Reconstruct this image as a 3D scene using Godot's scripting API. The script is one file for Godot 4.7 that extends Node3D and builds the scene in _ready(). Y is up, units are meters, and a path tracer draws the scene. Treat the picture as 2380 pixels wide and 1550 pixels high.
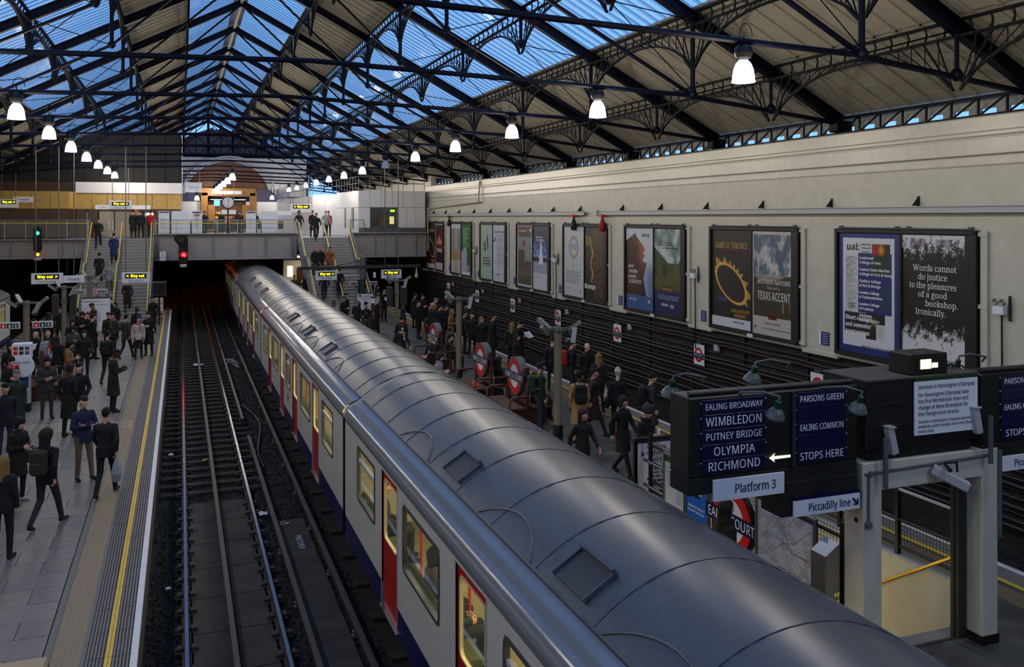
extends Node3D

# ---------------------------------------------------------------- constants of the place (metres, y = 0 is the platform, depth runs along -z)
const EYE := 5.62
const FOCAL := 2060.0
const TURN := 0.3578
const BAY := 5.69
const TRUSS0 := 12.89
const RIDGE_X := 2.55
const APEX := 15.45
const PITCH := 0.524
const STEP := 2.268
const HALF := 13.61
const RAIL := -0.9
const BED := -1.12
const WALL_X := 15.6
const DECK := 4.35
const FRONT := 57.2
const LAMP_POWER := 9.0

var M := {}
var meshes := {}
var used := {}
var rng := RandomNumberGenerator.new()

# ---------------------------------------------------------------- mesh builder
class MB:
	var v := PackedVector3Array()
	var n := PackedVector3Array()
	var uv := PackedVector2Array()
	var ix := PackedInt32Array()
	func quad(a: Vector3, b: Vector3, c: Vector3, d: Vector3) -> void:
		var nn := (b - a).cross(d - a)
		if nn.length_squared() < 1e-12:
			nn = (c - b).cross(d - b)
		nn = nn.normalized()
		var s := v.size()
		v.append_array(PackedVector3Array([a, b, c, d]))
		n.append_array(PackedVector3Array([nn, nn, nn, nn]))
		uv.append_array(PackedVector2Array([Vector2(0, 1), Vector2(1, 1), Vector2(1, 0), Vector2(0, 0)]))
		ix.append_array(PackedInt32Array([s, s + 2, s + 1, s, s + 3, s + 2]))
	func tri(a: Vector3, b: Vector3, c: Vector3) -> void:
		var nn := (b - a).cross(c - a).normalized()
		var s := v.size()
		v.append_array(PackedVector3Array([a, b, c]))
		n.append_array(PackedVector3Array([nn, nn, nn]))
		uv.append_array(PackedVector2Array([Vector2(0, 1), Vector2(1, 1), Vector2(1, 0)]))
		ix.append_array(PackedInt32Array([s, s + 2, s + 1]))
	func box(c: Vector3, size: Vector3, b := Basis.IDENTITY) -> MB:
		var x := b.x * (size.x * 0.5)
		var y := b.y * (size.y * 0.5)
		var z := b.z * (size.z * 0.5)
		quad(c - x - y + z, c + x - y + z, c + x + y + z, c - x + y + z)
		quad(c + x - y - z, c - x - y - z, c - x + y - z, c + x + y - z)
		quad(c + x - y + z, c + x - y - z, c + x + y - z, c + x + y + z)
		quad(c - x - y - z, c - x - y + z, c - x + y + z, c - x + y - z)
		quad(c - x + y + z, c + x + y + z, c + x + y - z, c - x + y - z)
		quad(c - x - y - z, c + x - y - z, c + x - y + z, c - x - y + z)
		return self
	func cbox(c: Vector3, size: Vector3, ch := 0.01, b := Basis.IDENTITY) -> MB:
		# a box with chamfered edges
		var h := size * 0.5
		var i := Vector3(h.x - ch, h.y - ch, h.z - ch)
		var P := func(x: float, y: float, z: float) -> Vector3: return c + b * Vector3(x, y, z)
		for s in [-1.0, 1.0]:
			var fx := [P.call(s * h.x, -i.y, s * i.z), P.call(s * h.x, -i.y, -s * i.z), P.call(s * h.x, i.y, -s * i.z), P.call(s * h.x, i.y, s * i.z)]
			quad(fx[0], fx[1], fx[2], fx[3])
			quad(P.call(-s * i.x, s * h.y, i.z), P.call(s * i.x, s * h.y, i.z), P.call(s * i.x, s * h.y, -i.z), P.call(-s * i.x, s * h.y, -i.z))
			quad(P.call(-s * i.x, -i.y, s * h.z), P.call(s * i.x, -i.y, s * h.z), P.call(s * i.x, i.y, s * h.z), P.call(-s * i.x, i.y, s * h.z))
			for t in [-1.0, 1.0]:
				var k := float(s * t)
				edge(P.call(s * h.x, t * i.y, -i.z), P.call(s * h.x, t * i.y, i.z), P.call(s * i.x, t * h.y, i.z), P.call(s * i.x, t * h.y, -i.z), k > 0)
				edge(P.call(-i.x, s * h.y, t * i.z), P.call(i.x, s * h.y, t * i.z), P.call(i.x, s * i.y, t * h.z), P.call(-i.x, s * i.y, t * h.z), k < 0)
				edge(P.call(s * h.x, -i.y, t * i.z), P.call(s * h.x, i.y, t * i.z), P.call(s * i.x, i.y, t * h.z), P.call(s * i.x, -i.y, t * h.z), k < 0)
				for u in [-1.0, 1.0]:
					var a: Vector3 = P.call(s * h.x, t * i.y, u * i.z)
					var d: Vector3 = P.call(s * i.x, t * h.y, u * i.z)
					var e: Vector3 = P.call(s * i.x, t * i.y, u * h.z)
					if s * t * u > 0:
						tri(a, d, e)
					else:
						tri(a, e, d)
		return self
	func edge(a: Vector3, b: Vector3, c: Vector3, d: Vector3, flip: bool) -> void:
		if flip:
			quad(d, c, b, a)
		else:
			quad(a, b, c, d)
	func beam(a: Vector3, b: Vector3, w: float, h: float, up := Vector3.UP) -> MB:
		var z := (b - a).normalized()
		var x := up.cross(z)
		if x.length() < 0.01:
			x = Vector3.RIGHT.cross(z)
		x = x.normalized()
		var y := z.cross(x).normalized()
		return box((a + b) * 0.5, Vector3(w, h, a.distance_to(b)), Basis(x, y, z))
	func tube(pts: Array, r: float, seg := 6, caps := true, r2 := -1.0) -> MB:
		var k := pts.size()
		var base := v.size()
		var side := Vector3.ZERO
		for i in k:
			var p: Vector3 = pts[i]
			var dir: Vector3
			if i == 0:
				dir = pts[1] - p
			elif i == k - 1:
				dir = p - pts[i - 1]
			else:
				dir = (pts[i + 1] - p).normalized() + (p - pts[i - 1]).normalized()
			dir = dir.normalized()
			if i == 0:
				side = dir.cross(Vector3.UP if absf(dir.y) < 0.9 else Vector3.RIGHT).normalized()
			else:
				side = (side - dir * side.dot(dir)).normalized()
			var other := dir.cross(side)
			var rr := r if r2 < 0.0 else lerpf(r, r2, float(i) / (k - 1))
			for j in seg:
				var a := TAU * j / seg
				var d := side * cos(a) + other * sin(a)
				v.append(p + d * rr)
				n.append(d)
				uv.append(Vector2(float(j) / seg, float(i) / (k - 1)))
			if caps and (i == 0 or i == k - 1):
				pass
		for i in k - 1:
			for j in seg:
				var a := base + i * seg + j
				var b := base + i * seg + (j + 1) % seg
				ix.append_array(PackedInt32Array([a, a + seg, b, b, a + seg, b + seg]))
		if caps:
			for e in [0, k - 1]:
				var at: int = base + e * seg
				var mid := v.size()
				var out: Vector3 = ((pts[0] - pts[1]) if e == 0 else (pts[k - 1] - pts[k - 2])).normalized()
				v.append(pts[e])
				n.append(out)
				uv.append(Vector2.ZERO)
				for j in seg:
					v.append(v[at + j])
					n.append(out)
					uv.append(Vector2.ZERO)
				for j in seg:
					if e == 0:
						ix.append_array(PackedInt32Array([mid, mid + 1 + j, mid + 1 + (j + 1) % seg]))
					else:
						ix.append_array(PackedInt32Array([mid, mid + 1 + (j + 1) % seg, mid + 1 + j]))
		return self
	func lathe(prof: Array, seg: int, xf := Transform3D.IDENTITY) -> MB:
		# profile of (radius, height), outside when walked upwards
		for i in prof.size() - 1:
			var p: Vector2 = prof[i]
			var q: Vector2 = prof[i + 1]
			var nr := Vector2(q.y - p.y, p.x - q.x).normalized()
			var s := v.size()
			for j in seg + 1:
				var a := TAU * j / seg
				var d := Vector3(cos(a), 0, sin(a))
				v.append(xf * (d * p.x + Vector3(0, p.y, 0)))
				v.append(xf * (d * q.x + Vector3(0, q.y, 0)))
				var nn := (xf.basis * (d * nr.x + Vector3(0, nr.y, 0))).normalized()
				n.append(nn)
				n.append(nn)
				uv.append(Vector2(float(j) / seg, float(i) / prof.size()))
				uv.append(Vector2(float(j) / seg, float(i + 1) / prof.size()))
			for j in seg:
				var a := s + j * 2
				ix.append_array(PackedInt32Array([a, a + 2, a + 1, a + 1, a + 2, a + 3]))
		return self
	func prism(poly: PackedVector2Array, z0: float, z1: float, xf := Transform3D.IDENTITY) -> MB:
		# polygon in x and y (counter-clockwise), pushed along z
		var t := Geometry2D.triangulate_polygon(poly)
		var k := poly.size()
		var ccw := not Geometry2D.is_polygon_clockwise(poly)
		for e in 2:
			var z := z1 if e == 1 else z0
			var s := v.size()
			var nn := (xf.basis * Vector3(0, 0, 1 if e == 1 else -1)).normalized()
			for p in poly:
				v.append(xf * Vector3(p.x, p.y, z))
				n.append(nn)
				uv.append(p)
			for i in range(0, t.size(), 3):
				var a := poly[t[i]]
				var b := poly[t[i + 1]]
				var c := poly[t[i + 2]]
				var turns := (b - a).cross(c - a) > 0
				if turns == (e == 1):
					ix.append_array(PackedInt32Array([s + t[i], s + t[i + 2], s + t[i + 1]]))
				else:
					ix.append_array(PackedInt32Array([s + t[i], s + t[i + 1], s + t[i + 2]]))
		for i in k:
			var a := poly[i]
			var b := poly[(i + 1) % k]
			if not ccw:
				var w := a
				a = b
				b = w
			quad(xf * Vector3(a.x, a.y, z0), xf * Vector3(b.x, b.y, z0), xf * Vector3(b.x, b.y, z1), xf * Vector3(a.x, a.y, z1))
		return self
	func sheet(rows: Array, closed := false) -> MB:
		# rows of points, smooth shading
		var r := rows.size()
		var k: int = rows[0].size()
		var s := v.size()
		for i in r:
			for j in k:
				var du: Vector3 = rows[i][mini(j + 1, k - 1)] - rows[i][maxi(j - 1, 0)]
				if closed:
					du = rows[i][(j + 1) % k] - rows[i][(j + k - 1) % k]
				var dv: Vector3 = rows[mini(i + 1, r - 1)][j] - rows[maxi(i - 1, 0)][j]
				v.append(rows[i][j])
				n.append(du.cross(dv).normalized())
				uv.append(Vector2(float(j) / (k - 1), 1.0 - float(i) / (r - 1)))
		for i in r - 1:
			for j in (k if closed else k - 1):
				var a := s + i * k + j
				var b := s + i * k + (j + 1) % k
				ix.append_array(PackedInt32Array([a, a + k, b, b, a + k, b + k]))
		return self
	func mesh() -> ArrayMesh:
		var m := ArrayMesh.new()
		add_to(m)
		return m
	func add_to(m: ArrayMesh) -> void:
		var a := []
		a.resize(Mesh.ARRAY_MAX)
		a[Mesh.ARRAY_VERTEX] = v
		a[Mesh.ARRAY_NORMAL] = n
		a[Mesh.ARRAY_TEX_UV] = uv
		a[Mesh.ARRAY_INDEX] = ix
		m.add_surface_from_arrays(Mesh.PRIMITIVE_TRIANGLES, a)

# ---------------------------------------------------------------- nodes
func at(x: float, y: float, depth: float) -> Vector3:
	return Vector3(x, y, -depth)

func pixel_dir(px: float, py: float) -> Vector3:
	var a := (px - 1190.0) / FOCAL
	return Vector3(a * cos(TURN) + sin(TURN), (506.0 - py) / FOCAL, -(cos(TURN) - a * sin(TURN)))

func pixel_on_level(px: float, py: float, y: float) -> Vector3:
	var d := pixel_dir(px, py)
	var p := d * ((y - EYE) / d.y)
	return Vector3(p.x, y, p.z)

func numbered(called: String) -> String:
	if not used.has(called):
		used[called] = 0
		return called
	used[called] += 1
	return "%s_%03d" % [called, used[called]]

func tag(o: Node, label: String, category: String, group := "") -> Node:
	o.set_meta("label", label)
	o.set_meta("category", category)
	if group:
		o.set_meta("group", group)
	return o

func thing(called: String, label: String, category: String, where := Vector3.ZERO, turn := 0.0, group := "") -> Node3D:
	var o := Node3D.new()
	o.name = numbered(called)
	add_child(o)
	o.position = where
	o.rotation.y = turn
	tag(o, label, category, group)
	return o

func part(parent: Node, called: String, mesh: Mesh, material: Material, xf := Transform3D.IDENTITY, label := "") -> MeshInstance3D:
	var o := MeshInstance3D.new()
	o.name = called
	o.mesh = mesh
	o.material_override = material
	o.transform = xf
	parent.add_child(o, true)
	if label:
		o.set_meta("label", label)
	return o

func single(called: String, mesh: Mesh, material: Material, label: String, category: String, group := "", xf := Transform3D.IDENTITY) -> MeshInstance3D:
	var o := MeshInstance3D.new()
	o.name = numbered(called)
	o.mesh = mesh
	o.material_override = material
	o.transform = xf
	add_child(o)
	tag(o, label, category, group)
	return o

func structure(called: String, mesh: Mesh, material: Material, label := "", xf := Transform3D.IDENTITY) -> MeshInstance3D:
	var o := MeshInstance3D.new()
	o.name = numbered(called)
	o.mesh = mesh
	o.material_override = material
	o.transform = xf
	add_child(o)
	o.set_meta("kind", "structure")
	if label:
		o.set_meta("label", label)
	return o

func structure_node(called: String, label := "") -> Node3D:
	var o := Node3D.new()
	o.name = numbered(called)
	add_child(o)
	o.set_meta("kind", "structure")
	if label:
		o.set_meta("label", label)
	return o

func copy(o: Node3D, called: String, label := "") -> Node3D:
	var c := o.duplicate()
	c.name = numbered(called)
	add_child(c)
	if label:
		c.set_meta("label", label)
	return c

func boxm(size: Vector3, ch := 0.0) -> ArrayMesh:
	var key := "box%.3f,%.3f,%.3f,%.3f" % [size.x, size.y, size.z, ch]
	if not meshes.has(key):
		meshes[key] = (MB.new().cbox(Vector3.ZERO, size, ch) if ch > 0.0 else MB.new().box(Vector3.ZERO, size)).mesh()
	return meshes[key]

func moved(p: Vector3, turn := 0.0) -> Transform3D:
	return Transform3D(Basis(Vector3.UP, turn), p)

func lettering(parent: Node, words: String, cap: float, material: Material, xf: Transform3D, width := 0.0, serif := false, weight := 400) -> MeshInstance3D:
	# words centred on the transform's origin, facing its +z
	var key := "txt%s|%.3f|%s|%d" % [words, cap, serif, weight]
	if not meshes.has(key):
		var t := TextMesh.new()
		var f := SystemFont.new()
		f.font_names = PackedStringArray(["Droid Serif" if serif else "Droid Sans"])
		f.font_weight = weight
		t.font = f
		t.text = words
		t.font_size = 48
		t.pixel_size = cap / (0.72 * 48.0)
		t.depth = minf(0.004, cap * 0.05)
		t.curve_step = 3.0
		t.horizontal_alignment = HORIZONTAL_ALIGNMENT_CENTER
		t.vertical_alignment = VERTICAL_ALIGNMENT_CENTER
		meshes[key] = t
	var m: TextMesh = meshes[key]
	var o := part(parent, "lettering", m, material, xf)
	if width > 0.0:
		var w := m.get_aabb().size.x
		if w > 0.001:
			o.transform.basis = o.transform.basis * Basis.from_scale(Vector3(width / w, 1, 1))
	return o

# ---------------------------------------------------------------- materials
func mat(called: String, color: Color, rough := 0.7, metal := 0.0) -> StandardMaterial3D:
	if M.has(called):
		return M[called]
	var m := StandardMaterial3D.new()
	m.resource_name = called
	m.albedo_color = color
	m.roughness = rough
	m.metallic = metal
	M[called] = m
	return m

func glow(called: String, color: Color, energy: float) -> StandardMaterial3D:
	var m := mat(called, color, 0.5)
	m.emission_enabled = true
	m.emission = color
	m.emission_energy_multiplier = energy
	return m

func pane(called: String, color: Color, alpha: float) -> StandardMaterial3D:
	var m := mat(called, color, 0.04)
	m.transparency = BaseMaterial3D.TRANSPARENCY_ALPHA
	m.albedo_color.a = alpha
	return m

func noise_tex(freq: float, octaves: int, lo: Color, hi: Color, size := 512, kind := FastNoiseLite.TYPE_SIMPLEX_SMOOTH, seed_ := 1, mid := -1.0) -> NoiseTexture2D:
	var nz := FastNoiseLite.new()
	nz.noise_type = kind
	nz.seed = seed_
	nz.frequency = freq
	nz.fractal_octaves = octaves
	var t := NoiseTexture2D.new()
	t.width = size
	t.height = size
	t.seamless = true
	t.noise = nz
	var g := Gradient.new()
	g.set_color(0, lo)
	g.set_color(1, hi)
	if mid >= 0.0:
		g.add_point(mid, hi)
	t.color_ramp = g
	return t

func grained(m: StandardMaterial3D, tex: Texture2D, scale: float) -> StandardMaterial3D:
	m.albedo_texture = tex
	m.uv1_triplanar = true
	m.uv1_world_triplanar = true
	m.uv1_scale = Vector3.ONE * scale
	return m

func bumpy(m: StandardMaterial3D, tex: Texture2D, depth: float) -> StandardMaterial3D:
	m.heightmap_enabled = true
	m.heightmap_texture = tex
	m.heightmap_scale = depth
	return m

func arrow(parent: Node, at_: Vector3, size: float, angle: float, material: Material) -> void:
	# flat arrow pointing along +x, turned by the angle in its plane
	var p := PackedVector2Array([Vector2(0.5, 0), Vector2(0.08, 0.42), Vector2(-0.1, 0.42), Vector2(0.17, 0.11), Vector2(-0.5, 0.11), Vector2(-0.5, -0.11), Vector2(0.17, -0.11), Vector2(-0.1, -0.42), Vector2(0.08, -0.42)])
	for i in p.size():
		p[i] *= size
	part(parent, "arrow", MB.new().prism(p, 0.0, 0.004).mesh(), material, Transform3D(Basis(Vector3.BACK, angle), at_))

func make_materials() -> void:
	var grain := noise_tex(0.02, 5, Color(0.88, 0.88, 0.88), Color(1, 1, 1), 512)
	var coarse := noise_tex(0.008, 5, Color(0.55, 0.55, 0.55), Color(1, 1, 1), 512, FastNoiseLite.TYPE_SIMPLEX_SMOOTH, 4)
	var speck := noise_tex(0.08, 4, Color(0.6, 0.6, 0.6), Color(1, 1, 1), 512, FastNoiseLite.TYPE_SIMPLEX, 7)
	var height := noise_tex(0.03, 4, Color(0, 0, 0), Color(1, 1, 1), 512, FastNoiseLite.TYPE_SIMPLEX, 9)
	M["grain_tex"] = null
	var faint := noise_tex(0.012, 5, Color(0.93, 0.93, 0.92), Color(1, 1, 1), 512, FastNoiseLite.TYPE_SIMPLEX_SMOOTH, 3)
	bumpy(grained(mat("painted_wall", Color(0.78, 0.77, 0.71), 0.42), faint, 0.3), height, 0.12)
	bumpy(grained(mat("wall_band", Color(0.80, 0.79, 0.73), 0.3), faint, 0.5), height, 0.12)
	bumpy(grained(mat("sooty_brick", Color(0.16, 0.135, 0.115), 0.85), coarse, 0.4), height, 1.0)
	grained(mat("ballast_bed", Color(0.13, 0.115, 0.10), 0.95), coarse, 0.5)
	grained(mat("track_slab", Color(0.24, 0.21, 0.185), 0.85), coarse, 0.3)
	grained(mat("sleeper", Color(0.20, 0.165, 0.135), 0.9), speck, 1.2)
	grained(mat("stone", Color(0.17, 0.155, 0.14), 0.9), speck, 2.0)
	grained(mat("asphalt", Color(0.33, 0.335, 0.33), 0.55), coarse, 0.3)
	grained(mat("paving_a", Color(0.46, 0.435, 0.42), 0.6), grain, 0.6)
	grained(mat("paving_b", Color(0.435, 0.415, 0.40), 0.6), grain, 0.6)
	grained(mat("paving_c", Color(0.485, 0.455, 0.435), 0.6), grain, 0.6)
	grained(mat("joint", Color(0.26, 0.24, 0.23), 0.9), grain, 1.0)
	grained(mat("kerb", Color(0.50, 0.49, 0.485), 0.7), speck, 0.8)
	grained(mat("tactile", Color(0.56, 0.49, 0.39), 0.7), grain, 0.8)
	grained(mat("ribbed", Color(0.46, 0.44, 0.43), 0.7), grain, 0.8)
	grained(mat("yellow_line", Color(0.88, 0.72, 0.24), 0.6), grain, 1.2)
	grained(mat("white_line", Color(0.86, 0.86, 0.87), 0.6), grain, 1.2)
	mat("rail_head", Color(0.62, 0.63, 0.66), 0.16, 1.0)
	grained(mat("rail_rust", Color(0.27, 0.215, 0.18), 0.7, 0.2), speck, 1.0)
	grained(mat("power_rail", Color(0.33, 0.295, 0.27), 0.55, 0.4), speck, 1.0)
	mat("iron_blue", Color(0.03, 0.04, 0.11), 0.5).metallic_specular = 0.3
	mat("iron_black", Color(0.022, 0.024, 0.04), 0.55).metallic_specular = 0.3
	grained(mat("roof_board", Color(0.63, 0.625, 0.575), 0.7), grain, 0.25)
	mat("roof_batten", Color(0.62, 0.57, 0.51), 0.7)
	pane("roof_glass", Color(0.62, 0.72, 0.82), 0.08).metallic_specular = 0.36
	mat("glass_rib", Color(0.34, 0.40, 0.50), 0.3)
	M["glass_rib"].transparency = BaseMaterial3D.TRANSPARENCY_ALPHA
	M["glass_rib"].albedo_color.a = 0.5
	mat("ridge_lead", Color(0.55, 0.54, 0.50), 0.5)
	grained(mat("grey_steel", Color(0.58, 0.565, 0.575), 0.5), grain, 0.4)
	mat("light_grey", Color(0.66, 0.67, 0.68), 0.4)
	mat("dark_grey", Color(0.14, 0.145, 0.155), 0.5)
	mat("mid_grey", Color(0.33, 0.34, 0.35), 0.5)
	mat("near_black", Color(0.03, 0.03, 0.032), 0.5)
	mat("matt_black", Color(0.02, 0.02, 0.02), 0.8)
	mat("stainless", Color(0.62, 0.62, 0.62), 0.3, 1.0)
	mat("brass", Color(0.85, 0.68, 0.30), 0.3, 1.0)
	mat("handrail", Color(0.85, 0.72, 0.25), 0.35)
	pane("clear_glass", Color(0.75, 0.85, 0.82), 0.07)
	pane("window_glass", Color(0.5, 0.6, 0.55), 0.06)
	mat("sign_white", Color(0.86, 0.87, 0.90), 0.4)
	mat("sign_blue", Color(0.03, 0.035, 0.22), 0.35)
	mat("text_white", Color(0.9, 0.9, 0.92), 0.5)
	mat("text_blue", Color(0.05, 0.06, 0.25), 0.5)
	mat("text_black", Color(0.03, 0.03, 0.03), 0.5)
	mat("signal_red", Color(0.80, 0.08, 0.05), 0.4)
	mat("green_paint", Color(0.02, 0.22, 0.10), 0.4)
	grained(mat("bench_wood", Color(0.36, 0.18, 0.10), 0.45), speck, 1.5)
	grained(mat("post_paint", Color(0.50, 0.46, 0.38), 0.55), grain, 0.8)
	grained(mat("gold_panel", Color(0.72, 0.58, 0.28), 0.35), grain, 0.3)
	mat("brown_panel", Color(0.24, 0.15, 0.07), 0.4)
	grained(mat("dark_cladding", Color(0.022, 0.018, 0.015), 0.6), grain, 0.3)
	mat("white_panel", Color(0.84, 0.84, 0.85), 0.18)
	grained(mat("terrazzo", Color(0.62, 0.61, 0.59), 0.3), speck, 1.0)
	grained(mat("step_grey", Color(0.52, 0.51, 0.50), 0.5), grain, 0.8)
	mat("step_nose", Color(0.86, 0.86, 0.84), 0.5)
	grained(mat("old_wood", Color(0.45, 0.26, 0.12), 0.5), speck, 0.6)
	grained(mat("red_brick", Color(0.50, 0.30, 0.27), 0.85), speck, 0.6)
	# train
	mat("train_white", Color(0.80, 0.79, 0.76), 0.3)
	mat("train_red", Color(0.70, 0.045, 0.045), 0.3)
	mat("train_blue", Color(0.04, 0.05, 0.30), 0.3)
	grained(mat("train_roof", Color(0.33, 0.333, 0.35), 0.32), grain, 0.5)
	mat("train_cant", Color(0.46, 0.47, 0.49), 0.13, 0.1)
	mat("train_seam", Color(0.20, 0.205, 0.225), 0.5)
	mat("train_under", Color(0.06, 0.055, 0.05), 0.8)
	mat("train_inside", Color(0.80, 0.76, 0.58), 0.5)
	mat("window_rim", Color(0.30, 0.30, 0.29), 0.4)
	mat("seat_cloth", Color(0.30, 0.33, 0.22), 0.9)
	glow("train_lamp", Color(1.0, 0.94, 0.66), 6.0)
	glow("bell_lamp", Color(1.0, 0.98, 1.0), 5.0)
	mat("lamp_cap", Color(0.05, 0.05, 0.06), 0.4)
	mat("lamp_off", Color(0.6, 0.64, 0.68), 0.2)

# ---------------------------------------------------------------- the scene
func _ready() -> void:
	rng.seed = 11
	make_camera()
	make_sky()
	make_materials()
	print("platforms"); make_platforms()
	make_tracks()
	make_wall()
	print("roof"); make_roof()
	make_lamps()
	print("train"); make_trains()
	print("posters"); make_posters()
	make_wall_fittings()
	print("bridge"); make_bridge()
	make_platform_things()
	make_portal()
	print("people"); make_crowd()

func make_camera() -> void:
	var c := Camera3D.new()
	c.name = "camera"
	add_child(c)
	c.position = Vector3(0, EYE, 0)
	c.rotation = Vector3(0, -TURN, 0)
	var near := 0.1
	c.set_frustum(near * 1550.0 / FOCAL, Vector2(0, -269.0 / FOCAL * near), near, 400.0)
	c.current = true

func make_sky() -> void:
	var e := Environment.new()
	var sky := Sky.new()
	var s := ProceduralSkyMaterial.new()
	s.sky_top_color = Color(0.40, 0.63, 0.92)
	s.sky_horizon_color = Color(0.50, 0.71, 0.95)
	s.ground_bottom_color = Color(0.03, 0.03, 0.035)
	s.ground_horizon_color = Color(0.05, 0.055, 0.07)
	s.sky_energy_multiplier = 1.0
	s.ground_energy_multiplier = 1.0
	sky.sky_material = s
	e.background_mode = Environment.BG_SKY
	e.sky = sky
	e.background_energy_multiplier = 2.6
	e.tonemap_mode = Environment.TONE_MAPPER_LINEAR
	e.tonemap_exposure = 0.62
	e.sdfgi_enabled = true
	e.ssao_enabled = true
	e.ssil_enabled = true
	var w := WorldEnvironment.new()
	w.name = "surroundings"
	w.environment = e
	add_child(w)

# ---------------------------------------------------------------- platforms
func coping_mesh(len_: float) -> Array:
	# one coping unit: body, ribs, yellow stripe, white edge; x runs from 0 (back) to 0.62 (edge)
	var body := MB.new()
	body.box(Vector3(0.31, -0.055, 0), Vector3(0.62, 0.09, len_ - 0.012))
	var ribs := MB.new()
	for i in 5:
		ribs.box(Vector3(0.03 + i * 0.042, -0.005, 0), Vector3(0.026, 0.012, len_ - 0.014))
	for i in 5:
		ribs.box(Vector3(0.343 + i * 0.042, -0.005, 0), Vector3(0.026, 0.012, len_ - 0.014))
	var yellow := MB.new()
	for i in 2:
		yellow.box(Vector3(0.255 + i * 0.045, -0.004, 0), Vector3(0.040, 0.014, len_ - 0.01))
	var white := MB.new()
	white.box(Vector3(0.585, -0.004, 0), Vector3(0.085, 0.014, len_ - 0.008))
	white.box(Vector3(0.6245, -0.045, 0), Vector3(0.008, 0.07, len_ - 0.008))
	return [body.mesh(), ribs.mesh(), yellow.mesh(), white.mesh()]

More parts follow.
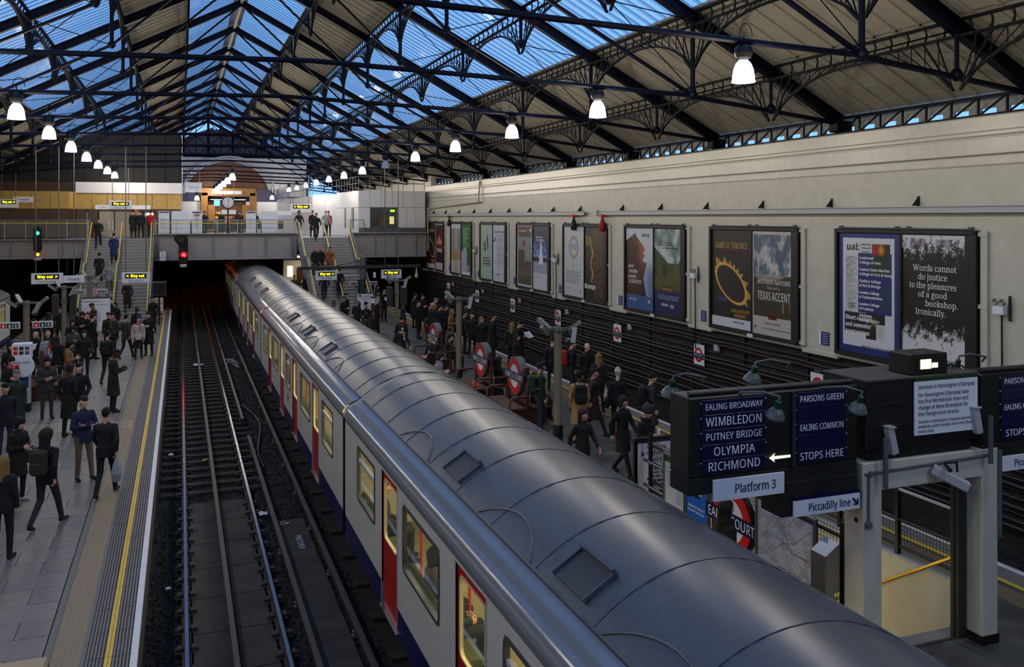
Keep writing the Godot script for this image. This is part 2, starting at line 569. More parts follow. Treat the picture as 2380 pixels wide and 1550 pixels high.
func make_platforms() -> void:
	# platform seen at the left, with paving slabs
	var left := structure("floor", MB.new().box(at(-3.95, -0.63, 27), Vector3(6.8, 1.14, 66)).mesh(), mat("joint", Color()), "island platform of grey paving slabs with a yellow line along its edge")
	var slab := MB.new().cbox(Vector3.ZERO, Vector3(0.842, 0.06, 0.572), 0.004).mesh()
	var far := MB.new()
	var kinds := ["paving_a", "paving_b", "paving_c", "paving_a"]
	var count := 0
	var row := 0
	var z := 11.9
	while z < 58.0:
		var x := -1.66 - 0.425 - (0.425 if row % 2 == 1 else 0.0)
		if row % 2 == 1:
			var h := boxm(Vector3(0.417, 0.06, 0.572), 0.004)
			if z < 40.0:
				part(left, "paving_slab", h, M[kinds[(row * 7) % 4]], moved(at(-1.66 - 0.2125, -0.03 + 0.001 * ((row * 3) % 3), z)))
			else:
				far.box(at(-1.66 - 0.2125, -0.03, z), Vector3(0.417, 0.06, 0.572))
		while x > -6.9:
			# only slabs that can be seen are single pieces
			var seen := x > -0.19 * z - 0.6 and z < 40.0 and count < 285
			if seen:
				part(left, "paving_slab", slab, M[kinds[(row * 5 + int(x * -7.0)) % 4]], moved(at(x, -0.03 + 0.0012 * float((row + int(x * 9.0)) % 3), z)))
				count += 1
			elif x > -0.19 * z - 2.5:
				far.box(at(x, -0.03, z), Vector3(0.842, 0.06, 0.572))
			x -= 0.85
		z += 0.58
		row += 1
	var rest := part(left, "distant_paving", far.mesh(), M["paving_a"])
	rest.set_meta("kind", "stuff")
	part(left, "kerb_strip", MB.new().box(at(-1.605, -0.03, 35), Vector3(0.085, 0.066, 46.4)).mesh(), mat("kerb", Color()))
	part(left, "tactile_strip", MB.new().box(at(-1.365, -0.03, 35), Vector3(0.385, 0.06, 46.4)).mesh(), M["tactile"])
	part(left, "kerb_strip", MB.new().box(at(-1.165 + 0.0, -0.03, 35), Vector3(0.05, 0.064, 46.4)).mesh(), M["kerb"])
	var domes := MultiMesh.new()
	domes.transform_format = MultiMesh.TRANSFORM_3D
	domes.mesh = MB.new().lathe([Vector2(0.014, 0.0), Vector2(0.011, 0.0035), Vector2(0.0005, 0.005)], 6).mesh()
	var rows := 410
	domes.instance_count = rows * 6
	for i in rows:
		for j in 6:
			domes.set_instance_transform(i * 6 + j, Transform3D(Basis.IDENTITY, at(-1.53 + j * 0.066, 0.0, 12.0 + i * 0.066)))
	var dm := MultiMeshInstance3D.new()
	dm.name = "tactile_domes"
	dm.multimesh = domes
	dm.material_override = M["tactile"]
	dm.set_meta("kind", "stuff")
	left.add_child(dm)
	var cm := coping_mesh(0.76)
	for i in 61:
		var c := part(left, "coping_stone", cm[0], M["joint"], moved(at(-1.145, 0, 12.05 + i * 0.76)))
		part(c, "rib", cm[1], M["ribbed"])
		part(c, "yellow_stripe", cm[2], M["yellow_line"])
		part(c, "white_edge", cm[3], M["white_line"])
	# inspection covers with hatched borders, set in the paving
	for a in [[-3.2, 26.4, 1.5, 1.1], [-1.62, 26.2, 0.7, 0.9]]:
		var b := MB.new()
		var w: float = a[2]
		var l: float = a[3]
		b.box(at(a[0], 0.004, a[1]), Vector3(w, 0.008, l))
		part(left, "cover_plate", b.mesh(), mat("cover_plate", Color(0.50, 0.46, 0.40), 0.6))
		var s := MB.new()
		var i := 0.0
		while i < w:
			for e in [-1, 1]:
				s.box(at(a[0] - w / 2 + i, 0.006, a[1] + e * l / 2), Vector3(0.055, 0.008, 0.05))
			i += 0.11
		i = 0.0
		while i < l:
			for e in [-1, 1]:
				s.box(at(a[0] + e * w / 2, 0.006, a[1] - l / 2 + i), Vector3(0.05, 0.008, 0.055))
			i += 0.11
		part(left, "hatched_border", s.mesh(), M["yellow_line"])
	# platform behind the train
	var right := structure("floor", MB.new().box(at(6.83, -0.6, 27), Vector3(2.34, 1.2, 66)).box(at(11.31, -0.6, 27), Vector3(2.3, 1.2, 66)).box(at(9.08, -0.6, 1.5), Vector3(2.16, 1.2, 15)).box(at(9.08, -0.6, 37.2), Vector3(2.16, 1.2, 45.6)).mesh(), M["asphalt"], "dark island platform of worn asphalt beyond the moving train")
	var line := MB.new()
	line.box(at(11.93, 0.003, 27), Vector3(0.09, 0.008, 66))
	part(right, "yellow_line", line.mesh(), M["yellow_line"])
	part(right, "white_edge", MB.new().box(at(12.43, 0.003, 27), Vector3(0.1, 0.01, 66)).mesh(), M["white_line"])
	part(right, "tactile_strip", MB.new().box(at(11.55, 0.003, 27), Vector3(0.42, 0.006, 66)).mesh(), mat("tactile_dark", Color(0.42, 0.37, 0.27), 0.8))
	part(right, "white_edge", MB.new().box(at(5.71, 0.003, 27), Vector3(0.1, 0.01, 66)).mesh(), M["white_line"])
	part(right, "yellow_line", MB.new().box(at(6.15, 0.003, 27), Vector3(0.09, 0.008, 66)).mesh(), M["yellow_line"])
	for side in 2:
		for i in 26:
			var zz := 9.0 + i * 1.9
			part(right, "coping_stone", boxm(Vector3(0.5, 0.05, 1.885)), M["ribbed"], moved(at(12.21 if side == 0 else 5.9, -0.0235, zz)))

# ---------------------------------------------------------------- tracks
func make_tracks() -> void:
	var bed := structure("ground", MB.new().box(at(2.5, BED - 0.25, 55), Vector3(28, 0.5, 134)).mesh(), M["ballast_bed"], "dark bed of soot and ballast between the platforms")
	# retaining platform faces and a concrete slab between the near rails
	var slabs := MB.new()
	for i in 9:
		for e in [-1.0, 1.0]:
			part(bed, "concrete_panel", boxm(Vector3(0.56, 0.1, 1.36), 0.01), M["track_slab"], moved(at(0.80 + e * 0.335, BED + 0.03, 10.2 + i * 1.38)))
	part(bed, "concrete_panel", MB.new().cbox(at(2.25, BED + 0.02, 16.5), Vector3(0.62, 0.1, 7.2), 0.01).mesh(), M["track_slab"])
	var sleep := boxm(Vector3(2.5, 0.13, 0.25), 0.012)
	for t in [0.80, 4.24, 13.85]:
		for i in 46:
			var z := (22.9 if t == 0.80 else 9.0) + i * 0.72
			if t == 0.80 and z > 68.0:
				break
			if t == 4.24 and i % 2 == 1:
				continue
			part(bed, "sleeper", sleep, M["sleeper"], moved(at(t, BED + 0.0, z), 0.0))
	# stones
	var st := MB.new()
	st.lathe([Vector2(0.0, -0.5), Vector2(0.42, -0.22), Vector2(0.5, 0.1), Vector2(0.22, 0.42), Vector2(0.0, 0.45)], 5)
	var mm := MultiMesh.new()
	mm.transform_format = MultiMesh.TRANSFORM_3D
	mm.mesh = st.mesh()
	var places: Array[Transform3D] = []
	for i in 26000:
		var z := 10.0 + 58.0 * pow(rng.randf(), 1.6)
		var x := rng.randf_range(-0.5, 2.95)
		if z < 22.3 and (x < 1.35 and x > 0.2):
			continue
		if z < 20.0 and x > 1.93 and x < 2.57 and z > 12.9:
			continue
		var s := rng.randf_range(0.025, 0.06)
		var b := Basis.from_euler(Vector3(rng.randf() * 6.0, rng.randf() * 6.0, rng.randf() * 6.0)).scaled(Vector3(s, s * 0.8, s * 1.1))
		places.append(Transform3D(b, at(x, BED + rng.randf_range(0.0, 0.055), z)))
	for i in 7000:
		var z := 9.0 + 40.0 * rng.randf()
		var s := rng.randf_range(0.035, 0.07)
		places.append(Transform3D(Basis.from_euler(Vector3(rng.randf() * 6.0, rng.randf() * 6.0, 0)).scaled(Vector3(s, s, s)), at(rng.randf_range(12.5, 15.5), BED + rng.randf_range(0.0, 0.05), z)))
	mm.instance_count = places.size()
	for i in places.size():
		mm.set_instance_transform(i, places[i])
	var stones := MultiMeshInstance3D.new()
	stones.name = "ballast_stones"
	stones.multimesh = mm
	stones.material_override = M["stone"]
	add_child(stones)
	stones.set_meta("kind", "stuff")
	stones.set_meta("label", "dark crushed stone ballast around the rails")
	stones.set_meta("category", "ballast")
	# rails
	var foot := MB.new()
	var head := MB.new()
	var l := 100.0
	foot.box(Vector3(0, -0.135, 0), Vector3(0.14, 0.025, l))
	foot.box(Vector3(0, -0.08, 0), Vector3(0.02, 0.1, l))
	foot.box(Vector3(0, -0.028, 0), Vector3(0.068, 0.03, l))
	head.cbox(Vector3(0, -0.008, 0), Vector3(0.066, 0.016, l), 0.005)
	var foot_m := foot.mesh()
	var head_m := head.mesh()
	var names := {0.09: "running rail of the empty track nearer the paved platform", 1.52: "running rail of the empty track nearer the train", 3.52: "running rail under the near side of the train", 4.96: "running rail under the far side of the train", 13.13: "running rail beside the far platform edge", 14.57: "running rail at the foot of the poster wall"}
	for x in names:
		var r := thing("running_rail", "polished steel " + names[x], "rail", at(x, RAIL, 58), 0.0, "running rails")
		part(r, "rail_foot", foot_m, M["rail_rust"])
		part(r, "rail_head", head_m, M["rail_head"])
		if x < 2.0:
			var chair := MB.new().cbox(Vector3(0, -0.15, 0), Vector3(0.36, 0.05, 0.2), 0.012)
			for s in [-1.0, 1.0]:
				chair.cbox(Vector3(s * 0.1, -0.11, 0), Vector3(0.09, 0.07, 0.14), 0.015)
				chair.tube([Vector3(s * 0.15, -0.13, 0.05), Vector3(s * 0.15, -0.09, 0.05)], 0.02, 6)
			var cmesh := chair.mesh()
			for i in 44:
				part(r, "rail_chair", cmesh, M["rail_rust"], moved(at(0, 0, -47.6 + i * (0.72 if i > 16 else 0.69))))
	var pr := MB.new()
	for a in [[0.765, 28.5, 70.0, 0.0, "dull brown current rail along the middle of the empty track"], [1.86, 28.5, 30.2, 0.0, "dull brown current rail outside the empty track, far length"], [1.88, 12.0, 27.3, 0.0, "dull brown current rail outside the empty track, near length"], [2.62, 8.0, 70.0, 0.0, "dark current rail lying beside the moving train"]]:
		var z0: float = 9.0 if a[0] == 0.765 else a[1]
		var z1: float = a[2]
		if a[4].ends_with("far length"):
			z0 = 29.6
			z1 = 70.0
		var b := MB.new()
		b.cbox(at(a[0], RAIL + 0.045, (z0 + z1) / 2), Vector3(0.1, 0.1, z1 - z0), 0.012)
		b.box(at(a[0], RAIL - 0.03, (z0 + z1) / 2), Vector3(0.05, 0.08, z1 - z0))
		var o := thing("current_rail", a[4], "rail", Vector3.ZERO, 0.0, "current rails")
		part(o, "rail_bar", b.mesh(), M["power_rail"])
		var ins := MB.new().lathe([Vector2(0.06, 0.0), Vector2(0.06, 0.04), Vector2(0.045, 0.05), Vector2(0.05, 0.1), Vector2(0.03, 0.13)], 8).mesh()
		var z := z0 + 1.0
		while z < minf(z1, 50.0):
			part(o, "insulator", ins, mat("insulator", Color(0.4, 0.36, 0.32), 0.5), moved(at(a[0], BED + 0.02, z)))
			z += 2.6
	# loose things on the bed
	var loop := MB.new()
	var pts := []
	for i in 14:
		var t := i / 13.0
		pts.append(at(2.0 + 0.28 * sin(t * 5.0) + t * 0.35, BED + 0.06, 33.0 - 8.5 * t))
	loop.tube(pts, 0.035, 6)
	single("cable", loop.mesh(), M["near_black"], "black snaking cable lying on the ballast between the tracks", "cable")
	var hose := MB.new()
	for k in 3:
		pts = []
		for i in 9:
			var t := i / 8.0
			pts.append(at(1.95 + 0.5 * t, BED + 0.08 + 0.05 * sin(t * PI), 42.0 + 1.4 * sin(t * 3.0 + k) + k * 0.3))
		hose.tube(pts, 0.02, 5)
	single("white_cable", hose.mesh(), M["light_grey"], "pale looped cable at the joint of the current rail", "cable")
	var mark := thing("track_marking", "white painted triangle on the ground beside the current rail", "marking", at(2.13, BED + 0.082, 19.85))
	var tri := MB.new()
	for s in [[Vector3(-0.07, 0, -0.11), Vector3(0.1, 0, 0.03)], [Vector3(0.1, 0, 0.03), Vector3(-0.09, 0, 0.1)], [Vector3(-0.09, 0, 0.1), Vector3(-0.07, 0, -0.11)]]:
		tri.beam(s[0], s[1], 0.02, 0.004)
	part(mark, "paint", tri.mesh(), M["white_line"])
	var num := thing("painted_number", "white hand painted track number between the rails", "marking", at(2.30, BED + 0.075, 18.6))
	lettering(num, "P077/01", 0.12, M["white_line"], Transform3D(Basis(Vector3.UP, -PI / 2) * Basis(Vector3.RIGHT, -PI / 2), Vector3.ZERO), 0.75)
	for p in [[0.62, 25.7, 0.09, "yellow_line"], [-0.25, 26.6, 0.1, "white_line"], [1.72, 20.6, 0.13, "white_line"], [0.75, 42.5, 0.3, "white_line"], [-0.2, 17.0, 0.06, "white_line"]]:
		var b := MB.new()
		var s: float = p[2]
		b.sheet([[Vector3(-s, 0.01, s * 0.6), Vector3(0, 0.04, s * 0.8), Vector3(s, 0.0, s * 0.5)], [Vector3(-s, 0.03, 0), Vector3(0, 0.01, 0), Vector3(s, 0.04, 0)], [Vector3(-s * 0.8, 0.0, -s * 0.7), Vector3(0, 0.03, -s * 0.6), Vector3(s * 0.7, 0.02, -s * 0.7)]])
		single("litter", b.mesh(), M[p[3]], "scrap of pale paper dropped between the rails", "litter", "litter on the track", moved(at(p[0], BED + 0.09, p[1]), p[1]))

# ---------------------------------------------------------------- poster wall
func make_wall() -> void:
	var w := structure_node("wall_right", "white painted station wall above sooty brick, hung with posters")
	var z0 := -24.0
	var z1 := FRONT + 1.2
	var mid := (z0 + z1) / 2
	var len_ := z1 - z0
	part(w, "plaster", MB.new().box(at(WALL_X + 0.3, 4.9, mid), Vector3(0.6, 5.6, len_)).mesh(), M["painted_wall"])
	part(w, "brickwork", MB.new().box(at(WALL_X + 0.42, 0.5, mid), Vector3(0.6, 3.25, len_)).mesh(), M["sooty_brick"])
	part(w, "coping", MB.new().cbox(at(WALL_X + 0.2, 7.56, mid), Vector3(0.54, 0.34, len_), 0.03).mesh(), M["wall_band"])
	part(w, "moulding", MB.new().cbox(at(WALL_X - 0.02, 7.36, mid), Vector3(0.06, 0.1, len_), 0.02).mesh(), M["wall_band"])
	part(w, "moulding", MB.new().cbox(at(WALL_X - 0.015, 7.10, mid), Vector3(0.04, 0.34, len_), 0.012).mesh(), M["wall_band"])
	part(w, "moulding", MB.new().cbox(at(WALL_X - 0.008, 6.80, mid), Vector3(0.02, 0.16, len_), 0.006).mesh(), M["wall_band"])
	part(w, "plaster_joint", MB.new().box(at(WALL_X - 0.004, 6.70, mid), Vector3(0.012, 0.008, len_)).mesh(), M["mid_grey"])
	part(w, "plaster_joint", MB.new().box(at(WALL_X - 0.02, 6.915, mid), Vector3(0.012, 0.014, len_)).mesh(), M["mid_grey"])
	# crane beam with brackets
	for s in [[15.3, 33.3, 0], [34.6, 57.0, 1]]:
		var a: float = -5.0 if s[2] == 0 else s[0]
		var b: float = 31.6 if s[2] == 0 else s[1]
		if s[2] == 1:
			a = 32.9
		var r := thing("crane_beam", "grey steel hoist rail bracketed along the white wall, %s length" % ("shorter" if s[2] == 1 else "longer"), "rail", Vector3.ZERO)
		var bm := MB.new()
		bm.box(at(WALL_X - 0.16, 5.80, (a + b) / 2), Vector3(0.02, 0.12, b - a))
		bm.box(at(WALL_X - 0.16, 5.865, (a + b) / 2), Vector3(0.1, 0.018, b - a))
		bm.box(at(WALL_X - 0.16, 5.735, (a + b) / 2), Vector3(0.1, 0.018, b - a))
		part(r, "beam", bm.mesh(), M["light_grey"])
		var br := MB.new()
		br.prism(PackedVector2Array([Vector2(0, 0), Vector2(0.2, 0), Vector2(0.02, 0.2), Vector2(0, 0.2)]), -0.01, 0.01)
		br.box(Vector3(0.01, 0.08, 0), Vector3(0.02, 0.28, 0.07))
		var bmesh := br.mesh()
		var z := a + 0.6
		while z < b:
			part(r, "bracket", bmesh, M["dark_grey"], Transform3D(Basis(Vector3.UP, PI), at(WALL_X, 5.89, z)))
			z += 2.845
		if s[2] == 0:
			part(r, "end_stop", boxm(Vector3(0.16, 0.22, 0.05)), M["light_grey"], moved(at(WALL_X - 0.16, 5.80, b)))
	for hz in [31.2, 33.9, 52.3]:
		var h := thing("chain_hoist", "%s chain hoist hanging from the hoist rail" % ("red bell shaped" if hz == 31.2 else ("black and red" if hz == 33.9 else "small black")), "hoist", at(WALL_X - 0.16, 5.70, hz))
		part(h, "trolley", boxm(Vector3(0.18, 0.12, 0.26), 0.02), M["signal_red"] if hz < 50 else M["near_black"])
		part(h, "hook_block", MB.new().lathe([Vector2(0.0, -0.62), Vector2(0.13, -0.58), Vector2(0.15, -0.42), Vector2(0.08, -0.2), Vector2(0.03, -0.05), Vector2(0.0, -0.05)], 10).mesh(), mat("hoist_red", Color(0.55, 0.07, 0.05), 0.5) if hz == 31.2 else M["near_black"])
	# cable runs on the brickwork
	var cables := MB.new()
	var heights := [1.92, 1.80, 1.70, 1.42, 1.26, 1.14, 0.98, 0.84, 0.72, 0.60, 0.42, 0.30, 0.18, 0.04, -0.12, -0.25, -0.42, -0.56]
	var i := 0
	for y in heights:
		var pts := []
		var z := -4.0
		var phase := rng.randf() * 6.0
		var sag := rng.randf_range(0.01, 0.05)
		while z < 62.0:
			pts.append(at(WALL_X + 0.06 - (i % 3) * 0.02, y - sag * absf(sin(z * PI / 2.845 + phase * 0.02)), z))
			z += 0.71
		var o := MB.new().tube(pts, 0.022 + 0.012 * (i % 3), 5, false)
		part(w, "wall_cable", o.mesh(), mat("cable_rust", Color(0.20, 0.09, 0.06), 0.8) if i in [2, 7, 12] else M["dark_grey"])
		i += 1
	var post := boxm(Vector3(0.05, 2.75, 0.07))
	var zz := 8.0
	while zz < 58.0:
		part(w, "cable_bracket", post, M["near_black"], moved(at(WALL_X + 0.08, 0.7, zz)))
		zz += 2.845
	# drain pipe in the far corner
	var pipe := thing("drain_pipe", "white drain pipe running along and down the wall by the footbridge", "pipe")
	part(pipe, "pipe_run", MB.new().tube([at(WALL_X - 0.2, 6.5, 46.5), at(WALL_X - 0.2, 6.25, 57.15), at(WALL_X - 0.2, 3.4, 57.2)], 0.05, 8).mesh(), M["painted_wall"])
	part(pipe, "pipe_top", MB.new().tube([at(WALL_X - 0.12, 7.65, 46.5), at(WALL_X - 0.2, 6.5, 46.5)], 0.05, 8).mesh(), M["painted_wall"])
	# the other walls of the shed
	structure("wall_left", MB.new().box(at(-10.8, 3.2, mid), Vector3(0.6, 9.0, len_)).mesh(), M["painted_wall"], "white painted wall across the tracks")
	structure("wall_back", MB.new().box(at(2.5, 3.3, -24.0), Vector3(27.0, 9.0, 0.4)).mesh(), M["painted_wall"], "low white wall closing the shed behind the viewer")

# ---------------------------------------------------------------- roof
func roof_y(x: float) -> float:
	return APEX - PITCH * absf(x - RIDGE_X)

func panel_mesh(kind: String) -> ArrayMesh:
	# one roof panel between two trusses and two purlins; x runs down the slope, z along the shed
	var m := ArrayMesh.new()
	var run := STEP * 1.02
	var n := Vector3(PITCH, 1, 0).normalized()
	var d := Vector3(1, -PITCH, 0)
	if kind == "glass":
		var flat := MB.new()
		var ribs := MB.new()
		var count := 14
		var w := BAY / count
		for i in count:
			var z := -BAY / 2 + i * w
			flat.quad(Vector3(0, 0, z), Vector3(0, 0, z + w * 0.70), d * run + Vector3(0, 0, z + w * 0.70), d * run + Vector3(0, 0, z))
			var a := z + w * 0.70
			var b := z + w * 0.77
			var c := z + w * 0.93
			var e := z + w
			var up := n * 0.05
			ribs.quad(Vector3(0, 0, a), up + Vector3(0, 0, b), d * run + up + Vector3(0, 0, b), d * run + Vector3(0, 0, a))
			ribs.quad(up + Vector3(0, 0, b), up + Vector3(0, 0, c), d * run + up + Vector3(0, 0, c), d * run + up + Vector3(0, 0, b))
			ribs.quad(up + Vector3(0, 0, c), Vector3(0, 0, e), d * run + Vector3(0, 0, e), d * run + up + Vector3(0, 0, c))
		flat.add_to(m)
		ribs.add_to(m)
	else:
		var sheet := MB.new()
		var bat := MB.new()
		sheet.box(d * run * 0.5 + n * 0.03, Vector3(run * sqrt(1 + PITCH * PITCH), 0.04, BAY), Basis(d.normalized(), n, Vector3(0, 0, 1)))
		for i in 9:
			bat.box(d * run * 0.5 + Vector3(0, 0, -BAY / 2 + (i + 0.5) * BAY / 9) - n * 0.005, Vector3(run * sqrt(1 + PITCH * PITCH), 0.05, 0.09), Basis(d.normalized(), n, Vector3(0, 0, 1)))
		for j in 4:
			bat.box(d * run * (j + 0.5) / 4.0 + n * 0.008, Vector3(0.02, 0.012, BAY), Basis(d.normalized(), n, Vector3(0, 0, 1)))
		sheet.add_to(m)
		bat.add_to(m)
	return m

func truss_half(parent: Node, s: float) -> void:
	# s = 1 towards the poster wall, -1 the other way; local x = distance from the ridge
	var P := func(u: float, y: float) -> Vector3: return Vector3(s * u, y, 0)
	var r := MB.new()
	var a: Vector3 = P.call(0.0, APEX - 0.10)
	var b: Vector3 = P.call(HALF, APEX - PITCH * HALF - 0.10)
	var up := Vector3(s * PITCH, 1, 0)
	r.beam(a - up * 0.10, b - up * 0.10, 0.045, 0.26, up)
	r.beam(a, b, 0.2, 0.03, up)
	r.beam(a - up * 0.22, b - up * 0.22, 0.2, 0.03, up)
	part(parent, "rafter", r.mesh(), M["iron_blue"])
	var tie := MB.new()
	tie.tube([P.call(0.0, 8.86), P.call(9.07, 8.58)], 0.055, 8)
	tie.tube([P.call(9.07, 8.55), P.call(HALF - 0.1, 8.06)], 0.06, 6)
	part(parent, "tie_rod", tie.mesh(), M["iron_blue"])
	var strut := MB.new()
	strut.beam(P.call(0.1, APEX - 0.4), P.call(4.54, 10.95), 0.07, 0.09, Vector3.BACK)
	strut.beam(P.call(4.54, 10.95), P.call(9.07, 8.58), 0.07, 0.09, Vector3.BACK)
	part(parent, "strut", strut.mesh(), M["iron_blue"])
	for p in [[4.54, 10.95, 0.06], [6.80, 10.7, 0.055], [9.07, 8.58, 0.06], [11.34, 8.33, 0.045]]:
		var post := MB.new()
		post.tube([P.call(p[0], APEX - PITCH * p[0] - 0.3), P.call(p[0], p[1])], p[2], 8)
		post.lathe([Vector2(0.04, -0.1), Vector2(0.11, -0.03), Vector2(0.12, 0.05), Vector2(0.06, 0.14)], 8, Transform3D(Basis.IDENTITY, P.call(p[0], p[1])))
		part(parent, "post", post.mesh(), M["iron_blue"])
	var rods := MB.new()
	rods.tube([P.call(6.80, 10.7), P.call(9.07, 8.7)], 0.014, 4, false)
	rods.tube([P.call(6.80, 10.7), P.call(4.54, APEX - PITCH * 4.54 - 0.3)], 0.014, 4, false)
	rods.tube([P.call(6.80, 10.7), P.call(9.07, APEX - PITCH * 9.07 - 0.3)], 0.014, 4, false)
	rods.tube([P.call(4.54, 10.95), P.call(6.80, APEX - PITCH * 6.80 - 0.3)], 0.014, 4, false)
	rods.tube([P.call(9.07, 8.6), P.call(11.34, APEX - PITCH * 11.34 - 0.3)], 0.016, 4, false)
	part(parent, "thin_rod", rods.mesh(), M["iron_black"])
	part(parent, "shoe", MB.new().cbox(P.call(HALF - 0.1, 7.98), Vector3(0.5, 0.3, 0.34), 0.03).mesh(), M["iron_black"])

func purlin_meshes() -> Array:
	# lattice arch between two trusses; z runs along, y = 0 at the roof sheet
	var h := BAY / 2 - 0.08
	var chord := MB.new()
	chord.box(Vector3(0, -0.12, 0), Vector3(0.09, 0.05, BAY - 0.1))
	var lower := MB.new()
	lower.box(Vector3(0, -0.42, 0), Vector3(0.08, 0.045, BAY - 0.1))
	var stub := MB.new()
	for i in 12:
		var z := -h + (i + 0.5) * (2 * h / 12)
		stub.tube([Vector3(0, -0.13, z), Vector3(0.05, -0.24, z), Vector3(0.03, -0.34, z), Vector3(0, -0.42, z)], 0.022, 5, false)
	var arch := MB.new()
	var pts := []
	for i in 17:
		var t := -1.0 + 2.0 * i / 16.0
		pts.append(Vector3(0, -1.45 + 0.92 * pow(1.0 - pow(absf(t), 2.2), 0.75), t * h))
	for i in 16:
		arch.beam(pts[i], pts[i + 1], 0.06, 0.045)
	var web := MB.new()
	for i in range(1, 16):
		var p: Vector3 = pts[i]
		web.tube([p, Vector3(0, -0.42, p.z)], 0.015, 4, false)
	for i in range(0, 15):
		var p: Vector3 = pts[i]
		var q: Vector3 = pts[i + 1]
		if i < 6:
			web.tube([p, Vector3(0, -0.42, pts[i + 2].z)], 0.014, 4, false)
		elif i > 8:
			web.tube([q, Vector3(0, -0.42, pts[i - 1].z)], 0.014, 4, false)
		else:
			web.tube([p, Vector3(0, -0.42, q.z)], 0.012, 4, false)
	for e in [-1.0, 1.0]:
		web.tube([Vector3(0, -1.45, e * h), Vector3(0, -0.42, e * (h - 0.75))], 0.022, 5, false)
		web.tube([Vector3(0, -1.45, e * h), Vector3(0, -0.42, e * (h - 0.4))], 0.018, 5, false)
	return [chord.mesh(), lower.mesh(), stub.mesh(), arch.mesh(), web.mesh()]

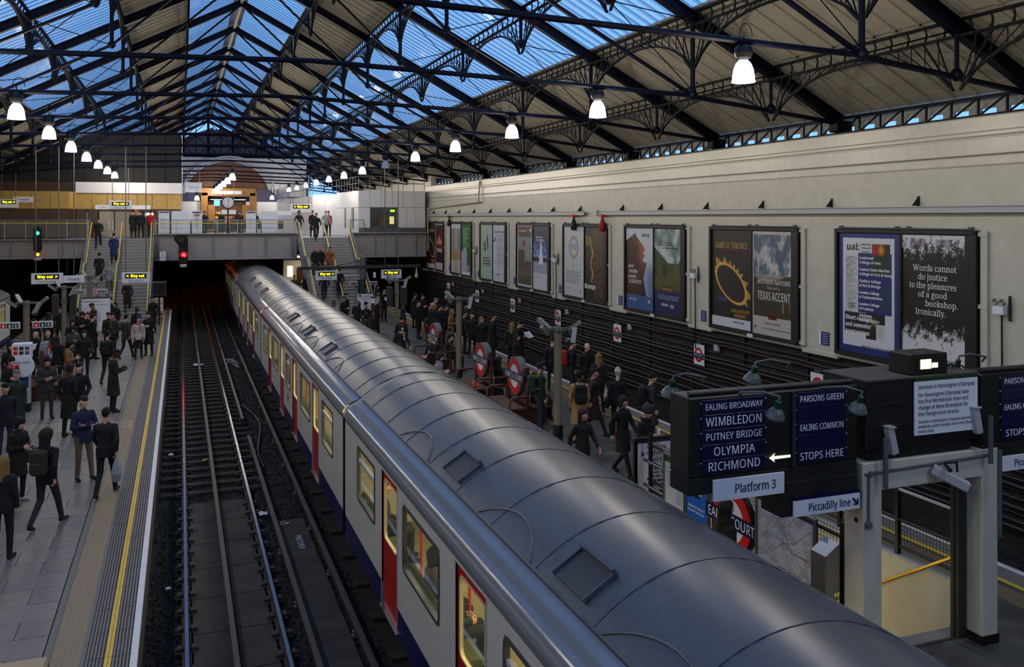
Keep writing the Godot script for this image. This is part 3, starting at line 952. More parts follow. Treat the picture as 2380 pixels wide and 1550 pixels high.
func make_roof() -> void:
	var roof := structure_node("roof", "pitched train shed roof of blue glass panels and pale boarding")
	var glass := panel_mesh("glass")
	var board := panel_mesh("board")
	glass.surface_set_material(0, M["roof_glass"])
	glass.surface_set_material(1, M["glass_rib"])
	board.surface_set_material(0, M["roof_board"])
	board.surface_set_material(1, M["roof_batten"])
	var kinds := ["glass", "board", "glass", "glass", "board", "board"]
	for k in range(-6, 14):
		var zc := TRUSS0 + (k + 0.5) * BAY
		for s in [1.0, -1.0]:
			for j in 6:
				var o := MeshInstance3D.new()
				o.name = "glass_panel" if kinds[j] == "glass" else "boarded_panel"
				o.mesh = glass if kinds[j] == "glass" else board
				var x: float = RIDGE_X + s * STEP * j
				o.transform = Transform3D(Basis(Vector3.UP, 0.0 if s > 0 else PI), at(x, roof_y(x), zc))
				roof.add_child(o, true)
	part(roof, "ridge_cap", MB.new().prism(PackedVector2Array([Vector2(-0.3, -0.1), Vector2(0.3, -0.1), Vector2(0, 0.1)]), -49, 49, Transform3D(Basis.IDENTITY, at(RIDGE_X, APEX + 0.06, 44))).mesh(), M["ridge_lead"])
	part(roof, "ridge_board", MB.new().box(at(RIDGE_X, APEX - 0.16, 44), Vector3(0.12, 0.26, 97)).mesh(), M["ridge_lead"])
	var rib := MB.new()
	# trusses
	var proto: Node3D
	for k in range(-3, 15):
		var p := at(RIDGE_X, 0, TRUSS0 + k * BAY)
		if proto == null:
			proto = thing("roof_truss", "dark blue iron roof truss spanning the whole train shed", "truss", p, 0.0, "iron roof trusses")
			truss_half(proto, 1.0)
			truss_half(proto, -1.0)
		else:
			copy(proto, "roof_truss").position = p
	# lattice purlins
	var pm := purlin_meshes()
	var stub_one := MB.new().tube([Vector3(0, -0.13, 0), Vector3(0.05, -0.24, 0), Vector3(0.03, -0.34, 0), Vector3(0, -0.42, 0)], 0.022, 5, false).mesh()
	var names := ["top_chord", "lower_chord", "stub", "arch", "web"]
	var purlin: Node3D
	for k in range(-2, 14):
		for j in range(1, 6):
			for s in [1.0, -1.0]:
				if k < 0 and (j < 4 or s < 0) or k == 13 or s < 0 and k >= 8 and (j >= 4 or j >= 2 and k <= 9):
					continue
				var x: float = RIDGE_X + s * STEP * j
				var p := at(x, roof_y(x), TRUSS0 + (k + 0.5) * BAY)
				if purlin == null:
					purlin = thing("lattice_girder", "dark iron arched lattice girder between two roof trusses", "girder", p, 0.0, "lattice girders under the roof")
					for i in 5:
						part(purlin, names[i], pm[i], M["iron_black"]).set_meta("kind", "stuff" if i in [2, 4] else "thing")
				else:
					var c := copy(purlin, "lattice_girder")
					c.position = p
					if k < 3 and s > 0 and j > 2:
						var old := c.get_node("stub")
						c.remove_child(old)
						old.free()
						for i in 12:
							part(c, "stub", stub_one, M["iron_black"], moved(Vector3(0, 0, -(BAY / 2 - 0.08) + (i + 0.5) * (2 * (BAY / 2 - 0.08) / 12))))
	# boarded fascia outside the eaves, open in slots above the wall top
	var fb := MB.new()
	fb.box(Vector3(0, 0.2, 0), Vector3(0.05, 0.46, BAY))
	for i in 8:
		fb.box(Vector3(0, -0.09, -BAY / 2 + (i + 0.5) * BAY / 8), Vector3(0.05, 0.12, 0.32))
	var fbm := fb.mesh()
	for k in range(-6, 14):
		for s in [1.0, -1.0]:
			part(roof, "fascia", fbm, M["roof_board"], moved(at(RIDGE_X + s * (HALF + 0.2), roof_y(RIDGE_X + HALF) - 0.3, TRUSS0 + (k + 0.5) * BAY)))
	# eaves girders over the walls
	var eg := MB.new()
	eg.box(Vector3(0, 0, 0), Vector3(0.1, 0.06, BAY))
	eg.box(Vector3(0, -0.4, 0), Vector3(0.1, 0.06, BAY))
	for i in 8:
		var z := -BAY / 2 + i * BAY / 8
		eg.beam(Vector3(0, -0.4, z), Vector3(0, 0, z + BAY / 8), 0.04, 0.03)
		eg.beam(Vector3(0, -0.4, z), Vector3(0, 0, z), 0.04, 0.04)
	var egm := eg.mesh()
	var first: Node3D
	for k in range(-2, 14):
		for s in [1.0, -1.0]:
			if s < 0 and k < 7 or k > 7:
				continue
			var p: Vector3 = at(RIDGE_X + s * (HALF - 0.12), roof_y(RIDGE_X + HALF) - 0.12, TRUSS0 + (k + 0.5) * BAY)
			if first == null:
				first = single("eaves_girder", egm, M["iron_black"], "dark lattice eaves girder above the white wall", "girder", "eaves girders", moved(p))
			else:
				copy(first, "eaves_girder").position = p

# ---------------------------------------------------------------- hanging lamps
func lamp(where: Vector3, lit: bool, label: String, group: String, power: float, small := 1.0, up_to := 0.0) -> void:
	var o := thing("pendant_lamp", label, "lamp", where, 0.0, group)
	o.scale = Vector3.ONE * small
	var bell := MB.new().lathe([Vector2(0.205, 0.0), Vector2(0.195, 0.03), Vector2(0.19, 0.1), Vector2(0.17, 0.22), Vector2(0.13, 0.32), Vector2(0.075, 0.38), Vector2(0.0, 0.39)], 16)
	bell.lathe([Vector2(0.0, 0.012), Vector2(0.205, 0.0)], 16)
	part(o, "bell", bell.mesh(), M["bell_lamp"] if lit else M["lamp_off"])
	part(o, "gear_box", MB.new().lathe([Vector2(0.08, 0.385), Vector2(0.13, 0.42), Vector2(0.16, 0.5), Vector2(0.14, 0.6), Vector2(0.06, 0.66), Vector2(0.0, 0.67)], 12).mesh(), M["lamp_cap"])
	part(o, "hook", MB.new().tube([Vector3(0, 0.65, 0), Vector3(0, 0.8, 0)], 0.02, 6).mesh(), M["lamp_cap"])
	if up_to > 0.0:
		part(o, "hanging_rod", MB.new().tube([Vector3(0, 0.7, 0), Vector3(0, (up_to - where.y) / small, 0)], 0.02, 5).mesh(), M["lamp_cap"])
	var flex := []
	for i in 9:
		var t := PI * i / 8.0
		flex.append(Vector3(0.13 * cos(t) + 0.05, 0.8 + 0.22 * sin(t), 0))
	flex.append(Vector3(-0.05, 0.55, 0))
	part(o, "flex", MB.new().tube(flex, 0.01, 4, false).mesh(), M["lamp_cap"])
	if lit:
		var l := OmniLight3D.new()
		l.name = "lamp_light"
		l.light_color = Color(1.0, 0.94, 0.85)
		l.light_energy = power
		l.light_size = 0.2
		l.omni_range = 60.0
		l.omni_attenuation = 2.0
		l.shadow_enabled = true
		o.add_child(l)
		l.position = Vector3(0, 0.18, 0)

func make_lamps() -> void:
	for k in range(-2, 11):
		var z := TRUSS0 + k * BAY
		var lit := k != 5
		if k < 8:
			lamp(at(9.07, 7.95, z), lit, "white bell lamp hanging above the platform behind the train" if lit else "unlit bell lamp hanging above the far end of the train platform", "lamps over the platform behind the train" if lit else "", LAMP_POWER)
	for k in range(-2, 9):
		lamp(at(-3.72, 8.0, TRUSS0 + k * BAY), true, "white bell lamp hanging above the paved platform", "lamps over the paved platform", LAMP_POWER)

# ---------------------------------------------------------------- train
const CAR := 18.1
const CARW := 1.42

func rounded(w: float, h: float, r: float, seg := 4) -> PackedVector2Array:
	var p := PackedVector2Array()
	for c in [[w / 2 - r, -h / 2 + r, -PI / 2], [w / 2 - r, h / 2 - r, 0.0], [-w / 2 + r, h / 2 - r, PI / 2], [-w / 2 + r, -h / 2 + r, PI]]:
		for i in seg + 1:
			var a: float = c[2] + PI / 2 * i / seg
			p.append(Vector2(c[0] + r * cos(a), c[1] + r * sin(a)))
	return p

func ring(mb: MB, w: float, h: float, r: float, t: float, z0: float, z1: float, xf: Transform3D) -> void:
	# a rounded frame of width t around an opening w by h
	var a := rounded(w, h, r)
	var b := rounded(w + 2 * t, h + 2 * t, r + t)
	var k := a.size()
	for i in k:
		var j := (i + 1) % k
		for z in [z0, z1]:
			if z == z1:
				mb.quad(xf * Vector3(a[i].x, a[i].y, z), xf * Vector3(b[i].x, b[i].y, z), xf * Vector3(b[j].x, b[j].y, z), xf * Vector3(a[j].x, a[j].y, z))
			else:
				mb.quad(xf * Vector3(a[j].x, a[j].y, z), xf * Vector3(b[j].x, b[j].y, z), xf * Vector3(b[i].x, b[i].y, z), xf * Vector3(a[i].x, a[i].y, z))
		mb.quad(xf * Vector3(b[i].x, b[i].y, z0), xf * Vector3(b[j].x, b[j].y, z0), xf * Vector3(b[j].x, b[j].y, z1), xf * Vector3(b[i].x, b[i].y, z1))
		mb.quad(xf * Vector3(a[j].x, a[j].y, z0), xf * Vector3(a[i].x, a[i].y, z0), xf * Vector3(a[i].x, a[i].y, z1), xf * Vector3(a[j].x, a[j].y, z1))

func roof_point(x: float) -> float:
	# height of the carriage roof at distance x from the middle
	var t := clampf(absf(x) / 1.10, 0.0, 1.0)
	return 2.68 - 0.43 * pow(t, 2.1)

func make_car(called: String, label: String) -> Node3D:
	var o := thing(called, label, "train car")
	var e := CAR / 2
	# openings along the car: from, to, kind
	var plan := [[1.2, 2.65, "vent"], [3.15, 4.15, "door"], [4.5, 6.3, "wide"], [6.95, 7.98, "door"], [8.5, 9.6, "vent"], [10.12, 11.15, "door"], [11.8, 13.6, "wide"], [13.95, 14.95, "door"], [15.45, 16.9, "vent"]]
	for s in [-1.0, 1.0]:
		var white := MB.new()
		var X := func(d: float) -> float: return s * (CARW - d)
		var skirt := func(a: float, b: float) -> void:
			part(o, "skirt_panel", boxm(Vector3(0.05, 0.405, b - a)), M["train_blue"], moved(Vector3(s * (CARW - 0.021), 0.0025, e - (a + b) / 2)))
		var seg := func(mb: MB, a: float, b: float, y0: float, y1: float, out: float, t: float) -> void:
			mb.box(Vector3(s * (CARW - t / 2 + out), (y0 + y1) / 2, e - (a + b) / 2), Vector3(t, y1 - y0, b - a))
		var last := 0.0
		for p in plan:
			var lo := 0.85
			var hi := 1.76
			if p[2] == "door":
				seg.call(white, last, p[0], 0.2, 1.94, 0.0, 0.05)
				skirt.call(last, p[0])
				seg.call(white, p[0], p[1], 1.86, 1.94, 0.0, 0.05)
				last = p[1]
				var door := Node3D.new()
				var c: float = e - (p[0] + p[1]) / 2
				var w: float = p[1] - p[0]
				var leaf := MB.new()
				var dx := -0.035
				leaf.box(Vector3(s * (CARW + dx), 0.36, c), Vector3(0.03, 1.02, w))
				leaf.box(Vector3(s * (CARW + dx), 1.815, c), Vector3(0.03, 0.1, w))
				leaf.box(Vector3(s * (CARW + dx), 1.32, c - w / 2 + 0.04), Vector3(0.03, 0.9, 0.08))
				leaf.box(Vector3(s * (CARW + dx), 1.32, c + w / 2 - 0.04), Vector3(0.03, 0.9, 0.08))
				var dn := part(o, "door", leaf.mesh(), M["train_red"])
				var fr := MB.new()
				ring(fr, w - 0.2, 0.86, 0.09, 0.025, -0.02, 0.02, Transform3D(Basis(Vector3.UP, s * PI / 2), Vector3(s * (CARW + dx), 1.315, c)))
				part(dn, "window_rim", fr.mesh(), M["train_inside"])
				part(dn, "window_pane", MB.new().box(Vector3(s * (CARW + dx), 1.315, c), Vector3(0.008, 0.88, w - 0.18)).mesh(), M["window_glass"])
				var tr := MB.new()
				tr.box(Vector3(s * (CARW + 0.005), -0.17, c), Vector3(0.05, 0.03, w + 0.1))
				part(dn, "sill", tr.mesh(), M["stainless"])
				var jam := MB.new()
				for q in [-1.0, 1.0]:
					jam.box(Vector3(s * (CARW - 0.03), 0.86, c + q * (w / 2 + 0.012)), Vector3(0.07, 2.04, 0.024))
				part(dn, "jamb", jam.mesh(), M["light_grey"])
			else:
				seg.call(white, last, p[0], 0.2, 1.94, 0.0, 0.05)
				seg.call(white, p[0], p[1], 0.2, lo, 0.0, 0.05)
				seg.call(white, p[0], p[1], hi, 1.94, 0.0, 0.05)
				skirt.call(last, p[1])
				last = p[1]
				var c: float = e - (p[0] + p[1]) / 2
				var w: float = p[1] - p[0]
				var fr := MB.new()
				var xf := Transform3D(Basis(Vector3.UP, s * PI / 2), Vector3(s * CARW, (lo + hi) / 2, c))
				ring(fr, w - 0.08, hi - lo - 0.08, 0.07, 0.05, -0.045, 0.012, xf)
				var win := part(o, "window", fr.mesh(), M["window_rim"])
				part(win, "window_pane", MB.new().box(Vector3(s * (CARW - 0.03), (lo + hi) / 2, c), Vector3(0.008, hi - lo - 0.04, w - 0.04)).mesh(), M["window_glass"])
				if p[2] == "vent":
					part(win, "glazing_bar", MB.new().box(Vector3(s * (CARW - 0.02), hi - 0.25, c), Vector3(0.04, 0.05, w - 0.06)).mesh(), M["light_grey"])
		seg.call(white, last, CAR, 0.2, 1.94, 0.0, 0.05)
		skirt.call(last, CAR)
		part(o, "side_panel", white.mesh(), M["train_white"])
		var crest := MB.new()
		ring(crest, 0.15, 0.2, 0.07, 0.03, 0.0, 0.004, Transform3D(Basis(Vector3.UP, s * PI / 2), Vector3(s * (CARW + 0.001), 0.58, 0.0)))
		var emblem := part(o, "emblem_ring", crest.mesh(), M["train_red"])
		part(emblem, "emblem_bar", MB.new().box(Vector3(s * (CARW + 0.003), 0.58, 0), Vector3(0.006, 0.06, 0.32)).mesh(), M["train_blue"])
	# curved grey cantrail and roof skin
	for s in [-1.0, 1.0]:
		var rows := []
		for q in [Vector2(1.435, 1.92), Vector2(1.44, 1.99), Vector2(1.42, 2.06), Vector2(1.34, 2.14), Vector2(1.20, 2.215), Vector2(1.08, 2.262)]:
			rows.append([Vector3(s * q.x, q.y, s * (e - 0.03)), Vector3(s * q.x, q.y, s * (e - 0.35)), Vector3(s * q.x, q.y, -s * (e - 0.35)), Vector3(s * q.x, q.y, -s * (e - 0.03))])
		part(o, "cantrail", MB.new().sheet(rows).mesh(), M["train_cant"])
	var skin := []
	for i in 15:
		var x := lerpf(1.10, -1.10, i / 14.0)
		skin.append([Vector3(x, roof_point(x), e - 0.04), Vector3(x, roof_point(x), -e + 0.04)])
	part(o, "roof_skin", MB.new().sheet(skin).mesh(), M["train_roof"])
	for i in 14:
		var z := -e + 0.7 + i * (CAR - 1.4) / 13.0
		var pts := []
		for j in 13:
			var x := lerpf(-1.10, 1.10, j / 12.0)
			pts.append(Vector3(x, roof_point(x) + 0.002, z))
		part(o, "roof_seam", MB.new().tube(pts, 0.006, 4, false).mesh(), M["train_seam"])
	var strip := MB.new()
	for s in [-1.0, 1.0]:
		strip.tube([Vector3(s * 1.09, 2.262, e - 0.05), Vector3(s * 1.09, 2.262, -e + 0.05)], 0.02, 5, false)
	part(o, "roof_strip", strip.mesh(), M["train_seam"])
	# drip strips over the doors
	for p in plan:
		if p[2] != "door":
			continue
		var c: float = e - (p[0] + p[1]) / 2
		for s in [-1.0, 1.0]:
			var pts := []
			for i in 11:
				var t := -1.0 + 2.0 * i / 10.0
				var x := 1.07 - 0.24 * (1.0 - t * t)
				pts.append(Vector3(s * x, roof_point(x) + 0.002, c + t * 0.8))
			part(o, "drip_strip", MB.new().tube(pts, 0.011, 6).mesh(), M["train_roof"])
	# ventilator intakes
	for c in [e - 5.4, e - 9.05, -e + 5.4]:
		for s in [-1.0]:
			var v := MB.new()
			var slope := Basis(Vector3.BACK, -s * 0.55)
			v.box(Vector3(s * 0.86, roof_point(0.86) - 0.01, c), Vector3(0.34, 0.05, 0.62), slope)
			var vn := part(o, "ventilator", v.mesh(), M["train_seam"])
			var lip := MB.new()
			for q in [[Vector3(-0.18, 0.04, 0), Vector3(0.03, 0.09, 0.7)], [Vector3(0, 0.02, 0.33), Vector3(0.36, 0.04, 0.03)], [Vector3(0, 0.02, -0.33), Vector3(0.36, 0.04, 0.03)]]:
				lip.box(Vector3(s * 0.86, roof_point(0.86), c) + slope * Vector3(q[0].x * s, q[0].y, q[0].z), q[1], slope)
			part(vn, "lip", lip.mesh(), M["train_roof"])
	# ends
	for q in [-1.0, 1.0]:
		var end := MB.new()
		var prof := PackedVector2Array([Vector2(-CARW, -0.2), Vector2(CARW, -0.2), Vector2(CARW, 1.93), Vector2(1.36, 2.1), Vector2(1.10, 2.24), Vector2(0.8, 2.45), Vector2(0.4, 2.62), Vector2(0, 2.67), Vector2(-0.4, 2.62), Vector2(-0.8, 2.45), Vector2(-1.10, 2.24), Vector2(-1.36, 2.1), Vector2(-CARW, 1.93)])
		end.prism(prof, -0.03, 0.03, Transform3D(Basis.IDENTITY, Vector3(0, 0, q * (e - 0.03))))
		var en := part(o, "end_wall", end.mesh(), M["train_white"])
		part(en, "gangway", boxm(Vector3(0.8, 2.0, 0.1), 0.02), M["train_under"], moved(Vector3(0, 0.9, q * (e + 0.04))))
		var h := MB.new()
		for s in [-1.0, 1.0]:
			h.tube([Vector3(s * 1.33, -0.35, q * (e + 0.04)), Vector3(s * 1.33, 1.05, q * (e + 0.04)), Vector3(s * 1.33, 1.15, q * (e + 0.0))], 0.05, 8)
		part(en, "jumper_cable", h.mesh(), M["mid_grey"])
	# inside
	part(o, "inner_floor", MB.new().box(Vector3(0, -0.08, 0), Vector3(2.7, 0.08, CAR - 0.2)).mesh(), mat("train_floor", Color(0.46, 0.43, 0.34), 0.7))
	part(o, "inner_ceiling", MB.new().box(Vector3(0, 2.08, 0), Vector3(2.5, 0.03, CAR - 0.2)).mesh(), M["train_inside"])
	var tubes := MB.new()
	for s in [-1.0, 1.0]:
		tubes.box(Vector3(s * 0.62, 2.045, 0), Vector3(0.12, 0.03, CAR - 1.0))
	part(o, "strip_lamp", tubes.mesh(), M["train_lamp"])
	var poles := MB.new()
	for i in 6:
		for s in [-1.0, 1.0]:
			poles.tube([Vector3(s * 0.75, -0.04, -e + 2.9 + i * 2.46), Vector3(s * 0.75, 2.06, -e + 2.9 + i * 2.46)], 0.02, 6, false)
	for s in [-1.0, 1.0]:
		poles.tube([Vector3(s * 0.6, 1.9, -e + 0.6), Vector3(s * 0.6, 1.9, e - 0.6)], 0.018, 6, false)
	part(o, "grab_rail", poles.mesh(), mat("grab_red", Color(0.85, 0.16, 0.08), 0.4))
	for p in plan:
		if p[2] == "door":
			continue
		for s in [-1.0, 1.0]:
			var st := MB.new()
			var c: float = e - (p[0] + p[1]) / 2
			st.cbox(Vector3(s * 1.12, 0.38, c), Vector3(0.48, 0.14, p[1] - p[0] + 0.1), 0.03)
			st.cbox(Vector3(s * 1.31, 0.68, c), Vector3(0.1, 0.5, p[1] - p[0] + 0.1), 0.03)
			part(o, "seat", st.mesh(), M["seat_cloth"])
	# under the floor
	var under := MB.new()
	under.box(Vector3(0, -0.3, 0), Vector3(2.5, 0.3, CAR - 0.4))
	under.box(Vector3(-0.8, -0.55, 0.6), Vector3(0.6, 0.4, 3.2))
	under.box(Vector3(0.8, -0.55, -1.0), Vector3(0.6, 0.4, 2.8))
	part(o, "underframe", under.mesh(), M["train_under"])
	for z in [-e + 3.0, e - 3.0]:
		var bg := MB.new()
		for s in [-1.0, 1.0]:
			bg.cbox(Vector3(s * 0.95, -0.52, z), Vector3(0.14, 0.22, 2.9), 0.03)
		bg.box(Vector3(0, -0.5, z), Vector3(1.9, 0.2, 0.5))
		var bn := part(o, "bogie", bg.mesh(), M["train_under"])
		for q in [-1.0, 1.0]:
			for s in [-1.0, 1.0]:
				part(bn, "wheel", MB.new().lathe([Vector2(0.0, -0.06), Vector2(0.36, -0.06), Vector2(0.40, -0.03), Vector2(0.38, 0.06), Vector2(0.0, 0.06)], 16, Transform3D(Basis(Vector3.FORWARD, s * PI / 2), Vector3(s * 0.72, -0.495, z + q * 1.05))).mesh(), M["rail_rust"])
	return o

func make_trains() -> void:
	var joints := [Vector2(4.24, -1.95), Vector2(4.24, 16.35), Vector2(4.25, 34.65), Vector2(4.36, 52.95), Vector2(4.62, 71.25)]
	var labels := ["first from the stairwell, with red doors by the track marking", "second from the stairwell, with red doors and blue skirt", "third from the stairwell, passing below the red signal", "last from the stairwell, running under the footbridge"]
	var proto: Node3D
	for i in 4:
		var a: Vector2 = joints[i]
		var b: Vector2 = joints[i + 1]
		var o: Node3D
		var lab: String = "white underground carriage " + labels[i]
		if i == 0:
			proto = make_car("train_car", lab)
			proto.set_meta("group", "carriages of the moving train")
			o = proto
		else:
			o = copy(proto, "train_car", lab)
		o.position = at((a.x + b.x) / 2, 0, (a.y + b.y) / 2)
		o.rotation.y = -atan2(b.x - a.x, b.y - a.y)
		if i < 3:
			for q in [-6.2, -2.0, 2.2, 6.4]:
				var l := AreaLight3D.new()
				l.name = "carriage_light"
				l.area_size = Vector2(1.2, 2.0)
				l.light_color = Color(1.0, 0.93, 0.66)
				l.light_energy = 14.0
				l.area_range = 30.0
				l.shadow_enabled = true
				o.add_child(l)
				l.position = Vector3(0, 2.0, q)
				l.rotation.x = -PI / 2
	# train standing at the other side of the paved platform
	var c := copy(proto, "train_car", "white underground train standing at the far side of the paved platform")
	c.remove_meta("group")
	c.position = at(-8.82, 0, 46.6 - CAR / 2)

# ---------------------------------------------------------------- posters
var nz := FastNoiseLite.new()

func paint(w: int, h: int, f: Callable) -> ImageTexture:
	var im := Image.create_empty(w, h, false, Image.FORMAT_RGB8)
	for y in h:
		for x in w:
			im.set_pixel(x, y, f.call((x + 0.5) / w, (y + 0.5) / h))
	return ImageTexture.create_from_image(im)

func printed(called: String, w: int, h: int, f: Callable) -> StandardMaterial3D:
	var m := mat(called, Color.WHITE, 0.45)
	m.albedo_texture = paint(w, h, f)
	return m

func n2(x: float, y: float, s: float) -> float:
	return nz.get_noise_2d(x * s, y * s) * 0.5 + 0.5

func in_rect(x: float, y: float, a: float, b: float, c: float, d: float) -> bool:
	return x > a and x < c and y > b and y < d

func lines(x: float, y: float, a: float, b: float, c: float, d: float, count: int, ragged := 0.25) -> bool:
	# rows of small print too fine to read
	if not in_rect(x, y, a, b, c, d):
		return false
	var t := (y - b) / (d - b) * count
	var row := int(t)
	if t - row > 0.45:
		return false
	return (x - a) / (c - a) < 1.0 - ragged * fposmod(row * 0.37, 1.0) and n2(x * 3.0 + row, row * 1.7, 40.0) > 0.32

func p_courses(x: float, y: float) -> Color:
	var blue := Color(0.09, 0.17, 0.42)
	if not in_rect(x, y, 0.07, 0.045, 0.93, 0.945):
		return blue
	if in_rect(x, y, 0.57, 0.09, 0.86, 0.18):
		return Color(0.62, 0.14, 0.06).lerp(Color(0.1, 0.12, 0.08), smoothstep(0.55, 0.9, x)).lerp(Color(0.95, 0.6, 0.15), clampf(1.0 - 12.0 * absf(x - 0.72) - 8.0 * absf(y - 0.14), 0, 1))
	if in_rect(x, y, 0.34, 0.17, 0.89, 0.66):
		if in_rect(x, y, 0.56, 0.18, 0.86, 0.35):
			return Color(0.06, 0.11, 0.1).lerp(Color(0.1, 0.25, 0.12), n2(x, y, 25))
		if Vector2((x - 0.8) * 0.62, y - 0.53).length() < 0.09:
			return Color(0.08, 0.2, 0.34)
		return blue.lerp(Color(0.05, 0.1, 0.3), n2(x, y, 18) * 0.5)
	if in_rect(x, y, 0.1, 0.665, 0.47, 0.83):
		return Color(0.07, 0.08, 0.11)
	if in_rect(x, y, 0.47, 0.66, 0.78, 0.87):
		var g := Vector2((x - 0.6) * 0.55, y - 0.73).length()
		if x > 0.64 and y > 0.74:
			return Color(0.62, 0.62, 0.64) if lines(x, y, 0.66, 0.76, 0.77, 0.85, 8) else Color(0.78, 0.78, 0.78)
		return Color(0.05, 0.06, 0.07).lerp(Color(0.75, 0.6, 0.35), clampf(1.0 - g * 22.0, 0, 1))
	if in_rect(x, y, 0.12, 0.2, 0.32, 0.66) and n2(x, y, 30) > 0.45:
		return Color(0.66, 0.67, 0.68)
	if lines(x, y, 0.12, 0.2, 0.3, 0.58, 22, 0.5):
		return Color(0.35, 0.36, 0.38)
	if in_rect(x, y, 0.17, 0.585, 0.29, 0.64):
		return Color(0.25, 0.25, 0.28)
	return Color(0.80, 0.81, 0.83)

func p_bookshop(x: float, y: float) -> Color:
	var paper := Color(0.80, 0.80, 0.82)
	var d := absf(y - 0.42) + 0.10 * (n2(x, y, 9.0) - 0.5) * 2.0 + 0.06 * (n2(x, y, 26.0) - 0.5) * 2.0
	if y < 0.09 and y > 0.03 and (in_rect(x, y, 0.14, 0, 0.38, 1) or in_rect(x, y, 0.52, 0, 0.74, 1)):
		paper = Color(0.6, 0.58, 0.62)
	var inside := 0.33 - d
	if inside > 0.09:
		return Color(0.035, 0.035, 0.035)
	if inside > -0.05:
		return Color(0.04, 0.04, 0.04) if n2(x * 1.3, y, 60.0) + inside * 5.0 > 0.52 else paper
	return paper

func p_gold(x: float, y: float) -> Color:
	if y > 0.90 and x > 0.0:
		return Color(0.78, 0.79, 0.82)
	var c := Color(0.035, 0.028, 0.024)
	var q := Vector2((x - 0.5) * 0.7, y - 0.55).rotated(-0.5)
	var r := Vector2(q.x / 0.30, q.y / 0.155).length()
	if r > 0.93 and r < 1.07:
		c = Color(0.72, 0.46, 0.14).lerp(Color(0.95, 0.8, 0.45), n2(x, y, 35))
	elif r >= 1.07 and r < 1.45 and q.y < 0.05:
		var a := atan2(q.y, q.x)
		var tooth := absf(fposmod(a * 2.6, 1.0) - 0.5) * 2.0
		if r < 1.07 + 0.38 * (1.0 - tooth) - 0.05:
			c = Color(0.5, 0.3, 0.09).lerp(Color(0.9, 0.72, 0.3), n2(x, y, 50))
	elif r < 0.93 and q.y > 0.04:
		c = Color(0.16, 0.05, 0.025)
	if n2(x, y, 190) > 0.93:
		c = Color(0.55, 0.42, 0.2)
	if y > 0.70 and x < 0.4:
		c = Color(0.09, 0.05, 0.035) if not in_rect(x, y, 0.18, 0.7, 0.4, 0.735) else Color(0.12, 0.22, 0.5)
	return c

func p_fields(x: float, y: float) -> Color:
	if not in_rect(x, y, 0.05, 0.03, 0.96, 0.82):
		if in_rect(x, y, 0.4, 0.775, 0.6, 0.845):
			return Color(0.35, 0.12, 0.05)
		if lines(x, y, 0.25, 0.935, 0.95, 0.95, 1, 0.0):
			return Color(0.35, 0.33, 0.33)
		if Vector2((x - 0.09) * 0.6, y - 0.93).length() < 0.016:
			return Color(0.6, 0.1, 0.15)
		return Color(0.70, 0.68, 0.67)
	if in_rect(x, y, 0.4, 0.775, 0.6, 0.82):
		return Color(0.35, 0.12, 0.05)
	if y < 0.42:
		return Color(0.27, 0.35, 0.44).lerp(Color(0.72, 0.72, 0.70), smoothstep(0.38, 0.72, n2(x, y, 3.2) * 0.75 + n2(x, y, 11) * 0.25))
	var ridge := 0.42 + 0.05 * sin(x * 4.0)
	var g := Color(0.26, 0.21, 0.12).lerp(Color(0.12, 0.10, 0.05), n2(x * 4.0, y, 40))
	if absf(x - 0.35 - (y - 0.5) * 0.6) < 0.08 * y and y > 0.6:
		g = Color(0.13, 0.2, 0.07)
	for q in [[0.74, 0.67], [0.89, 0.66]]:
		if absf(x - q[0]) < 0.022 and y > q[1] and y < q[1] + 0.1:
			g = Color(0.5, 0.35, 0.25) if y < q[1] + 0.02 else (Color(0.45, 0.25, 0.2) if q[0] > 0.8 else Color(0.4, 0.42, 0.5))
	return Color(0.52, 0.5, 0.45).lerp(g, smoothstep(ridge, ridge + 0.02, y))

func p_profile(x: float, y: float) -> Color:
	if y > 0.83:
		if lines(x, y, 0.1, 0.88, 0.4, 0.905, 1, 0.0) or in_rect(x, y, 0.83, 0.87, 0.9, 0.91):
			return Color(0.7, 0.76, 0.84)
		return Color(0.20, 0.33, 0.53)
	var bg := Color(0.74, 0.77, 0.80).lerp(Color(0.36, 0.44, 0.6), smoothstep(0.35, 0.6, y) * smoothstep(0.5, 1.0, x))
	# head tilted back, seen from the side
	var skin := Color(0.34, 0.15, 0.11).lerp(Color(0.66, 0.42, 0.31), smoothstep(0.35, 0.75, x) * (1.0 - smoothstep(0.3, 0.55, y)))
	var hair := Color(0.17, 0.07, 0.05).lerp(Color(0.26, 0.11, 0.07), n2(x * 2.0, y, 40))
	var edge := 0.36 + 0.36 * smoothstep(0.06, 0.28, y)
	if y > 0.28:
		edge = 0.72 - 0.05 * smoothstep(0.28, 0.31, y) + 0.03 * sin(y * 60.0) * (1.0 if y < 0.42 else 0.0)
	if y > 0.42:
		edge = 0.78 - 0.5 * (y - 0.42) * 1.2
	if y > 0.62:
		edge = 0.66 + 0.5 * (y - 0.62)
	var back := 0.34 - 0.4 * smoothstep(0.05, 0.2, y)
	if x < edge and x > back and y > 0.06:
		if y > 0.66 and x > 0.5:
			return Color(0.08, 0.07, 0.09)
		if x < edge - 0.26 and y < 0.55:
			return hair
		return skin.lerp(Color(0.2, 0.09, 0.07), smoothstep(0.45, 0.75, y) * 0.7)
	return bg

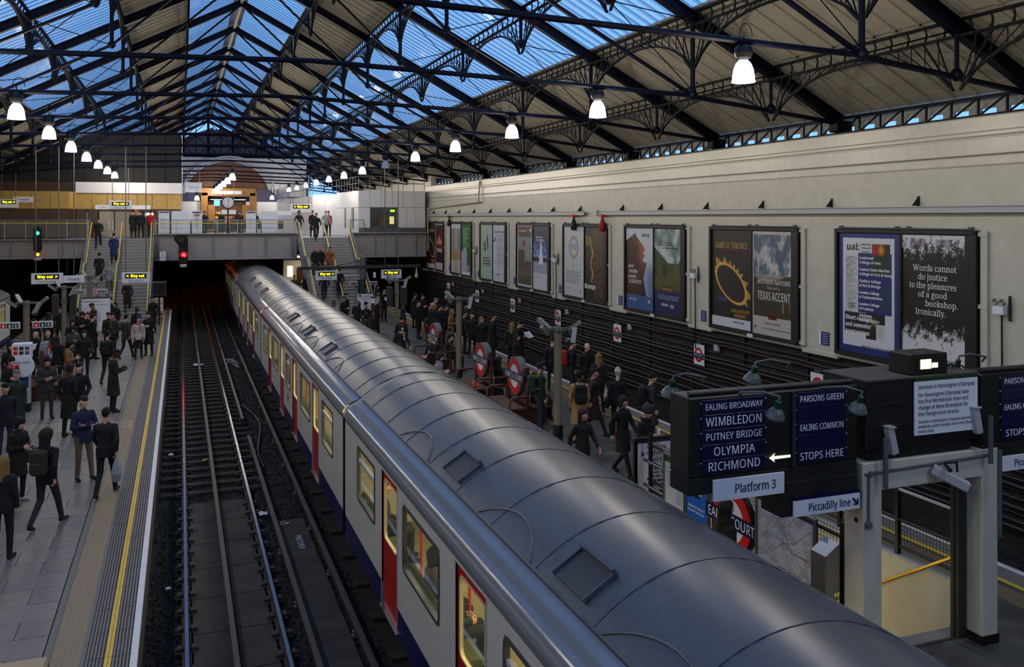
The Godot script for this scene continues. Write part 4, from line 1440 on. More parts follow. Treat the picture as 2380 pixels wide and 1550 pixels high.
func p_vineyard(x: float, y: float) -> Color:
	if y > 0.72:
		if lines(x, y, 0.15, 0.77, 0.88, 0.83, 3, 0.1):
			return Color(0.5, 0.55, 0.7)
		return Color(0.06, 0.09, 0.30)
	if absf(y - 0.71) < 0.012:
		return Color(0.32, 0.2, 0.1)
	if in_rect(x, y, 0.3, 0.655, 0.68, 0.735):
		return Color(0.22, 0.15, 0.07) if y < 0.705 else Color(0.75, 0.74, 0.68)
	var sky := Color(0.38, 0.48, 0.45).lerp(Color(0.74, 0.77, 0.76), smoothstep(0.3, 0.75, n2(x, y, 3)))
	var left := 0.2 + 0.38 * x + 0.05 * (n2(x, y, 40) - 0.5)
	var rt := 0.24 + 0.9 * (1.0 - x) * 1.2
	var leaf := Color(0.07, 0.15, 0.03).lerp(Color(0.22, 0.33, 0.08), n2(x, y, 45))
	if y > 0.42:
		var g := Color(0.20, 0.21, 0.06).lerp(Color(0.40, 0.38, 0.14), n2(x, y, 60))
		if Vector2((x - 0.38) * 0.6, (y - 0.47) * 0.8).length() < 0.07:
			g = Color(0.13, 0.14, 0.06)
		if in_rect(x, y, 0.46, 0.42, 0.68, 0.5):
			g = Color(0.18, 0.24, 0.1)
		if y < 0.55 and (x < 0.16 or x > 0.88):
			return leaf
		return g
	if y > left and x < 0.5 or y > rt:
		return leaf
	if y > 0.395:
		return Color(0.22, 0.31, 0.08)
	return sky

func p_letter(x: float, y: float) -> Color:
	var c := Color(0.74, 0.75, 0.76)
	var q := Vector2((x - 0.5) * 0.66, y - 0.3)
	var r := Vector2(q.x / 0.16, q.y / 0.165).length()
	if r > 0.72 and r < 1.0:
		c = Color(0.66, 0.55, 0.48)
	if absf(q.x) < 0.185 and absf(q.y + 0.01) < 0.042:
		c = Color(0.62, 0.64, 0.69)
	if in_rect(x, y, 0.45, 0.47, 0.5, 0.6):
		c = Color(0.6, 0.6, 0.61)
	if lines(x, y, 0.1, 0.64, 0.88, 0.83, 11, 0.2):
		c = Color(0.46, 0.47, 0.5)
	if lines(x, y, 0.1, 0.89, 0.35, 0.905, 1) or lines(x, y, 0.55, 0.89, 0.72, 0.905, 1):
		c = Color(0.3, 0.32, 0.45)
	var e := Vector2((x - 0.84) * 0.66, y - 0.915).length()
	if e > 0.013 and e < 0.024:
		c = Color(0.6, 0.1, 0.1)
	return c

func p_bronze(x: float, y: float) -> Color:
	var c := Color(0.095, 0.085, 0.065)
	var q := Vector2((x - 0.66) / 0.4, (y - 0.5) / 0.55)
	var d := q.length() + 0.22 * (n2(x, y, 6) - 0.5)
	if d < 0.95:
		var l := smoothstep(0.2, 0.9, n2(x, y, 10) * 0.6 + n2(x, y, 26) * 0.4)
		c = Color(0.13, 0.09, 0.035).lerp(Color(0.45, 0.33, 0.14), l)
		if absf(x - 0.36 - 0.05 * sin(y * 22.0)) < 0.022 and y > 0.2 and y < 0.75:
			c = Color(0.78, 0.66, 0.42)
	return c

func p_county(x: float, y: float) -> Color:
	if not in_rect(x, y, 0.06, 0.02, 0.95, 0.97):
		return Color(0.74, 0.74, 0.74)
	if y < 0.19:
		if in_rect(x, y, 0.82, 0.05, 0.91, 0.11):
			return Color(0.8, 0.8, 0.82)
		return Color(0.32, 0.16, 0.12)
	if y > 0.83:
		return Color(0.22, 0.17, 0.13).lerp(Color(0.4, 0.34, 0.28), n2(x, y, 40))
	if Vector2((x - 0.45) * 0.5, y - 0.3).length() < 0.055:
		return Color(0.5, 0.1, 0.08)
	if in_rect(x, y, 0.5, 0.37, 0.93, 0.58):
		return Color(0.42, 0.45, 0.42).lerp(Color(0.6, 0.63, 0.62), n2(x, y, 14))
	if y < 0.4:
		return Color(0.62, 0.63, 0.64).lerp(Color(0.4, 0.42, 0.45), n2(x, y, 16))
	if y < 0.72:
		return Color(0.24, 0.18, 0.16).lerp(Color(0.62, 0.4, 0.36), smoothstep(0.55, 0.8, n2(x * 2.5, y, 22)))
	return Color(0.3, 0.26, 0.23).lerp(Color(0.45, 0.4, 0.36), n2(x, y, 50))

func p_geyser(x: float, y: float) -> Color:
	if y > 0.74:
		if lines(x, y, 0.1, 0.79, 0.6, 0.83, 3):
			return Color(0.5, 0.52, 0.58)
		return Color(0.77, 0.78, 0.82)
	var c := Color(0.05, 0.09, 0.30).lerp(Color(0.20, 0.38, 0.66), smoothstep(0.1, 0.5, y))
	c = c.lerp(Color(0.8, 0.83, 0.88), smoothstep(0.5, 0.75, n2(x * 0.6, y, 14)) * smoothstep(0.2, 0.35, y))
	if y > 0.5:
		c = Color(0.05, 0.07, 0.07)
	if y > 0.56:
		c = Color(0.42, 0.46, 0.54).lerp(Color(0.74, 0.77, 0.82), n2(x, y * 3.0, 20))
	var w := 0.03 + 0.1 * smoothstep(0.2, 0.6, y)
	if y > 0.2 and y < 0.6 and absf(x - 0.52) < w * (0.75 + 0.5 * n2(x, y, 30)):
		c = Color(0.86, 0.88, 0.92)
	return c

func p_bin(x: float, y: float) -> Color:
	var c := Color(0.60, 0.70, 0.63)
	var ink := Color(0.05, 0.07, 0.06)
	if Vector2((x - 0.57) * 0.62, y - 0.19).length() < 0.018:
		c = ink
	if absf(x - 0.57 - (y - 0.2) * 0.15) < 0.055 - 0.06 * (y - 0.2) and in_rect(x, y, 0, 0.21, 1, 0.46):
		c = ink
	if absf(x - 0.36) < 0.10 - 0.05 * (y - 0.32) and in_rect(x, y, 0, 0.31, 1, 0.48):
		c = ink if fposmod(y * 26.0, 1.0) < 0.62 else c
	if lines(x, y, 0.12, 0.75, 0.8, 0.78, 2, 0.1):
		c = Color(0.3, 0.38, 0.35)
	return c

func p_shop(x: float, y: float) -> Color:
	var c := Color(0.76, 0.77, 0.82)
	if lines(x, y, 0.32, 0.17, 0.9, 0.75, 22, 0.25):
		c = Color(0.5, 0.54, 0.64)
	var q := Vector2((x - 0.08) * 0.6, y - 0.2)
	if q.length() > 0.07 and q.length() < 0.105 and q.y > 0.0 and q.x > -0.03:
		c = Color(0.08, 0.28, 0.6)
	return c

func p_nave(x: float, y: float) -> Color:
	var m := absf(x - 0.5) * 2.0
	var c := Color(0.70, 0.71, 0.72)
	if y < 0.1:
		return Color(0.72, 0.74, 0.78)
	if y < 0.55:
		var k := fposmod((m * 3.2 - y * 2.0) * 3.0, 1.0)
		c = Color(0.2, 0.23, 0.3) if k < 0.22 else Color(0.52, 0.58, 0.66)
		if m < 0.28:
			c = Color(0.55, 0.43, 0.24).lerp(Color(0.85, 0.77, 0.5), fposmod(y * 18.0, 1.0))
	elif y < 0.75:
		c = Color(0.45, 0.34, 0.18).lerp(Color(0.72, 0.66, 0.5), fposmod((m / (y - 0.45)) * 1.5, 1.0))
	else:
		c = Color(0.66, 0.64, 0.6)
		if m < 0.05:
			c = Color(0.4, 0.4, 0.42)
	return c

func p_clinic(x: float, y: float) -> Color:
	var c := Color(0.09, 0.36, 0.12)
	if lines(x, y, 0.2, 0.08, 0.85, 0.45, 12, 0.6):
		c = Color(0.6, 0.75, 0.6)
	for q in [[0.12, 0.5, 0.15], [0.38, 0.42, 0.2]]:
		if Vector2((x - q[0]) * 0.55, y - q[1]).length() < 0.035:
			c = Color(0.45, 0.3, 0.25)
		elif y > q[1] + 0.035 and absf(x - q[0]) < q[2] * minf(1.0, 0.5 + (y - q[1]) * 4.0) and y < 0.95:
			c = Color(0.72, 0.70, 0.78).lerp(Color(0.55, 0.53, 0.62), n2(x * 3.0, y, 12))
	if y > 0.8 and x > 0.6:
		c = Color(0.35, 0.42, 0.35).lerp(Color(0.6, 0.62, 0.66), n2(x, y, 30))
	if y > 0.94:
		c = Color(0.76, 0.78, 0.8)
	return c

func p_stage(x: float, y: float) -> Color:
	if not in_rect(x, y, 0.08, 0.03, 0.94, 0.85):
		return Color(0.70, 0.68, 0.68)
	var c := Color(0.22, 0.05, 0.035).lerp(Color(0.42, 0.10, 0.06), smoothstep(0.0, 0.4, 0.4 - absf(y - 0.4)))
	if absf(x - 0.5) < 0.34 * smoothstep(0.22, 0.45, y) and y > 0.22 and y < 0.45:
		c = Color(0.8, 0.72, 0.6).lerp(Color(0.6, 0.3, 0.2), n2(x, y, 20))
	if in_rect(x, y, 0.18, 0.54, 0.84, 0.62) and n2(x, y, 60) > 0.38:
		c = Color(0.78, 0.74, 0.72)
	if y > 0.64:
		c = Color(0.16, 0.07, 0.06)
	return c

func make_posters() -> void:
	nz.noise_type = FastNoiseLite.TYPE_SIMPLEX
	nz.frequency = 1.0
	nz.seed = 5
	var f: Array = [
		[p_courses, 160, 232, "p_courses"], [p_bookshop, 220, 320, "p_bookshop"], [p_gold, 150, 224, "p_gold"], [p_fields, 150, 224, "p_fields"], [p_profile, 120, 200, "p_profile"], [p_vineyard, 120, 200, "p_vineyard"], [p_letter, 140, 210, "p_letter"], [p_bronze, 110, 190, "p_bronze"],
		[p_county, 90, 150, "p_county"], [p_geyser, 90, 150, "p_geyser"], [p_bin, 110, 170, "p_bin"], [p_shop, 90, 160, "p_shop"], [p_nave, 70, 130, "p_nave"], [p_clinic, 70, 130, "p_clinic"], [p_gold, 0, 0, "p_gold"], [p_stage, 60, 110, "p_stage"]]
	var prints: Array[StandardMaterial3D] = []
	for a in f:
		if a[1] == 0:
			prints.append(M["print_gold"])
		else:
			prints.append(printed("print_" + a[3].substr(2), a[1], a[2], a[0]))
	var about := [
		"a blue bordered course advert and a black ink splash advert", "a black advert with a golden ring and a grassland advert", "a laughing head in profile and a vineyard tractor", "a pale ring on a stick and a bronze face",
		"a brown market scene and a white geyser", "a pale green litter bin and blue print on white", "a vaulted hall and white coats on green", "a golden ring on black and a red stage show"]
	var wide := 4.27
	var face := Basis(Vector3(0, 0, 1), Vector3.UP, Vector3(-1, 0, 0))
	var fr := MB.new()
	var h := 3.13
	for e in [-1.0, 1.0]:
		fr.cbox(Vector3(e * (wide / 2 - 0.05), 0, 0.05), Vector3(0.1, h, 0.12), 0.012)
		fr.cbox(Vector3(0, e * (h / 2 - 0.04), 0.05), Vector3(wide, 0.1, 0.12), 0.012)
	fr.box(Vector3(0, 0, 0.01), Vector3(wide - 0.05, h - 0.05, 0.05))
	fr.cbox(Vector3(0.04, 0, 0.06), Vector3(0.06, h, 0.06), 0.01)
	fr.box(Vector3(wide / 2 - 0.2, 0, 0.05), Vector3(0.22, h, 0.06))
	var frame_m := fr.mesh()
	var hangers := MB.new()
	for x in [-1.95, -0.1, 0.25, 1.95]:
		hangers.box(Vector3(x, h / 2 + 0.05, 0.05), Vector3(0.09, 0.07, 0.07))
	hangers.tube([Vector3(-2.0, h / 2 + 0.03, 0.08), Vector3(2.0, h / 2 + 0.03, 0.08)], 0.02, 5)
	var hang_m := hangers.mesh()
	var side := MB.new()
	side.box(Vector3(wide / 2 + 0.13, 0.0, 0.02), Vector3(0.16, h, 0.05))
	for y in [-1.5, 0.0, 1.5]:
		side.box(Vector3(wide / 2 + 0.1, y, 0.04), Vector3(0.24, 0.09, 0.04))
	var side_m := side.mesh()
	for i in 8:
		var p := at(WALL_X - 0.02, 3.775, 16.0 + i * BAY)
		var o := thing("billboard", "black framed poster pair showing %s" % about[i], "billboard", p, 0.0, "billboards along the white wall")
		o.basis = face
		part(o, "frame", frame_m, M["near_black"])
		part(o, "hanger", hang_m, M["mid_grey"])
		part(o, "side_batten", side_m, M["painted_wall"])
		part(o, "number_plate", boxm(Vector3(0.26, 0.09, 0.02)), M["sign_white"], moved(Vector3(0.02, -h / 2 - 0.0, 0.11)))
		for e in 2:
			var w := 1.98 if e == 0 else 1.93
			var q := part(o, "poster", MB.new().box(Vector3.ZERO, Vector3(w, 2.94, 0.008)).mesh(), prints[i * 2 + e], moved(Vector3(-1.02 if e == 0 else 0.99, 0.01 if e == 0 else -0.01, 0.05)))
			words(q, i * 2 + e)

func words(q: Node, i: int) -> void:
	var put := func(t: String, x: float, y: float, cap: float, m: String, w := 0.0, serif := false, bold := 400) -> void:
		lettering(q, t, cap, M[m], moved(Vector3(x, y, 0.007)), w, serif, bold)
	mat("text_gold", Color(0.78, 0.60, 0.28), 0.5)
	mat("text_red", Color(0.45, 0.05, 0.04), 0.5)
	mat("text_brown", Color(0.25, 0.10, 0.07), 0.5)
	mat("text_pale", Color(0.72, 0.72, 0.70), 0.5)
	mat("text_sky", Color(0.10, 0.25, 0.55), 0.5)
	match i:
		0:
			put.call("ual:", -0.5, 1.12, 0.17, "text_black", 0.42, false, 700)
			var s := ["university", "of the arts", "london"]
			for k in 3:
				put.call(s[k], -0.07, 1.19 - k * 0.09, 0.055, "text_black", 0.34 - 0.03 * k)
			var c := [["Camberwell", "College of Arts"], ["Central Saint Martins", "College of Arts & Design"], ["Chelsea College", "of Art & Design"], ["London College", "of Communication"], ["London College", "of Fashion"], ["Wimbledon", "College of Art"]]
			for k in 6:
				for j in 2:
					var t: String = c[k][j]
					var w := t.length() * 0.047
					put.call(t, -0.28 + w / 2, 0.86 - k * 0.28 - j * 0.11, 0.065, "text_white", w, false, 700)
			var d := ["Short courses", "and semester", "programmes"]
			for k in 3:
				var w: float = [0.9, 0.87, 0.81][k]
				put.call(d[k], -0.76 + w / 2, -0.62 - k * 0.17, 0.105, "text_white", w, false, 700)
			put.call("www.arts.ac.uk/shortcourses", 0.3, -1.28, 0.055, "text_black", 1.0)
		1:
			var l := [["Words cannot", 0.0, 0.735, 1.2], ["do justice", -0.05, 0.54, 0.8], ["to the pleasures", -0.05, 0.345, 1.3], ["of a good", -0.05, 0.15, 0.8], ["bookshop.", 0.2, -0.045, 0.88], ["Ironically.", -0.1, -0.24, 0.84]]
			for a in l:
				put.call(a[0], a[1], a[2], 0.135, "text_white", a[3], true)
			put.call("Waterstones", 0.1, -1.27, 0.13, "text_black", 1.0, true)
		2, 14:
			put.call("GAME OF THRONES", 0.0, 1.0, 0.17, "text_gold", 1.65, true)
			put.call("THE COMPLETE SECOND SEASON", 0.0, 0.8, 0.06, "text_red", 1.1, true)
			put.call("ON BLU-RAY & DVD", 0.48, -0.95, 0.1, "text_gold", 0.9, true)
			put.call("4TH MARCH", 0.48, -1.09, 0.1, "text_gold", 0.6, true)
			if i == 2:
				put.call("amazon.co.uk", 0.4, -1.28, 0.07, "text_black", 0.55)
		3:
			put.call("YOU KNOW", 0.0, 0.22, 0.06, "text_pale", 0.75)
			put.call("MOTHER NATURE", 0.05, 0.04, 0.13, "text_pale", 1.45, false, 700)
			put.call("has such a", 0.05, -0.12, 0.08, "text_pale", 0.55, true)
			put.call("TEXAS ACCENT", 0.05, -0.36, 0.24, "text_pale", 1.45, false, 700)
			put.call("TEXAS", 0.0, -0.92, 0.09, "text_black", 0.36)
			put.call("TRAVELTEX.COM EXPLORE", 0.0, -1.13, 0.045, "text_black", 0.7)
		4:
			put.call("BOSE", 0.5, 1.2, 0.11, "text_black", 0.52, false, 700)
			var l := ["your", "mobile", "sound.", "ELEVATED."]
			for k in 4:
				var w: float = [0.4, 0.62, 0.6, 0.95][k]
				put.call(l[k], -0.8 + w / 2 + (0.05 if k % 2 == 1 else 0.0), 0.08 - k * 0.19, 0.14, "text_white", w)
			put.call("Bose MIE2i", -0.45, -1.13, 0.09, "text_pale", 0.55)
		5:
			put.call("California", -0.2, 0.98, 0.19, "text_brown", 0.95, true)
			put.call("land of big reds and bold chardonnay", 0.15, 0.82, 0.05, "text_brown", 1.0, true)
			put.call("Road Trips", -0.03, -0.58, 0.09, "text_gold", 0.55, true)
			put.call("California", -0.2, -1.12, 0.09, "text_white", 0.45, true)
			put.call("USA", 0.28, -1.15, 0.12, "text_white", 0.25)
		7:
			put.call("RA", -0.55, 0.9, 0.4, "text_gold", 0.55)
			put.call("Bronze", -0.42, -0.93, 0.19, "text_white", 0.98, false, 700)
		8:
			put.call("DISCOVER KENT", -0.25, 1.2, 0.07, "text_white", 0.95, false, 700)
		9:
			put.call("UNFORGETTABLE", -0.15, 0.95, 0.08, "text_white", 0.85)
			put.call("NATURE IN ICELAND", -0.05, 0.82, 0.08, "text_white", 1.0)
		10:
			put.call("WHAT DOESN'T GO", 0.0, -0.35, 0.09, "text_black", 1.1, false, 700)
			put.call("IN THE BIN CAUSES", 0.0, -0.5, 0.09, "text_black", 1.2, false, 700)
			put.call("DELAYS ON THE TRACK", 0.05, -0.65, 0.09, "text_black", 1.35, false, 700)
		11:
			put.call("Get paid to shop", 0.0, 1.12, 0.14, "text_blue", 1.6)
			put.call("Quidco", -0.1, -1.1, 0.11, "text_blue", 0.55)

func roundel(parent: Node, xf: Transform3D, r: float, deep: float, words_: String, cap: float, text_w: float) -> void:
	# ring, white middle, blue bar and its name, facing the transform's +z
	var red := MB.new()
	ring(red, 1.32 * r, 1.32 * r, 0.66 * r - 0.0005, 0.34 * r, 0.0, 0.012, xf)
	var o := part(parent, "roundel_ring", red.mesh(), M["signal_red"])
	part(o, "roundel_centre", MB.new().prism(rounded(1.34 * r, 1.34 * r, 0.67 * r - 0.0005, 6), 0.0, 0.006, xf).mesh(), M["sign_white"])
	part(parent, "name_bar", MB.new().box(xf * Vector3(0, 0, 0.015), Vector3(deep * r, 0.46 * r, 0.02), xf.basis).mesh(), M["sign_blue"])
	lettering(parent, words_, cap, M["text_white"], xf * moved(Vector3(0, 0, 0.028)), text_w, false, 400)

func make_wall_fittings() -> void:
	var face := Basis(Vector3(0, 0, 1), Vector3.UP, Vector3(-1, 0, 0))
	for i in 7:
		var o := thing("station_name_sign", "small white station roundel sign on the sooty brick wall", "sign", at(WALL_X + 0.02, 1.22, 18.9 + i * 5.69), 0.0, "roundel signs on the brick wall")
		o.basis = face
		part(o, "plate", boxm(Vector3(0.6, 0.66, 0.03), 0.005), M["sign_white"])
		roundel(o, moved(Vector3(0, 0, 0.016)), 0.23, 2.5, "EARL'S COURT", 0.05, 0.5)
		var b := MB.new()
		b.box(Vector3(0.0, 0.42, 0), Vector3(0.24, 0.12, 0.06))
		part(o, "bracket_box", b.mesh(), M["mid_grey"])
		part(o, "junction_box", boxm(Vector3(0.22, 0.2, 0.1), 0.01), M["light_grey"], moved(Vector3(1.0, 0.35, 0)))
	for i in 4:
		var z: float = [13.24, 24.64, 35.93, 47.4][i]
		var o := thing("emergency_light", "twin headed battery emergency light on the white wall", "light", at(WALL_X - 0.04, 3.8, z), 0.0, "emergency lights on the wall")
		o.basis = face.scaled(Vector3.ONE * 0.6)
		part(o, "back_plate", boxm(Vector3(0.08, 0.85, 0.05)), M["near_black"], moved(Vector3(0.2, 0, 0.03)))
		part(o, "box", boxm(Vector3(0.42, 0.28, 0.22), 0.015), M["sign_white"], moved(Vector3(-0.1, -0.08, 0.14)))
		for e in [-0.22, 0.06]:
			part(o, "lamp_head", MB.new().lathe([Vector2(0.0, -0.06), Vector2(0.09, -0.04), Vector2(0.12, 0.04), Vector2(0.1, 0.06), Vector2(0.0, 0.05)], 12, Transform3D(Basis(Vector3.RIGHT, PI / 2), Vector3(e, 0.2, 0.2))).mesh(), M["stainless"])
		part(o, "conduit", MB.new().tube([Vector3(-0.1, -0.2, 0.05), Vector3(-0.1, -2.9, 0.03), Vector3(-0.1, -4.0, 0.03)], 0.035, 5).mesh(), M["near_black"])
	for i in 7:
		var o := thing("notice_plate", "small blue safety notice low on the white wall", "notice", at(WALL_X - 0.015, 2.5, 18.6 + i * 5.69), 0.0, "blue notices on the wall")
		o.basis = face
		part(o, "blue_plate", boxm(Vector3(0.3, 0.34, 0.01)), mat("notice_blue", Color(0.05, 0.15, 0.42), 0.5))
		part(o, "white_strip", boxm(Vector3(0.09, 0.34, 0.012)), M["sign_white"], moved(Vector3(-0.2, 0, 0)))
		var t := MB.new()
		for k in 5:
			t.box(Vector3(0.0, 0.12 - k * 0.06, 0.006), Vector3(0.2, 0.016, 0.002))
		part(o, "small_print", t.mesh(), M["text_pale"])
	# white pier bottoms between the boards
	for i in 8:
		var w := structure_node("trim", "white plaster pier foot below the boards")
		part(w, "pier_foot", MB.new().cbox(at(WALL_X + 0.28, 2.1, 18.85 + i * 5.69), Vector3(0.6, 0.14, 1.36), 0.02).mesh(), M["painted_wall"])

# ---------------------------------------------------------------- footbridge, stairs and ticket hall
func girder(called: String, x0: float, x1: float, y0: float, y1: float, z: float, gap: float, label: String) -> void:
	var o := thing(called, label, "girder")
	var w := x1 - x0
	part(o, "web_plate", MB.new().box(at((x0 + x1) / 2, (y0 + y1) / 2, z + 0.1), Vector3(w, y1 - y0, 0.06)).mesh(), M["grey_steel"])
	part(o, "flange", MB.new().cbox(at((x0 + x1) / 2, y1, z + 0.02), Vector3(w, 0.07, 0.44), 0.01).mesh(), M["grey_steel"])
	part(o, "flange", MB.new().cbox(at((x0 + x1) / 2, y0, z + 0.02), Vector3(w, 0.07, 0.44), 0.01).mesh(), M["grey_steel"])
	var st := MB.new()
	st.box(Vector3(0, 0, 0), Vector3(0.14, y1 - y0 - 0.05, 0.05))
	st.box(Vector3(0, 0, 0.06), Vector3(0.03, y1 - y0 - 0.05, 0.12))
	var y := y0 + 0.12
	while y < y1 - 0.1:
		for e in [-1.0, 1.0]:
			st.lathe([Vector2(0.022, 0.0), Vector2(0.016, 0.018), Vector2(0.0, 0.024)], 6, Transform3D(Basis(Vector3.RIGHT, PI / 2), Vector3(e * 0.05, y - (y0 + y1) / 2, 0.025)))
		y += 0.11
	var sm := st.mesh()
	var x := x0 + 0.25
	while x < x1:
		part(o, "stiffener", sm, M["grey_steel"], moved(at(x, (y0 + y1) / 2, z + 0.06)))
		x += gap
	var riv := MB.new()
	x = x0 + 0.1
	while x < x1:
		for yy in [y0 + 0.1, y1 - 0.1]:
			riv.lathe([Vector2(0.024, 0.0), Vector2(0.0, 0.022)], 5, Transform3D(Basis(Vector3.RIGHT, PI / 2), at(x, yy, z + 0.07)))
		x += 0.14
	part(o, "rivet_row", riv.mesh(), M["mid_grey"])

func balustrade(label: String, pts: Array, h: float, rail: bool, group := "glass balustrades") -> void:
	# glass panels between posts along a line of feet
	var o := thing("balustrade", label, "balustrade", Vector3.ZERO, 0.0, group)
	var post := MB.new()
	post.box(Vector3(0, h / 2, 0), Vector3(0.05, h, 0.07))
	var pm := post.mesh()
	for i in pts.size() - 1:
		var a: Vector3 = pts[i]
		var b: Vector3 = pts[i + 1]
		var count := maxi(1, int(round(a.distance_to(b) / 1.15)))
		for k in count:
			var p := a.lerp(b, (k + 0.04) / count)
			var q := a.lerp(b, (k + 0.96) / count)
			var g := MB.new()
			g.quad(p + Vector3(0, 0.1, 0), q + Vector3(0, 0.1, 0), q + Vector3(0, h, 0), p + Vector3(0, h, 0))
			part(o, "glass_panel", g.mesh(), M["clear_glass"])
			part(o, "post", pm, M["stainless"], moved(a.lerp(b, float(k) / count)))
		part(o, "post", pm, M["stainless"], moved(b))
	var top := []
	for p in pts:
		top.append(p + Vector3(0, h, 0))
	part(o, "top_rail", MB.new().tube(top, 0.022, 6).mesh(), M["stainless"])
	if rail:
		var hr := []
		for p in pts:
			hr.append(p + Vector3(0, h - 0.2, 0.08))
		part(o, "handrail", MB.new().tube(hr, 0.026, 6).mesh(), M["handrail"])

func staircase(label: String, x0: float, x1: float, z0: float) -> Node3D:
	var o := thing("staircase", label, "staircase")
	var rise := DECK / 26.0
	var going := 0.26
	var w := x1 - x0
	var prof := []
	var z := z0
	for i in 26:
		if i == 13:
			z += 1.04
		var y := rise * (i + 1)
		var s := part(o, "step", MB.new().box(at((x0 + x1) / 2, y - 0.09, z + going / 2 + 0.03), Vector3(w, 0.18, going + 0.06)).mesh(), M["step_grey"])
		part(s, "nosing", MB.new().box(at((x0 + x1) / 2, y + 0.001, z + 0.035), Vector3(w - 0.02, 0.012, 0.07)).mesh(), M["step_nose"])
		z += going
		if i == 12:
			part(o, "landing", MB.new().box(at((x0 + x1) / 2, y - 0.09, z + 0.52), Vector3(w, 0.18, 1.1)).mesh(), M["step_grey"])
	var zt := z
	var half := z0 + 13 * going
	var ym := rise * 13
	var line := [at(0, 0, z0 - 0.1), at(0, ym, half), at(0, ym, half + 1.04), at(0, DECK, zt)]
	for x in [x0, x1]:
		var st := MB.new()
		for i in 3:
			st.beam(line[i] + Vector3(x, 0.05, 0), line[i + 1] + Vector3(x, 0.05, 0), 0.06, 0.36)
		part(o, "stringer", st.mesh(), M["mid_grey"])
		var g := MB.new()
		for i in 3:
			var a: Vector3 = line[i] + Vector3(x, 0.2, 0)
			var b: Vector3 = line[i + 1] + Vector3(x, 0.2, 0)
			g.quad(a, b, b + Vector3(0, 0.95, 0), a + Vector3(0, 0.95, 0))
			for k in 3:
				var p := a.lerp(b, k / 3.0)
				part(o, "post", boxm(Vector3(0.05, 1.05, 0.05)), M["stainless"], moved(p + Vector3(0, 0.45, 0)))
		part(o, "glass_panel", g.mesh(), M["clear_glass"])
		var tr := []
		for p in line:
			tr.append(p + Vector3(x, 1.18, 0))
		part(o, "top_rail", MB.new().tube(tr, 0.025, 6).mesh(), M["stainless"])
	var lines_x := [x0 + 0.12, (x0 + x1) / 2, x1 - 0.12]
	for x in lines_x:
		var hr := [at(x, 0.55, z0 - 0.32), at(x, 0.95, z0 - 0.3)]
		for p in line:
			hr.append(p + Vector3(x, 0.98, 0))
		hr.append(at(x, DECK + 0.98, zt + 0.4))
		part(o, "handrail", MB.new().tube(hr, 0.034, 7).mesh(), M["handrail"])
		if x == lines_x[1]:
			for i in [0, 2]:
				for k in 4:
					var p: Vector3 = line[i].lerp(line[i + 1], k / 3.0) + Vector3(x, 0, 0)
					part(o, "post", boxm(Vector3(0.045, 0.98, 0.045)), M["stainless"], moved(p + Vector3(0, 0.49, 0)))
	part(o, "back_panel", MB.new().box(at((x0 + x1) / 2, 1.0, z0 + 5.2), Vector3(w, 2.0, 0.06)).mesh(), M["dark_grey"])
	return o

func cladding(parent: Node, called: String, x0: float, x1: float, y0: float, y1: float, z: float, w: float, m: Material) -> void:
	# separate panels with open joints, facing the viewer
	var count := maxi(1, int(round((x1 - x0) / w)))
	var pw := (x1 - x0) / count
	var bm := boxm(Vector3(pw - 0.02, y1 - y0 - 0.02, 0.04), 0.004)
	for i in count:
		part(parent, called, bm, m, moved(at(x0 + (i + 0.5) * pw, (y0 + y1) / 2, z)))

func cladding_along(parent: Node, called: String, a: Vector2, b: Vector2, y0: float, y1: float, w: float, m: Material) -> void:
	var count := maxi(1, int(round(a.distance_to(b) / w)))
	var d := (b - a) / count
	var bm := boxm(Vector3(d.length() - 0.02, y1 - y0 - 0.02, 0.04), 0.004)
	var turn := atan2(d.y, d.x)
	for i in count:
		var c := a + d * (i + 0.5)
		part(parent, called, bm, m, moved(at(c.x, (y0 + y1) / 2, c.y), turn))

func way_out(x: float, y: float, z: float, w: float, h: float, label: String, under: String, lead: String, rods: float) -> void:
	var o := thing("exit_sign", label, "sign", at(x, y, z))
	part(o, "case", boxm(Vector3(w, h, 0.14), 0.012), M["sign_white"])
	part(o, "display", boxm(Vector3(w * 0.76, h * 0.44, 0.01)), M["matt_black"], moved(Vector3(0.0, h * 0.16, 0.072)))
	var lit := glow("display_yellow", Color(1.0, 0.93, 0.12), 3.0)
	lettering(o, "Way out", h * 0.27, lit, moved(Vector3(-w * 0.06 if lead == "after" else w * 0.06, h * 0.17, 0.08)), w * 0.5, false, 700)
	arrow(o, Vector3(w * 0.29 if lead == "after" else -w * 0.29, h * 0.16, 0.079), h * 0.25, PI / 4 if lead == "after" else PI * 0.75, lit)
	if under:
		lettering(o, under, h * 0.15, M["text_blue"], moved(Vector3(0, -h * 0.3, 0.075)), w * 0.5)
	if rods > 0.0:
		var r := MB.new()
		for e in [-1.0, 1.0]:
			r.tube([Vector3(e * w * 0.36, h / 2, 0), Vector3(e * w * 0.36, rods, 0)], 0.02, 5)
		part(o, "hanging_rod", r.mesh(), M["mid_grey"])

